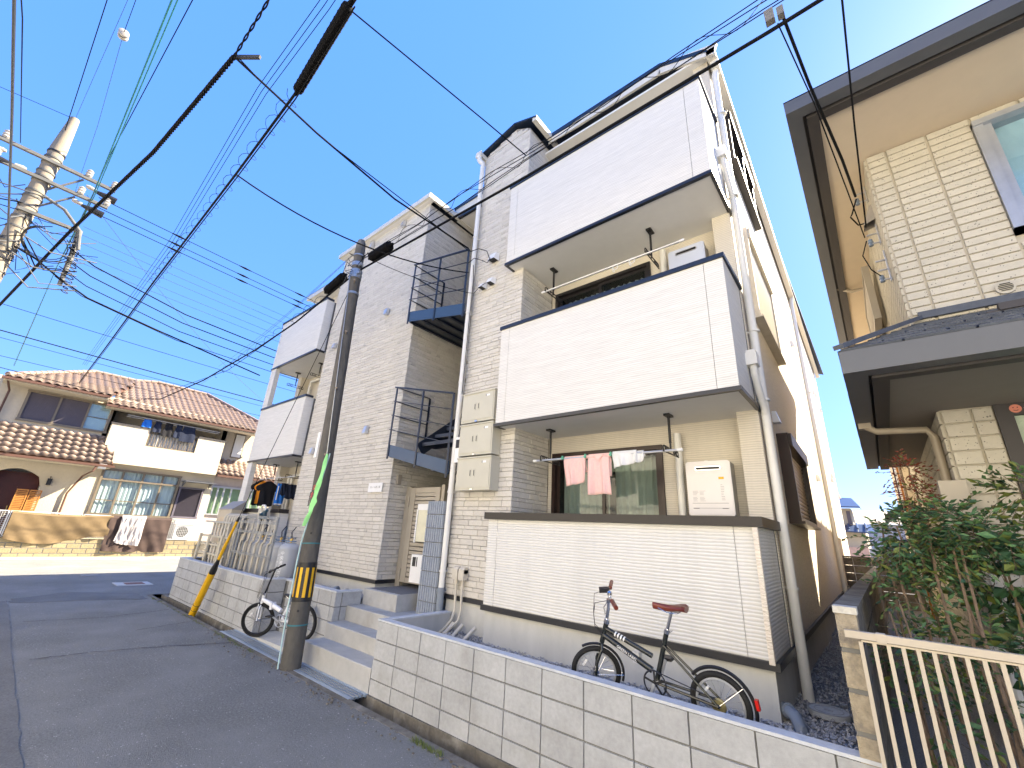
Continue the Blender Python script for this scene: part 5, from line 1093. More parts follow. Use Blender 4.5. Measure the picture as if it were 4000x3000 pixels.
# ================================================================== THINGS FIXED TO OR STANDING BY THE APARTMENT BUILDING
def heater(x0,x1,z0,z1,label,full=True,bright=heater_m):
    o=thing('water_heater',label,'water heater',((x0+x1)/2,5.28,z0),'wall-hung water heaters')
    q=MB(); q.box(x0+.012,x1-.012,5.165,5.385,z0+.012,z1-.012); q.build('case',heater_s,o,smooth=False)
    q=MB(); e=.022; q.prism([(x0+e,z0),(x1-e,z0),(x1,z0+e),(x1,z1-e),(x1-e,z1),(x0+e,z1),(x0,z1-e),(x0,z0+e)],'y',5.15,5.17); q.build('front_rim',bright,o,smooth=False)
    q=MB(); q.prism([(x0+.012+e,z0+.012),(x1-.012-e,z0+.012),(x1-.012,z0+.012+e),(x1-.012,z1-.012-e),(x1-.012-e,z1-.012),(x0+.012+e,z1-.012),(x0+.012,z1-.012-e),(x0+.012,z0+.012+e)],'y',5.142,5.15); q.build('front_panel',bright,o,smooth=False)
    zv=z1-.085
    def stadium(a,b,z,r,y0,y1):
        pts=[(a+r*math.cos(t),z+r*math.sin(t)) for t in [math.pi/2+math.pi*k/8 for k in range(9)]]+[(b+r*math.cos(t),z+r*math.sin(t)) for t in [-math.pi/2+math.pi*k/8 for k in range(9)]]
        mb=MB(); mb.prism(pts,'y',y0,y1); return mb
    xa,xb=x0+.27*(x1-x0),x0+.76*(x1-x0)
    stadium(xa,xb,zv,.024,5.130,5.142).build('exhaust_frame',chrome,o,smooth=False); stadium(xa+.002,xb-.002,zv,.013,5.127,5.130).build('exhaust_slot',black_p,o,smooth=False)
    if full:
        q=MB(); q.box(x0+.05,x1-.05,5.1405,5.142,z0+.135,z0+.14); q.box(x0+.05,x1-.05,5.1405,5.142,z0+.082,z0+.086); q.build('panel_groove',heater_s,o,smooth=False)
        q=MB(); q.box(x0+.06,x0+.12,5.139,5.141,z0+.079,z0+.085); q.build('slot',black_p,o,smooth=False); q=MB(); q.box(x1-.12,x1-.06,5.139,5.141,z0+.079,z0+.085); q.build('slot',black_p,o,smooth=False)
        q=MB(); q.box(x1-.13,x1-.075,5.139,5.141,z0+.395,z0+.420); q.build('caution_label',yellow,o,smooth=False)
        rr=random.Random(4); q=MB()
        for cx_ in (x0+.06,x0+.135):
            for k in range(9):
                if k==4: continue
                z=z0+.16+.0135*k; q.box(cx_,cx_+rr.uniform(.04,.066),5.1405,5.1415,z,z+.003)
        for k in range(10): z=z0+.17+.018*k; q.box(x1-.118,x1-.118+rr.uniform(.02,.04),5.1405,5.1415,z,z+.004)
        q.build('small_print',M('grey_lettering',(.3,.3,.3)),o,kind='stuff',smooth=False)
        for k,(dx,m) in enumerate(((.09,black_p),(.14,M('brass',(.5,.35,.12))),(.20,pipe_g),(.26,white_p),(.31,red_m),(.37,M('brass',(.5,.35,.12))))):
            q=MB(); q.cyl((x0+dx,5.26,z0+.01),(x0+dx,5.26,z0-.06),.014,n=8); q.cyl((x0+dx,5.26,z0-.05),(x0+dx,5.26,z0-.9),.009,n=6); q.build('pipe_stub',m,o)
        q=MB(); q.box(x0+.2,x0+.235,5.2,5.24,z1-.012,z1+.014); q.build('hanger_tab',white_p,o,smooth=False)
heater(-1.66,-1.18,.30,.905,'beige water heater on the ground-floor terrace with yellow caution label')
heater(-1.66,-1.18,3.25,3.85,'silver-white water heater showing above the middle balcony rail',full=False,bright=M('heater_silver',(.52,.56,.66),rough=.35,var=.03))
def hanger(x,zs,za,label,grp):
    o=thing('laundry_hanger_arm',label,'hanger arm',(x,4.92,zs),grp)
    q=MB(); q.obox((x,4.9,zs-.012),(.035,0,0),(0,.07,0),(0,0,.012)); q.build('ceiling_plate',black_p,o,smooth=False)
    q=MB(); q.cyl((x,4.9,zs-.02),(x,4.9,za+.09),.016,n=8); q.cyl((x,4.9,za+.09),(x,4.9,za),.011,n=8); q.build('drop_pole',brown_trim if False else black_p,o)
    q=MB()
    for yy,r in ((4.70,.032),(4.79,.026),(5.02,.026),(5.11,.03)): q.torus((x,yy,za),(1,0,0),r,.007,16,6)
    q.bar((x,4.66,za-.036),(x,5.15,za-.034),.012,.012); q.bar((x,4.72,za+.03),(x,4.9,za+.02),.012,.01); q.bar((x,4.9,za+.02),(x,5.12,za+.03),.012,.01); q.build('ring_arm',black_p,o,kind='stuff'); return o
def lpole(x0,x1,z,y,label,grp):
    o=thing('laundry_pole',label,'laundry pole',((x0+x1)/2,y,z),grp); q=MB(); q.cyl((x0,y,z),(x1,y,z),.014,n=10); q.build('tube',alu,o); 
    for x in (x0,x1): q=MB(); q.cyl((x-.03,y,z),(x+.03,y,z),.017,n=10); q.build('end_cap',white_p,o)
g1='black hanger arms under the balconies'
hanger(-3.42,1.435,1.0,'black hanger arm over the ground terrace, left of the pink towels',g1); hanger(-1.73,1.435,1.0,'black hanger arm over the ground terrace, near the heater',g1)
hanger(-3.43,4.135,3.66,'black hanger arm above the middle balcony window, left',g1); hanger(-1.80,4.135,3.68,'black hanger arm above the middle balcony, near the silver heater',g1)
hanger(-12.6,1.465,1.08,'black hanger arm over the left terrace, above the black shirts',g1); hanger(-11.3,1.465,1.08,'black hanger arm over the left terrace, next to the stone siding',g1)
hanger(-12.6,4.18,3.76,'black hanger arm in the left middle balcony, outer one',g1); hanger(-11.2,4.18,3.8,'black hanger arm in the left middle balcony, next to the stone siding',g1)
lpole(-3.53,-1.56,.965,4.70,'silver laundry pole carrying the pink and white towels','laundry poles'); lpole(-3.48,-1.33,3.625,4.70,'silver laundry pole with empty rings above the middle balcony','laundry poles'); lpole(-12.9,-10.9,1.045,4.70,'laundry pole over the left terrace','laundry poles')
for x in (-2.95,-3.2): 
    q=MB(); q.torus((x+.95,4.70,3.60),(0,1,.3),.035,.006,14,6); q.torus((x+.92,4.70,3.56),(1,0,0),.03,.005,12,6); tag(local(q.build('pinch_ring',white_p)),'grey ring clip on the upper laundry pole, %s of two'%('right' if x==-2.95 else 'left'),'clip','ring clips')
def towel(x0,x1,zt,zb,y,m,label,cat='towel',skew=0.,wav=.028,seed=0,grp=None,th=.016,zb2=None):
    q=MB(); L=zt-zb
    def fn(u,v):
        # v 0..1 front hem to top to back hem
        x=x0+(x1-x0)*u
        s=v*2-1; z=zt-(L if s<0 else L*.55)*abs(s)**1.0
        if s<0 and zb2 is not None: z-= (zb-zb2)*u*abs(s)
        yy=y-(th+.004)*(-1 if s>0 else 1)*min(1,abs(s)*8); f=wav*abs(s)*(math.sin(u*9+seed)+.5*math.sin(u*21+seed*2+v*3)); 
        return (x+skew*abs(s)*(.5)+.006*math.sin(v*9+seed+u*4),yy+f*(1 if s<0 else .6),z+.006*math.sin(u*6.28+seed)*abs(s)+(.006 if abs(s)<.05 else 0))
    q.grid(fn,24,28); o=q.build('towel' if cat=='towel' else cat.replace(' ','_'),m); md=o.modifiers.new('thickness','SOLIDIFY'); md.thickness=.006; local(o); tag(o,label,cat,grp); return o
gt_='towels on the laundry pole'
towel(-3.05,-2.74,.985,.60,4.70,pink_c,'shorter pink towel hanging left on the silver pole',seed=1,grp=gt_,skew=.03,zb2=.66)
towel(-2.70,-2.40,.99,.50,4.70,pink_c,'longer pink towel with a folded corner in the middle of the pole',seed=4,grp=gt_,skew=.02)
q=MB(); q.add([(-2.62,4.672,.985),(-2.47,4.672,.985),(-2.54,4.662,.90),(-2.545,4.668,.985)],[(0,2,3),(3,2,1)]); q.tube([(-2.73,4.70,.965),(-2.38,4.70,.965)],.022,8); o=q.build('towel_fold',pink_c); local(o); tag(o,'small folded pink cloth corner rolled on the pole over the longer towel','cloth')
towel(-2.36,-2.06,1.0,.80,4.70,white_c,'white towel bunched at the right of the pole',seed=7,grp=gt_,wav=.028,zb2=.86); towel(-2.10,-1.97,.99,.86,4.71,white_c,'small white cloth beside the white towel',cat='cloth',seed=2,wav=.02)
for i,x in enumerate((-3.07,-2.73,-2.38)):
    q=MB(); q.cyl((x,4.66,.965),(x,4.74,.965),.016,n=8); q.box(x-.006,x+.006,4.665,4.70,.965,1.0); tag(local(q.build('laundry_clip',M('mint_clip',(.10,.42,.28),rough=.4))),'mint green laundry clip on the pole, %s of three'%['left','middle','right'][i],'clip','mint clips')
# left terrace laundry (garments hang across the pole, seen broadside from the lane)
def garment(x,y0,y1,zt,zb,m,name,label,kind,seed=0):
    q=MB(); yc=(y0+y1)/2; w_=(y1-y0)/2
    def fn(u,v,sgn):
        s=(u*2-1); z=zb+(zt-zb)*v
        if kind=='shirt':
            ww=w_*(.62 if v<.62 else .62+.38*min(1,(v-.62)/.12)) ; ww*=1-.55*max(0,(v-.86)/.14)
            if v>.62: z-=abs(s)**2*.10*(zt-zb)
        elif kind=='shorts': ww=w_*(1-.08*v)
        else: ww=w_
        return (x+sgn*.018*(1-abs(s)**4)+.012*math.sin(s*7+seed+v*4),yc+s*ww,z+.012*math.sin(s*5+seed)*(1-v))
    for sgn in (1,-1): q.grid(lambda u,v:fn(u,v,sgn),14,18)
    o=q.build(name,m); local(o); tag(o,label,name.replace('_',' '),'laundry on the left terrace')
    return o
garment(-12.75,4.45,4.92,1.02,.36,black_c,'shirt','black long-sleeved shirt, farthest on the left terrace','shirt',1)
garment(-12.52,4.46,4.86,.98,.40,orange_m,'t_shirt','orange shirt half hidden behind the black jersey','shirt',2)
garment(-12.3,4.42,5.02,.98,.34,black_c,'jersey','black jersey in front of the orange shirt on the left terrace','shirt',3)
garment(-11.88,4.76,4.99,.92,.38,blue_m,'towel','bright blue towel with white border on the left terrace','towel',4)
q=MB(); q.box(-11.86,-11.845,4.765,4.985,.385,.415); q.box(-11.86,-11.845,4.78,4.80,.5,.85); o=q.build('towel_border',white_c,None,kind='stuff'); 
garment(-11.7,4.78,4.95,.92,.62,navy_c,'small_cloth','small dark grey cloth beside the blue towel','towel',5); garment(-11.55,4.85,5.12,.90,.54,navy_c,'shorts','navy shorts nearest the stone siding','shorts',6)
q=MB(); q.torus((-11.8,4.72,1.0),(0,1,0),.10,.008,16,5,a0=-1.57,a1=1.57); q.cyl((-11.65,4.7,.93),(-11.65,5.12,.93),.008,n=6); tag(local(q.build('clothes_hanger',white_p)),'white clip hanger holding the navy shorts','hanger')
# gas cylinders in a row
gl='grey gas cylinders behind the retaining wall'
for i,x in enumerate((-8.82,-9.27,-9.72,-10.17)):
    o=thing('gas_cylinder','grey gas cylinder, %s'%['nearest, with white vertical lettering','second from the lane corner','third from the lane corner','farthest, behind the pipes'][i],'gas cylinder',(x,4.02,-1.12),gl)
    q=MB(); prof=[(-1.11,.165),(-1.05,.185),(-.52,.185),(-.47,.178),(-.43,.155),(-.40,.11),(-.385,.06)]
    q.tube([(x,4.02,z) for z,_ in prof],[r for _,r in prof],26); q.build('body',gas_m,o)
    q=MB(); q.torus((x,4.02,-.50),(0,0,1),.186,.004,26,5); q.torus((x,4.02,-1.03),(0,0,1),.186,.004,26,5); q.build('weld_seam',gas_m,o)
    q=MB(); q.cyl((x,4.02,-.39),(x,4.02,-.30),.022,n=10); q.cyl((x-.05,4.02,-.31),(x+.05,4.02,-.31),.014,n=8); q.build('valve',M('brass',(.5,.35,.12)),o)
    q=MB(); q.torus((x,4.02,-.30),(0,0,1),.075,.009,18,6,a0=.5,a1=5.8); q.torus((x,4.02,-.36),(0,0,1),.09,.010,18,6); q.build('collar',M('collar_blue',(.17,.24,.33),rough=.5),o)
    q=MB(); q.tube([(x,4.02,-.29),(x-.1,4.05,-.22),(x-.22,4.1,-.2),(x-.30,4.2,-.1)],.010,6); q.build('gas_hose',black_p,o)
    if i==0:
        # the lettering runs down the side turned to the lane
        d=Vector((.55,-.835,0)); rgt=Vector((.835,.55,0)); fr=face_rot(rgt,(0,0,1))
        for k,ch in enumerate('中央液化ガス'):
            a=math.radians(-33+90-0); text(ch,.075,(x+d.x*.1868,4.02+d.y*.1868,-.57-.082*k),fr,banner_w,o)
        d2=Vector((.1,-.995,0)); r2=Vector((.995,.1,0)); f2=face_rot(r2,(0,0,1))
        for k,ch in enumerate('ロイヤルプロパン'[:7]): text(ch,.045,(x+d2.x*.1868,4.02+d2.y*.1868,-.60-.062*k),f2,banner_w,o)
# galvanised rack in front of the cylinders
o=thing('galvanised_rack','galvanised perforated-angle rack in front of the gas cylinders','rack',(-9.9,3.72,-1.0))
def angle_bar(a,c,w_=.035):
    a=Vector(a); c=Vector(c); L=(c-a).length; d=(c-a)/L; q=MB(); n=int(L/.06)
    up_=Vector((0,0,1)) if abs(d.z)<.9 else Vector((1,0,0))
    q.obox((a+c)/2+up_*w_*.5,d*L/2,Vector((0,.002,0)),up_*.004); q.obox((a+c)/2-up_*w_*.5,d*L/2,Vector((0,.002,0)),up_*.004)
    for k in range(n+1): q.obox(a+d*(L*k/n),d*.010,Vector((0,.002,0)),up_*w_*.5)
    q.obox((a+c)/2+up_*w_*.5+Vector((0,.015,0)),d*L/2,Vector((0,.017,0)),up_*.002)
    q.build('perforated_bar',galv,o,smooth=False)
for x in (-8.92,-10.85): angle_bar((x,3.72,-1.04),(x,3.72,.06))
for z in (.05,-.05,-.24,-.66): angle_bar((-10.87,3.72,z),(-8.90,3.72,z))
angle_bar((-8.92,4.3,-1.04),(-8.92,4.3,.06)); angle_bar((-10.85,4.3,-1.04),(-10.85,4.3,.06))
# beige pipework
o=thing('pipe_rack','rack of bent beige pipes and support posts beside the gas cylinders','pipework',(-12,3.85,-1.1))
for k in range(8):
    x=-12.15+.16*k; q=MB(); q.tube([(x,3.86,-1.05),(x,3.86,.00),(x+.01,3.875,.05),(x+.02,3.92,.08),(x+.02,4.3,.08)],.030,8); q.build('pipe',pipe_b,o)
for k in range(6):
    x=-12.4+.2*k; q=MB(); q.tube([(x,3.74,-.12),(x,3.74,-.36),(x+.04,3.74,-.42),(x+.12,3.74,-.42)],.024,8); q.tube([(x+.05,3.74,-.55),(x+.05,3.74,-.95),(x+.09,3.74,-1.0),(x+.16,3.74,-1.0)],.024,8); q.build('pipe_bend',pipe_b,o)
for x in (-12.95,-12.3,-11.45): q=MB(); q.box(x-.045,x+.045,3.66,3.70,-1.12,-.38); q.build('support_post',M('cream_post',(.50,.45,.34),rough=.7,var=.1),o,smooth=False)
for z in (-.10,-.42,-.60,-.80): q=MB(); q.box(-12.95,-11.2,3.70,3.73,z-.02,z+.02); q.build('cross_rail',[galv,M('cream_post',(.5,.45,.34))][int(z<-.4)],o,smooth=False)
for k in range(5):
    x=-11.05+.03*k; q=MB(); q.cyl((x+.1*k,3.80+.02*k,-1.0),(x+.1*k,3.80+.02*k,-.1-.1*(k%3)),.022,n=8); q.build('pipe',[pipe_b,pipe_g][k%2],o)
for k in range(6):
    x=-10.7+.28*k; q=MB(); q.tube([(x,3.80,-1.0),(x,3.80,-.52),(x+.02,3.8,-.45),(x+.10,3.8,-.42),(x+.12,3.82,-.2),(x+.05,3.85,.0)],.024,8); q.build('pipe_bend',pipe_b,o)
for x,z in ((-12.2,-.2),(-11.9,-.25),(-11.6,-.22)): q=MB(); q.cyl((x,3.80,z),(x+.11,3.80,z),.05,n=12); q.build('gas_meter_joint',pipe_b,o)
o=thing('utility_cabinet','beige cabinet with sloping top above the pipes at the far corner','cabinet',(-12.8,4.0,-1.1))
q=MB(); q.box(-13.05,-12.15,3.95,4.2,-.95,.22); q.build('case',M('cabinet_beige',(.47,.41,.31),rough=.6,var=.05),o,smooth=False)
q=MB(); q.add([(-13.07,3.93,.20),(-12.13,3.93,.20),(-12.13,4.22,.42),(-13.07,4.22,.42),(-13.07,4.22,.20),(-12.13,4.22,.20)],[(0,1,2,3),(0,3,4),(1,5,2),(5,4,3,2),(0,4,5,1)]); q.build('sloping_top',M('cabinet_grey',(.28,.26,.23),rough=.5,var=.05),o,smooth=False)
q=MB(); q.box(-12.9,-12.3,3.94,3.95,-.55,.02); q.build('cabinet_door',M('cabinet_beige2',(.52,.42,.29),rough=.6,var=.05),o,smooth=False)
o=thing('gas_regulator','dark blue gas regulator with white pipe bend above the rack','regulator',(-10.3,4.0,-.3))
q=MB(); q.cyl((-10.3,4.0,.02),(-10.3,4.0,.09),.10,n=18); q.cyl((-10.3,4.0,.09),(-10.3,4.0,.18),.05,n=12); q.cyl((-10.38,4.0,.15),(-10.2,4.0,.2),.03,n=8); q.cyl((-10.3,3.9,.1),(-10.3,3.98,.13),.03,n=8); q.build('valve_body',tripod_m,o)
for dx in (-.10,-.03,.05): q=MB(); q.cyl((-10.3+dx,3.98,.02),(-10.3+dx*1.3,3.96,-.25),.02,n=8); q.build('leg_pipe',black_p if dx<.04 else pipe_b,o)
q=MB(); q.tube([(-10.25,4.0,.0),(-10.05,3.98,-.05),(-9.95,3.97,-.12),(-9.88,3.96,-.22)],.012,6); q.build('hose',black_p,o)
q=MB(); q.tube([(-10.65,4.05,-.1),(-10.65,4.05,.20),(-10.6,4.03,.27),(-10.5,4.0,.30),(-10.38,4.0,.30),(-10.32,4.0,.26),(-10.3,4.0,.2)],.022,10); q.build('white_bend',pipe_w,o)
q=MB(); q.box(-10.95,-10.55,4.1,4.2,.02,.26); q.build('back_box',pipe_b,o,smooth=False)
# ================================================================== BICYCLES
def bicycle(name,label,rear,front,lean,steer,cfg):
    o=thing(name,label,'bicycle',((rear[0]+front[0])/2,(rear[1]+front[1])/2,(rear[2]+front[2])/2))
    rear=Vector(rear); front=Vector(front); WB=(front-rear).length; X=(front-rear).normalized(); Zu=Vector((0,0,1)); Yl=Zu.cross(X).normalized(); Zu=X.cross(Yl)
    base=Matrix(((X.x,Yl.x,Zu.x,rear.x),(X.y,Yl.y,Zu.y,rear.y),(X.z,Yl.z,Zu.z,rear.z),(0,0,0,1)))
    MT=base@Matrix.Rotation(lean,4,'X'); r=cfg['r']; fm=cfg['frame']; fk=cfg['fork']
    hd=(Vector((WB-.10,0,.56)),Vector((WB-.05,0,.36)))  # head tube top, bottom
    hd=cfg.get('head',hd); axis=(hd[0]-hd[1]).normalized()
    ST=Matrix.Translation(hd[1])@Matrix.Rotation(steer,4,axis)@Matrix.Translation(-hd[1])
    def part(nm,f,m,steered=False,par=None,**k):
        mb=MB(); f(mb); mb.xf(MT@ST if steered else MT); return mb.build(nm,m,par or o,**k)
    for st,cx_ in ((False,0.),(True,WB)):
        c=Vector((cx_,0,r)); wh=part('wheel',lambda q:q.torus(c,(0,1,0),r-.022,.022,40,8),rubber,st)
        part('rim',lambda q:(q.torus(c,(0,1,0),r-.048,.011,40,6)),cfg['rim'],st,wh)
        def sp(q):
            n=20
            for k in range(n):
                a=2*math.pi*k/n; off=.25*(1 if k%2 else -1); sy=.028 if (k//2)%2 else -.028
                p=c+Vector((math.cos(a+off)*.02,sy,math.sin(a+off)*.02)); e=c+Vector((math.cos(a)*(r-.05),0,math.sin(a)*(r-.05))); q.tube([p,e],.0013,3,caps=False)
        part('spokes',sp,chrome,st,wh,kind='stuff')
        part('hub',lambda q:(q.cyl(c-Vector((0,.05,0)),c+Vector((0,.05,0)),.014,n=10),q.cyl(c-Vector((0,.034,0)),c-Vector((0,.028,0)),.026,n=12),q.cyl(c+Vector((0,.034,0)),c+Vector((0,.028,0)),.026,n=12)),chrome,st,wh)
        part('reflector',lambda q:q.obox(c+Vector((.0,.0,0))+Vector((math.cos(.7),0,math.sin(.7)))*(r*.55),Vector((-math.sin(.7),0,math.cos(.7)))*.03,(0,.008,0),Vector((math.cos(.7),0,math.sin(.7)))*.008),white_p,st,wh,smooth=False)
    bb=cfg['bb']; seat=cfg['seat']; stt=cfg['seattop']
    if cfg['style']=='mini':
        part('frame',lambda q:(q.tube([hd[0].lerp(hd[1],.28),bb+Vector((.02,0,.17))],.019,12),q.tube([hd[0].lerp(hd[1],.62),bb+Vector((0.03,0,.07))],.024,12),q.tube([bb,stt],.019,12),
            q.tube([bb+Vector((0,.03,0)),Vector((.0,.055,r))],.010,8),q.tube([bb+Vector((0,-.03,0)),Vector((0,-.055,r))],.010,8),
            q.tube([bb.lerp(stt,.72)+Vector((0,.02,0)),Vector((0,.055,r))],.009,8),q.tube([bb.lerp(stt,.72)+Vector((0,-.02,0)),Vector((0,-.055,r))],.009,8)),fm,kind=None)
        part('frame_clamp',lambda q:(q.obox(bb+Vector((.16,-.03,.13)),(.028,0,0),(0,.03,0),(0,0,.04)),q.cyl(bb+Vector((.17,-.06,.16)),bb+Vector((.14,-.06,.09)),.008,n=8)),alu,smooth=False)
        # white stripes and lettering on the upper and lower tube
        a=hd[0].lerp(hd[1],.28); e=bb+Vector((.02,0,.17)); d=(e-a).normalized()
        for k in range(4):
            cc=a+d*(.10+.026*k); part('stripe',lambda q:q.cyl(cc-d*.006,cc+d*.006,.0203,n=12),white_p)
        a2=hd[0].lerp(hd[1],.62); e2=bb+Vector((.03,0,.07)); dd=(e2-a2).normalized(); n_=Vector((0,-1,0))
        W=(MT.to_3x3()); ddw=(W@dd)
        near=Vector((0,1,0)) if (W@Vector((0,1,0))).y<0 else Vector((0,-1,0)); rw=ddw if (ddw.cross(Vector((0,0,1)))).dot(W@near)>0 else -ddw
        fr=face_rot(rw,(W@near).cross(rw)); pw=MT@(a2.lerp(e2,.52)+near*.0248); text('GREEN LABEL',.030,tuple(pw),fr,white_p,o)
    else:
        part('frame',lambda q:(q.tube([hd[0].lerp(hd[1],.5),hd[0].lerp(hd[1],.5).lerp(bb+Vector((.06,0,.16)),.5),bb+Vector((.03,0,.13))],[.026,.036,.034],12),q.tube([bb,stt],.020,12),
            q.tube([bb+Vector((0,.03,0)),Vector((0,.055,r))],.011,8),q.tube([bb+Vector((0,-.03,0)),Vector((0,-.055,r))],.011,8),
            q.tube([bb.lerp(stt,.7)+Vector((0,.02,0)),Vector((0,.055,r))],.009,8),q.tube([bb.lerp(stt,.7)+Vector((0,-.02,0)),Vector((0,-.055,r))],.009,8)),fm)
        part('fold_hinge',lambda q:q.obox(hd[0].lerp(hd[1],.5).lerp(bb+Vector((.03,0,.13)),.55),(.02,0,0),(0,.044,0),(0,0,.05)),fm,smooth=False)
    part('head_tube',lambda q:q.cyl(hd[0],hd[1],.021,n=12),fm if cfg['style']=='mini' else fk,True)
    part('fork',lambda q:[ (q.tube([hd[1],hd[1]+Vector((.005,s*.045,-.04)),Vector((WB-.015,s*.052,r+.09)),Vector((WB,s*.052,r))],.011,8)) for s in (1,-1)] and None,fk,True)
    bar=cfg['bar']; part('stem',lambda q:q.tube([hd[0],bar],.014,10),cfg['stemm'],True)
    part('quill_collar',lambda q:q.cyl(hd[0]-axis*.005,hd[0]+axis*.03,.026,n=12),chrome,True)
    hw=.26; part('handlebar',lambda q:q.tube([bar+Vector((-.03,-hw,.01)),bar+Vector((0,-.1,.0)),bar+Vector((0,.1,0)),bar+Vector((-.03,hw,.01))],.0125,8),chrome if cfg['style']=='mini' else black_p,True)
    for s in (1,-1):
        part('grip',lambda q:q.tube([bar+Vector((-.012,s*(hw-.12),.008)),bar+Vector((-.034,s*(hw+.02),.01))],.018,10),cfg['grip'],True)
        part('brake_lever',lambda q:(q.obox(bar+Vector((.02,s*(hw-.15),.0)),(.012,0,0),(0,.018,0),(0,0,.012)),q.tube([bar+Vector((.03,s*(hw-.15),-.01)),bar+Vector((.06,s*(hw-.10),-.03)),bar+Vector((.055,s*(hw+.0),-.04))],.005,6)),chrome if cfg['style']=='mini' else black_p,True)
        part('brake_cable',lambda q:q.tube([bar+Vector((.03,s*(hw-.15),0)),bar+Vector((.13,s*.10,-.02)),bar+Vector((.15,s*.03,-.14)),hd[0]+Vector((.10,s*.02,-.02)),hd[0]+Vector((.03,s*.015,-.10))],.0028,5),black_p,True)
    if cfg['style']=='mini':
        part('lamp',lambda q:q.obox(bar+Vector((.04,-.07,.02)),(.045,0,0),(0,.03,0),(0,0,.016)),black_p,True,smooth=False)
        part('bell',lambda q:q.tube([bar+Vector((.0,.02,.012)),bar+Vector((0,.02,.035)),bar+Vector((0,.02,.045))],[.022,.02,.006],12),chrome,True)
    part('seat_post',lambda q:q.cyl(stt-(stt-bb).normalized()*.02,seat-Vector((0,0,.03)),.0135,n=10),chrome)
    part('seat_clamp',lambda q:(q.cyl(stt-(stt-bb).normalized()*.02,stt+(stt-bb).normalized()*.012,.023,n=12),q.cyl(stt+Vector((-.03,-.03,0)),stt+Vector((-.03,.03,0)),.006,n=8)),chrome)
    def saddle(q):
        n=14; L=.27
        prof=[(0,.002,.004),(.03,.016,.004),(.25,.020,.000),(.45,.028,-.002),(.62,.050,.002),(.78,.074,.010),(.92,.076,.014),(1.0,.055,.008)]
        rings=[]
        for t,w_,h in prof:
            xx=seat.x+.15-L*t
            rings.append([Vector((xx,w_*math.cos(a),seat.z+h+(.020 if math.sin(a)>0 else .030)*math.sin(a)*(.5 if t in (0,) else 1)-(0.012 if abs(math.cos(a))<.3 and math.sin(a)>0 and t>.8 else 0))) for a in [2*math.pi*k/n for k in range(n)]])
        vs=[v for r_ in rings for v in r_]; fs=[(i*n+k,i*n+(k+1)%n,(i+1)*n+(k+1)%n,(i+1)*n+k) for i in range(len(rings)-1) for k in range(n)]+[tuple(range(n))[::-1],tuple(range((len(rings)-1)*n,len(rings)*n))]; q.add(vs,fs)
    part('saddle',saddle,cfg['saddle'])
    part('saddle_rail',lambda q:[q.tube([seat+Vector((.10,s*.015,-.01)),seat+Vector((.03,s*.02,-.035)),seat+Vector((-.05,s*.02,-.035)),seat+Vector((-.10,s*.03,-.005))],.0035,6) for s in (1,-1)] and None,chrome)
    cr=Vector((0,cfg.get('cs',-1)*.055,0)); 
    part('chainring',lambda q:(q.torus(bb+cr*.8,(0,1,0),.085,.006,30,4),[q.bar(bb+cr*.8,bb+cr*.8+Vector((math.cos(a),0,math.sin(a)))*.083,.014,.004,(0,1,0)) for a in (0.3,1.56,2.8,4.07,5.33)]) and None,black_p if cfg['style']=='mini' else alu,smooth=False)
    part('bottom_bracket',lambda q:q.cyl(bb-Vector((0,.045,0)),bb+Vector((0,.045,0)),.022,n=12),chrome)
    ca=cfg.get('crank',-1.1); cv=Vector((math.cos(ca),0,math.sin(ca)))*.15
    for s in (1,-1):
        part('crank_arm',lambda q:q.bar(bb+Vector((0,s*.065,0)),bb+Vector((0,s*.075,0))+cv*s,.022,.012,(0,1,0)),alu,smooth=False)
        part('pedal',lambda q:q.obox(bb+Vector((0,s*.115,0))+cv*s,(.045,0,0),(0,.04,0),(0,0,.010)),black_p,smooth=False)
    part('chain',lambda q:(q.tube([bb+cr*.8+Vector((0,0,.085)),Vector((0,cr.y*.8,r+.035))],.004,4),q.tube([bb+cr*.8-Vector((0,0,.085)),Vector((.03,cr.y*.8,r-.10)),Vector((0,cr.y*.8,r-.035))],.004,4)),black_p)
    part('sprocket',lambda q:q.cyl(Vector((0,cr.y*.7,r)),Vector((0,cr.y*.85,r)),.05,.04,n=20),M('brassy_sprocket',(.28,.24,.11),rough=.5,metal=.6),smooth=False)
    part('kickstand',lambda q:q.tube([Vector((bb.x-.06,.02,bb.z-.03)),Vector((bb.x-.16,.10*(-cfg.get('cs',-1)),.02))],.008,6),chrome)
    if cfg['style']=='mini':
        part('fender',lambda q:q.torus(Vector((0,0,r)),(0,1,0),r+.022,.013,22,5,a0=-1.75,a1=.85,ref=(0,0,1)) ,black_p)
        part('fender',lambda q:q.torus(Vector((WB,0,r)),(0,1,0),r+.018,.011,16,5,a0=-1.9,a1=.45,ref=(0,0,1)),black_p,True)
        part('rear_reflector',lambda q:q.obox(Vector((-(r+.04)*.976,0,r+(r+.04)*.22)),(.010,0,0),(0,.018,0),(.004,0,.03)),red_m,smooth=False)
        part('fender_stay',lambda q:[q.tube([Vector((0,s*.05,r)),Vector((-r*.80,s*.02,r+.66*r))],.0025,5) for s in (1,-1)] and None,chrome)
        part('fender_stay',lambda q:[q.tube([Vector((WB,s*.05,r)),Vector((WB-r-.02,s*.018,r-.02))],.0025,5) for s in (1,-1)] and None,chrome,True)
    else:
        part('front_brake',lambda q:[q.tube([hd[1]+Vector((.03,s*.02,.01)),hd[1]+Vector((.04,s*.045,-.06))],.007,6) for s in (1,-1)] and None,alu,True)
    return o
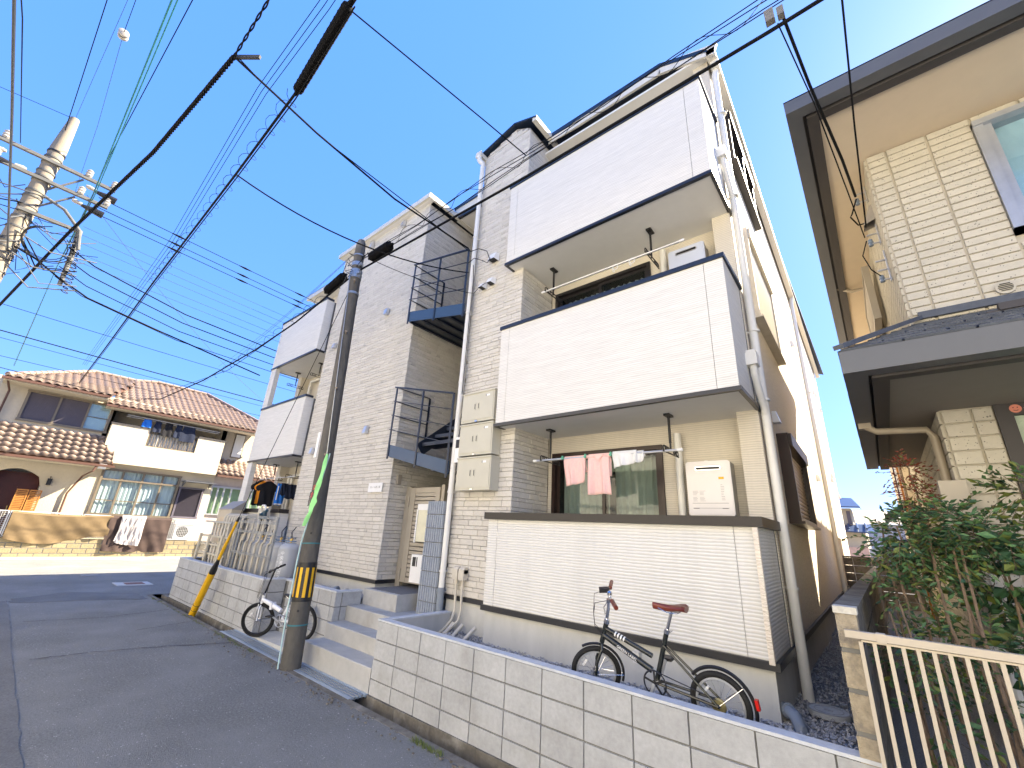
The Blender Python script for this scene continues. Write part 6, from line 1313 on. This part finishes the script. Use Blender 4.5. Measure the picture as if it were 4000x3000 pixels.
bicycle('mini_bicycle','dark green-black small-wheeled bicycle with brown saddle and grips behind the block wall',(-1.10,3.76,-1.262),(-2.075,3.74,-1.262),R(-6),R(30),
  dict(r=.207,style='mini',frame=black_paint,fork=black_paint,rim=alu,stemm=chrome,grip=leather,saddle=leather,bb=Vector((.45,0,.25)),seattop=Vector((.335,0,.62)),seat=Vector((.285,0,.79)),head=(Vector((.85,0,.60)),Vector((.905,0,.44))),bar=Vector((.80,0,.82)),cs=1,crank=-1.2))
bicycle('folding_bicycle','white folding bicycle with black tyres parked behind the utility pole',(-7.05,3.68,-1.70),(-7.93,3.37,-1.76),R(-3),R(26),
  dict(r=.255,style='fold',frame=white_paint,fork=white_paint,rim=black_p,stemm=black_p,grip=black_p,saddle=black_p,bb=Vector((.44,0,.27)),seattop=Vector((.31,0,.52)),seat=Vector((.29,0,.62)),head=(Vector((.865,0,.62)),Vector((.90,0,.48))),bar=Vector((.72,0,1.0)),cs=1,crank=.5))
# ================================================================== CENTRE UTILITY POLE
up=thing('utility_pole','grey-brown concrete utility pole with yellow and black band at its foot','utility pole',(-6.25,3.18,-1.8))
PB=Vector((-6.26,3.19,-1.84)); PT=Vector((-6.72,3.19,5.16))
def PP_(z): t=(z-PB.z)/(PT.z-PB.z); return PB.lerp(PT,t)
def pr_(z): return .128-.042*(z+1.8)/6.96
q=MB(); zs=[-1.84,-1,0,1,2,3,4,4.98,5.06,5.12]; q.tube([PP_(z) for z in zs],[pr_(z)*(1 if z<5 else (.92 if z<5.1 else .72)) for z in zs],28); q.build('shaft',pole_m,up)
bd=MB(); bd.tube([PP_(-1.02),PP_(-.53)],[pr_(-1.02)+.006,pr_(-.53)+.006],28); bnd=bd.build('warning_band',black_p,up)
for k in range(10):
    a=2*math.pi*k/10+.25; q=MB(); n=4; vs=[]
    for z in (-.96,-.59):
        for j in range(n+1):
            t=a+(-.15+.30*j/n); c=PP_(z); rr_=pr_(z)+.009; vs.append((c.x+rr_*math.cos(t),c.y+rr_*math.sin(t),z))
    q.add(vs,[(j,j+1,n+2+j,n+1+j) for j in range(n)]); q.build('yellow_stripe',yellow,bnd)
for z,h in ((3.92,.02),(4.30,.05),(4.38,.05),(4.55,.04),(4.75,.012),(-.28,.008),(-1.3,.008)):
    q=MB(); q.cyl(PP_(z-h),PP_(z+h),pr_(z)+.006 if h<.01 else pr_(z)+.012,n=24); q.build('steel_band',galv if h>.01 else cable_t,up)
for i,z in enumerate((4.12,3.62,3.08,2.56,2.05,1.5,.98)):
    c=PP_(z); s=1 if i%2==0 else -1; d=Vector((.86,-.5,0)) if s>0 else Vector((-.86,.5,0)); q=MB(); q.cyl(c+d*(pr_(z)-.02),c+d*(pr_(z)+.11),.010,n=6); q.cyl(c+d*(pr_(z)+.10),c+d*(pr_(z)+.115),.016,n=8); q.build('step_bolt',M('rusty_bolt',(.30,.24,.18),rough=.7,metal=.4),up)
for z in (.0-.14,-1.12): 
    c=PP_(z); d=Vector((.80,-.6,0)); q=MB(); q.cyl(c+d*(pr_(z)-.01),c+d*(pr_(z)+.003),.016,n=12); q.build('bolt_hole',black_p,up)
q=MB(); c=PP_(1.15); d=Vector((-.2,-.98,0)); q.obox(c+d*(pr_(1.1)+.006)+Vector((-.08,0,0)),(.035,0,0),(0,.004,0),(0,0,.20)); q.build('white_plate',white_p,up,smooth=False)
q=MB(); c=PP_(.33); q.obox(c+Vector((-.085,-.10,0)),Vector((.055,-.02,0)),(0.001,.003,0),(0,0,.10)); pn=q.build('number_plate',pole_m,up,smooth=False)
for k,ch in enumerate('571'): text(ch,.07,(c.x-.085,c.y-.107,.40-.07*k),face_rot((.94,-.34,0),(0,0,1)),banner_w,pn)
q=MB(); q.tube([PP_(4.35)+Vector((.0,-.12,0)),PP_(3.6)+Vector((.06,-.11,0)),PP_(1.5)+Vector((.11,-.06,0)),PP_(1.0)+Vector((.125,-.05,0))],.008,6); q.build('earth_wire_cover',galv,up)
# tangle of small hardware at the pole head
rr=random.Random(12)
for k in range(9):
    z=4.25+.06*k; c=PP_(z); a=rr.uniform(-3.1,.4); p0=c+Vector((math.cos(a),math.sin(a),0))*(pr_(z)+.01); q=MB(); q.tube([p0,p0+Vector((rr.uniform(-.15,.15),-.08,rr.uniform(-.12,.1))),p0+Vector((rr.uniform(-.25,.25),-.03,rr.uniform(-.1,.15)))],.006,5); q.build('jumper_wire',cable if k%3 else cable_g,up)
for s,z in ((1,4.32),(-1,4.34),(1,4.5)):
    c=PP_(z); q=MB(); q.obox(c+Vector((s*(pr_(z)+.05),-.03,0)),(.05,0,0),(0,.015,0),(0,0,.02)); q.build('clamp',galv,up,smooth=False)
# rolled advertising banner tied to the pole
o=thing('rolled_banner','green and white banner twisted round a thin pale rod tied to the utility pole','banner',(-6.27,3.02,-1.78))
rod=[(-5.99,3.02,.96),(-6.12,3.02,.45),(-6.26,3.02,-.04),(-6.335,3.03,-.28),(-6.345,3.03,-.56),(-6.31,3.02,-1.17),(-6.25,3.02,-1.78)]
q=MB(); q.tube(rod,.010,8); q.build('rod',M('pale_green_rod',(.45,.62,.60),rough=.5),o)
L=[(-6.03,.95),(-6.06,.81),(-6.13,.62),(-6.17,.48),(-6.21,.33),(-6.24,.20),(-6.26,.11),(-6.31,-.05)]; Rr=[(-5.99,.95),(-6.0,.79),(-6.01,.64),(-6.065,.45),(-6.075,.34),(-6.08,.26),(-6.13,.13),(-6.27,-.05)]
def cloth(t0,t1,nm,m,off):
    q=MB()
    def fn(u,v):
        k=v*(len(L)-1.001); i=int(k); f=k-i; l=(L[i][0]+(L[i+1][0]-L[i][0])*f,L[i][1]+(L[i+1][1]-L[i][1])*f); r_=(Rr[i][0]+(Rr[i+1][0]-Rr[i][0])*f,Rr[i][1]+(Rr[i+1][1]-Rr[i][1])*f)
        t=t0+(t1-t0)*u; return (l[0]+(r_[0]-l[0])*t+.004*math.sin(v*40),3.005-off-.03*math.sin(t*3.1)+.008*math.sin(v*23+t*5),l[1]+(r_[1]-l[1])*t)
    q.grid(fn,6,50); q.build(nm,m,o)
cloth(0,.35,'white_cloth',banner_w,0.0); cloth(.3,1,'green_cloth',banner_g,.004)
for k,ch in enumerate('安全'): text(ch,.085,(-6.125-.03*k,2.955,.47-.10*k),face_rot((1,.0,0),(.25,0,1)),red_m,o)
# guy wire with yellow guard
GB=Vector((-10.61,3.23,-1.82)); GA=Vector((-6.60,3.19,4.40)); gp=lambda t:GB.lerp(GA,t)
o=thing('guy_wire_guard','yellow guard tube sleeved over the slanting guy wire of the utility pole','guy wire',(-10.61,3.23,-1.8))
q=MB(); q.tube([gp(0),gp(.13)],.062,16); q.build('lower_sleeve',yellow,o); q=MB(); q.tube([gp(.125),gp(.14),gp(.165),gp(.172)],[.058,.06,.032,.030],14); q.build('black_boot',black_p,o)
q=MB(); q.tube([gp(.17),gp(.225)],.030,12); q.tube([gp(.225),gp(.287)],.024,12); q.build('upper_sleeve',yellow,o); q=MB(); q.tube([gp(.285),gp(.296)],[.026,.018],12); q.build('end_cap',black_p,o)
q=MB(); q.torus(gp(.02),(gp(1)-gp(0)),.064,.004,16,5); q.torus(gp(.035),(gp(1)-gp(0)),.064,.004,16,5); q.build('dark_ring',black_p,o)
q=MB(); q.tube([gp(.29),gp(1)],.006,6); q.build('stay_wire',cable,o)
# ================================================================== CABLES
CG='overhead cables'
def sagpts(a,c,sag,n=16):
    a=Vector(a); c=Vector(c); return [a.lerp(c,i/n)-Vector((0,0,sag*4*(i/n)*(1-i/n))) for i in range(n+1)]
def cab(pts,r,m,label,nm='overhead_cable',n=5,grp=CG):
    q=MB(); q.tube(pts,r,n); o=q.build(nm,m); local(o); tag(o,label,'cable',grp); return o
def helix(pts,r0,turns,r,q,a0=0.,nn=10,n=4):
    pts=[Vector(p) for p in pts]; L=[0]
    for a,c in zip(pts,pts[1:]): L.append(L[-1]+(c-a).length)
    def at(s):
        for i in range(len(pts)-1):
            if s<=L[i+1] or i==len(pts)-2: return pts[i].lerp(pts[i+1],(s-L[i])/(L[i+1]-L[i])),(pts[i+1]-pts[i]).normalized()
    N=int(turns*nn); out=[]
    for k in range(N+1):
        p,d=at(L[-1]*k/N); u=d.cross(Vector((0,0,1))).normalized(); v=u.cross(d); a=a0+2*math.pi*turns*k/N; out.append(p+(u*math.cos(a)+v*math.sin(a))*r0)
    q.tube(out,r,n)
# main bundle along the facade
cab([(9,3.2,4.9),(3.5,3.2,4.42),(1.2,3.2,4.30),(-.02,3.2,4.26),(-2.7,3.2,4.27),(-6.55,3.2,4.42)],.017,cable,'thick black cable running along the facade, lowest of the bundle',n=8)
cab([(-6.7,3.2,4.42),(-9,3.2,4.05),(-11.05,3.2,3.92),(-14,3.0,3.62),(-18.3,2.9,3.72),(-24.4,3.1,4.75)],.016,cable,'thick black cable dropping from the pole to the tiled house roof',n=8)
cab([(-6.7,3.2,4.50),(-9,3.25,4.12),(-13,3.25,3.8),(-24.4,3.3,4.76)],.007,cable,'thin wire beside the cable to the tiled house roof')
for k,(dz,dy) in enumerate(((.13,0),(.20,.04),(.27,-.03),(.34,.03))):
    rr=random.Random(30+k); P=[(9,3.2+dy,5.3+dz),(3,3.2+dy,4.62+dz)]+[(x,3.2+dy+rr.uniform(-.02,.02),4.40+dz*.9+.03*math.sin(x*2.1+k)+(.02*abs(x))*0) for x in [1,-.02,-.8,-1.6,-2.2,-2.7,-3.3,-4.1,-5.0,-5.7]]+[(-6.6,3.2,4.62+dz*.3)]
    cab(P,.0055,cable,'thin black service wire of the facade bundle, %s'%['lowest','second','third','topmost'][k])
q=MB(); helix([(3,3.2,4.72),(0,3.2,4.62),(-2.7,3.2,4.62),(-5.6,3.2,4.66)],.06,13,.0035,q); tag(local(q.build('spiral_wire',cable)),'loose spiral wire wound round the facade bundle','cable',CG)
q=MB(); helix([(-6.9,3.2,4.4),(-11,3.2,3.98),(-13.5,3.1,3.66)],.06,14,.004,q); tag(local(q.build('spiral_wire',cable)),'spiral wire round the cable left of the utility pole','cable',CG)
def closure(a,c,r,label,ribs=6):
    a=Vector(a); c=Vector(c); o=thing('cable_closure',label,'cable closure',tuple(min(a,c,key=lambda v:v.z)),'black cable closures'); q=MB(); d=(c-a); u=d.normalized()
    q.tube([a-u*.10,a-u*.02,a,a.lerp(c,.5),c,c+u*.02,c+u*.10],[r*.25,r*.5,r,r*1.02,r,r*.5,r*.25],10); q.build('shell',clos_m,o,smooth=True)
    for k in range(ribs):
        p=a.lerp(c,(k+.5)/ribs); q=MB(); q.torus(p,u,r*1.01,.004,14,4); q.build('rib',clos_m,o)
    q=MB(); q.bar(a+Vector((0,0,r)),c+Vector((0,0,r)),.03,.03); q.build('hinge_bar',clos_m,o,smooth=False)
closure((-6.15,3.16,4.50),(-5.62,3.16,4.50),.085,'black cable closure just right of the utility pole head',4)
closure((-7.68,3.17,4.36),(-7.12,3.17,4.47),.085,'black cable closure just left of the utility pole head',4)
closure((-4.62,1.02,5.02),(-3.30,.93,5.02),.058,'long black ribbed cable closure high over the lane',16)
A=[(-26,1.2,5.1),(-18.67,1.13,5.0),(-11.91,1.06,5.0),(-6.71,1.04,5.0),(-4.7,1.02,5.02),(-3.2,.94,5.02),(-.5,.85,5.1),(3,.8,5.4)]
cab(A,.016,cable,'black cable carrying the long closure over the lane',n=8); cab([(x,y+.02,z-.07) for x,y,z in A[:6]],.008,cable,'second wire under the closure cable')
q=MB(); helix(A[2:5],.09,22,.0035,q); tag(local(q.build('spiral_wire',cable)),'wide spiral wire round the closure cable','cable',CG)
for dy in (0,.06,.12): cab([(-26,1.1+dy,6.05),(-11.6,1.03+dy,6.0),(-5.98,.83+dy,6.0),(-4.16,.86+dy,6.0),(0,.8+dy,6.1)],.0045,cable,'thin parallel wire over the lane beside the closure cable, %s of three'%{0:'nearest to it',.06:'middle',.12:'farthest from it'}[dy])
# twisted thick cable with branch
Cc=[(-19.5,-1.6,4.6),(-13.75,-.68,5.45),(-12.08,-.45,5.5),(-8.03,.14,5.5),(-5.28,.41,5.5),(-4.28,.43,5.52),(-1,.6,5.7)]
q=MB()
for k in range(3): helix(Cc[1:5],.016,42,.015,q,a0=2.09*k,nn=14,n=6)
for k in range(2): helix(Cc[4:],.011,12,.009,q,a0=3.14*k,nn=12,n=5)
q.tube(Cc[:2],.03,6); tag(local(q.build('twisted_cable',cable)),'thick twisted black cable rising from the left pole across the sky','cable',CG)
q=MB(); q.bar((-5.30,.42,5.52),(-5.02,.62,5.50),.03,.05); q.build; o=q.build('branch_clamp',M('dull_clamp',(.05,.05,.052),rough=.8)); local(o); tag(o,'grey clamp where the branch leaves the twisted cable','clamp')
cab([(-5.28,.41,5.5),(-5.2,.7,5.36),(-5.15,1.5,5.15),(-5.08,2.8,4.93),(-5.0,4.38,4.93)],.014,cable,'black branch cable sagging from the clamp to the white downpipe',n=6); cab([(-5.25,.45,5.5),(-5.18,.75,5.32),(-5.1,1.6,5.08),(-5.0,4.38,4.89)],.008,cable,'thinner wire next to the branch cable')
cab(sagpts((-6.71,1.04,4.98),(-4.98,4.42,4.42),.32),.011,cable,'black service cable from the closure cable to the stair corner',n=6)
cab(sagpts((-6.1,3.2,4.42),(-4.92,4.42,3.98),.06),.006,cable,'thin wire from the pole to the downpipe'); cab([(-3.3,.95,5.0),(-3.05,1.8,4.82),(-2.85,2.6,4.70),(-2.74,3.2,4.66)],.008,cable,'thin black wire from the long closure to the facade bundle')
cab([(-4.98,4.38,4.9),(-4.9,4.35,4.80),(-4.7,4.36,4.78),(-4.55,4.42,4.70),(-4.47,4.43,4.50)],.007,cable,'black drip loop into the larger cable hood'); cab([(-4.98,4.40,4.62),(-4.8,4.36,4.62),(-4.6,4.38,4.50),(-4.50,4.40,4.42),(-4.45,4.43,4.52)],.007,cable,'second black drip loop below the first'); cab([(-4.92,4.42,3.98),(-4.78,4.42,3.92),(-4.66,4.43,4.02),(-4.5,4.43,4.04)],.005,cable,'thin loop between the low cable hoods'); cab([(-4.88,4.43,4.55),(-4.86,4.45,4.2),(-4.87,4.45,3.4),(-4.87,4.45,2.1)],.006,cable,'thin black cable running down beside the white downpipe')
# high wires from the big pole
for k in range(2): cab([(-33,-.93-.03*k,6.8),(-17.8,-.59,6.8),(-12.57,-.40+.03*k,6.8),(-6.39,-.33+.05*k,6.8),(0,-.25+.06*k,6.85)],.013 if k==0 else .010,cable_t,'%s teal-coated cable high over the lane'%['thicker','thinner'][k],n=6)
cab([(-17,-.5,6.9),(-10.96,-.37,7.0),(-6.34,-.15,7.0),(0,.1,7.1)],.007,cable,'single black wire above the teal cables'); cab([(-13.3,-1.25,8.2),(-9.14,-1.17,8.7),(-2,-1.1,8.9)],.008,cable,'black wire from the top of the left pole'); cab([(-13.05,-1.2,8.72),(-9,-.95,8.9),(-3,-.6,9.1)],.004,cable_g,'faint thin wire from the tip of the left pole')
K=[(-15.5,-.8,8),(-11.77,-.76,8),(-8.95,-.79,8.0)]; cab(K,.004,cable_g,'thin wire left of the white ball insulator'); cab([(-8.8,-.79,8.0),(-8.0,-.77,8.0),(-3,-.7,8.05)],.005,cable,'thin wire right of the white ball insulator')
o=thing('ball_insulator','white ball insulator hanging in a thin wire against the sky','insulator',(-8.87,-.79,7.9),None)
q=MB(); q.tube([(-8.96,-.79,8),(-8.94,-.79,8),(-8.90,-.79,8),(-8.885,-.79,8)],[.03,.075,.075,.05],14); q.tube([(-8.88,-.79,8),(-8.86,-.79,8),(-8.82,-.79,8),(-8.80,-.79,8)],[.05,.075,.075,.03],14); q.build('body',ceramic,o); q=MB(); q.torus((-8.883,-.79,8),(1,0,0),.052,.008,14,5); q.build('groove_wire',cable_g,o)
cab([(-4,-1.35,5.2),(-6.05,-1.30,5.0),(-8.15,-1.25,5.0),(-12.9,-1.15,4.95)],.016,cable_g,'grey wrapped cable hanging vertically in the left of the picture',n=6); cab([(-4,-1.4,5.0),(-7.0,-1.38,5.6),(-12.9,-1.7,7.4)],.007,cable,'black wire crossing the grey wrapped cable')
cab([(-13.05,-1.2,8.7),(-13.6,-3.5,8.72),(-14.2,-9,8.9)],.006,cable,'thin wire leaving the left pole tip to the left')
for k,(zz) in enumerate((7.02,6.77,6.60)): 
    q=MB(); P=sagpts((-13.0,-.31,zz),(-13.3,42,zz+.2),.5,26); q.tube(P,.009,5)
    for t in (1,2,3): q.tube([P[t]-(P[t+1]-P[t])*.10,P[t],P[t]+(P[t+1]-P[t])*.10],[.012,.028,.012],6)
    tag(local(q.build('crossarm_wire',cable)),'black wire running from the left pole crossarm behind the building, %s of three'%['top','middle','bottom'][k],'cable',CG)
for k,zz in enumerate((6.16,5.95,5.75,5.5,5.3)): cab(sagpts((-13.0,-.33+.02*k,zz),(-13.4,42,zz+.1),.6,20),.0045,cable_g,'thin grey-blue wire of the lower group from the left pole, number %s from the top'%['one','two','three','four','five'][k])
for k,(za,zb,r) in enumerate(((6.25,5.96,.010),(5.40,5.05,.018),(5.15,4.89,.008),(4.45,4.80,.008))): cab(sagpts((-21,-9,za+.3),(-21,30,zb+.1),.35,20),r,cable,'%s cable along the cross street in front of the tiled house'%['highest thin','thick','thin third','lowest thin'][k])
cab(sagpts((-13.0,-.5,6.95),(-21,6.9,5.2),.3),.005,cable_g,'thin diagonal wire crossing the cables of the cross street'); cab(sagpts((-6.8,3.2,4.98),(-19,4.4,5.6),.2),.004,cable_g,'thin wire from the utility pole head towards the tiled house, upper'); cab(sagpts((-6.8,3.2,4.95),(-19,4.0,4.7),.2),.004,cable_g,'thin wire from the utility pole head towards the tiled house, lower')
cab(sagpts((-20.9,-6,4.6),(-24.5,3.2,4.7),.1),.012,cable,'black cable crossing in front of the clay roof eave')
# drops to the neighbour house
cab([(.10,3.2,4.42),(.20,3.9,4.2),(.36,4.9,4.03),(.44,5.6,4.02)],.013,cable,'thick drop cable to the top bracket of the cream house',n=6); cab([(.06,3.2,4.3),(.20,3.9,3.95),(.33,4.8,3.5),(.42,5.55,3.40)],.006,cable,'thin drop wire to the middle bracket of the cream house'); cab([(.42,2.0,4.4),(.46,2.6,4.0),(.45,4.2,3.75),(.45,5.5,3.5)],.008,cable,'black wire hanging in front of the cream house tiles')
cab([(.44,5.6,3.98),(.36,5.5,3.72),(.34,5.45,3.66),(.40,5.6,3.62),(.50,5.7,3.68)],.008,cable,'drip loop below the top bracket of the cream house'); cab([(.43,5.6,3.38),(.36,5.5,3.15),(.40,5.5,2.95),(.47,5.6,2.9)],.006,cable,'loose loop between the lower brackets of the cream house')
o=thing('cable_clamp_box','white and black clamp box on the facade bundle at the top right','clamp',(.04,3.2,4.3))
q=MB(); q.box(-.02,.05,3.17,3.23,4.36,4.50); q.box(.07,.12,3.16,3.22,4.34,4.44); q.build('white_clamp',M('greyed_plastic',(.16,.155,.15),rough=.7),o,smooth=False); q=MB(); q.obox((.14,3.1,4.62),(.10,0,0),(0,.05,0),(0,0,.05)); q.build('black_box',black_p,o,smooth=False)
steel_w=M('weathered_steel',(.13,.13,.125),rough=.75,metal=.2,var=.2)
# ================================================================== BIG POLE AT THE LEFT
bp=thing('large_utility_pole','pale concrete utility pole with crossarms, insulators and many cables at the left edge','utility pole',(-13.05,-1.2,-1.8))
q=MB(); q.tube([(-13.05,-1.22,-1.8),(-13.05,-1.2,3),(-13.05,-1.2,7.55)],[.20,.165,.135],20); q.tube([(-13.05,-1.2,7.5),(-13.05,-1.2,7.75),(-13.05,-1.2,8.66),(-13.05,-1.2,8.70)],[.135,.14,.085,.08],18); q.build('shaft',pole_l,bp)
for z in (7.62,7.45,7.3,7.05,6.9,6.8,6.5,6.35,6.1,5.8,5.55,5.2,5.05,4.9,4.5,4.2): q=MB(); q.cyl((-13.05,-1.2,z-.018),(-13.05,-1.2,z+.018),.165-.0055*(z-3)*.9+.01,n=18); q.build('steel_band',steel_w if z!=7.62 else black_p,bp)
for zz,y0,y1 in ((7.30,-2.6,-.10),(6.80,-2.6,-.10),(5.95,-1.3,-.35)):
    q=MB(); q.box(-12.93,-12.86,y0,y1,zz-.035,zz+.035); q.build('crossarm',steel_w,bp,smooth=False)
    for yy in ((-2.4,-1.9,-.6,-.15) if zz>6.5 else ()):
        q=MB(); q.tube([(-12.89,yy,zz+.035),(-12.89,yy,zz+.07),(-12.89,yy,zz+.10),(-12.89,yy,zz+.13),(-12.89,yy,zz+.17),(-12.89,yy,zz+.20),(-12.89,yy,zz+.24)],[.04,.065,.05,.068,.05,.066,.03],14); q.build('pin_insulator',ceramic,bp)
q=MB(); q.bar((-12.95,-.65,7.25),(-13.0,-1.15,6.55),.04,.03); q.bar((-12.95,-.65,6.75),(-13.0,-1.15,6.1),.04,.03); q.build('arm_brace',steel_w,bp,smooth=False)
for zz,yy,s in ((7.10,-.32,1),(6.62,-.42,1),(7.05,-2.05,-1),(6.58,-2.1,-1),(6.85,-1.7,-1)):
    q=MB(); q.tube([(-12.9,yy,zz),(-12.9,yy-.08*s,zz-.02),(-12.9,yy+.10*s,zz-.03),(-12.9,yy+.30*s,zz-.05)],[.02,.035,.07,.085],10); q.build('black_cover_cone',black_p,bp); q=MB(); q.tube([(-12.9,yy-.08*s,zz),(-12.9,yy-.20*s,zz+.01),(-12.9,yy-.25*s,zz+.01)],[.04,.05,.03],10); q.build('strain_insulator',ceramic,bp)
q=MB(); q.tube([(-13.0,-1.1,6.5),(-12.9,-.7,6.32),(-12.85,-.35,5.95),(-12.85,-.25,5.5)],.035,8); q.build('bent_duct',steel_w,bp)
q=MB(); q.tube([(-12.95,-.35,6.0),(-12.95,-.30,5.3),(-12.95,-.28,4.6)],[.05,.05,.04],10); q.build('cable_riser',steel_w,bp)
rr=random.Random(77)
for k in range(34):
    z0=rr.uniform(4.6,6.6); y0=-1.2+rr.choice([-1,1])*rr.uniform(.1,.2); y1=rr.uniform(-.9,.15) if k%2 else rr.uniform(-2.6,-1.5); z1=z0+rr.uniform(-.4,.25)
    if k%2: z0=rr.uniform(4.7,6.3); z1=z0-rr.uniform(-.1,.5)
    q=MB(); q.tube([(-12.95,y0,z0),(-12.85+rr.uniform(-.1,.15),(y0+y1)/2,min(z0,z1)-rr.uniform(.02,.30)),(-12.9,y1,z1)],rr.choice([.007,.010,.014]),5); q.build('jumper_wire',[cable,cable,cable_g,steel_w][k%4],bp)
for k in range(14):
    q=MB(); z=5.65-.09*k; q.torus((-12.9,-.30+.02*k*.5,z),(0,.3,1),rr.uniform(.04,.09),.010,12,5); q.build('splice_coil',[cable,cable_g,steel_w][k%3],bp)
for k in range(3): q=MB(); q.torus((-12.8,-.72+.02*k,5.35),(1,.2,0),.34+.03*k,.008,22,4,a0=.3+.2*k,a1=5.6); q.build('spare_cable_loop',cable,bp)
q=MB(); q.tube([(-12.9,-1.1,5.1),(-12.9,-.75,4.98),(-12.9,-.35,4.75),(-12.9,.2,4.5),(-13,1.5,4.3),(-14.5,4.5,4.35)],.018,6); q.build('outgoing_cable',cable,bp)
for k in range(4): q=MB(); q.tube([(-12.9,-.4,5.5-.25*k),(-12.95,.1,5.30-.26*k),(-13.2,2,5.0-.25*k),(-13.6,7,4.8-.2*k)],.014-.002*k,6); q.build('outgoing_cable',cable,bp)
q=MB(); q.box(-13.0,-12.9,-1.9,-1.55,4.32,4.42); q.build('equipment_box',white_p,bp,smooth=False)
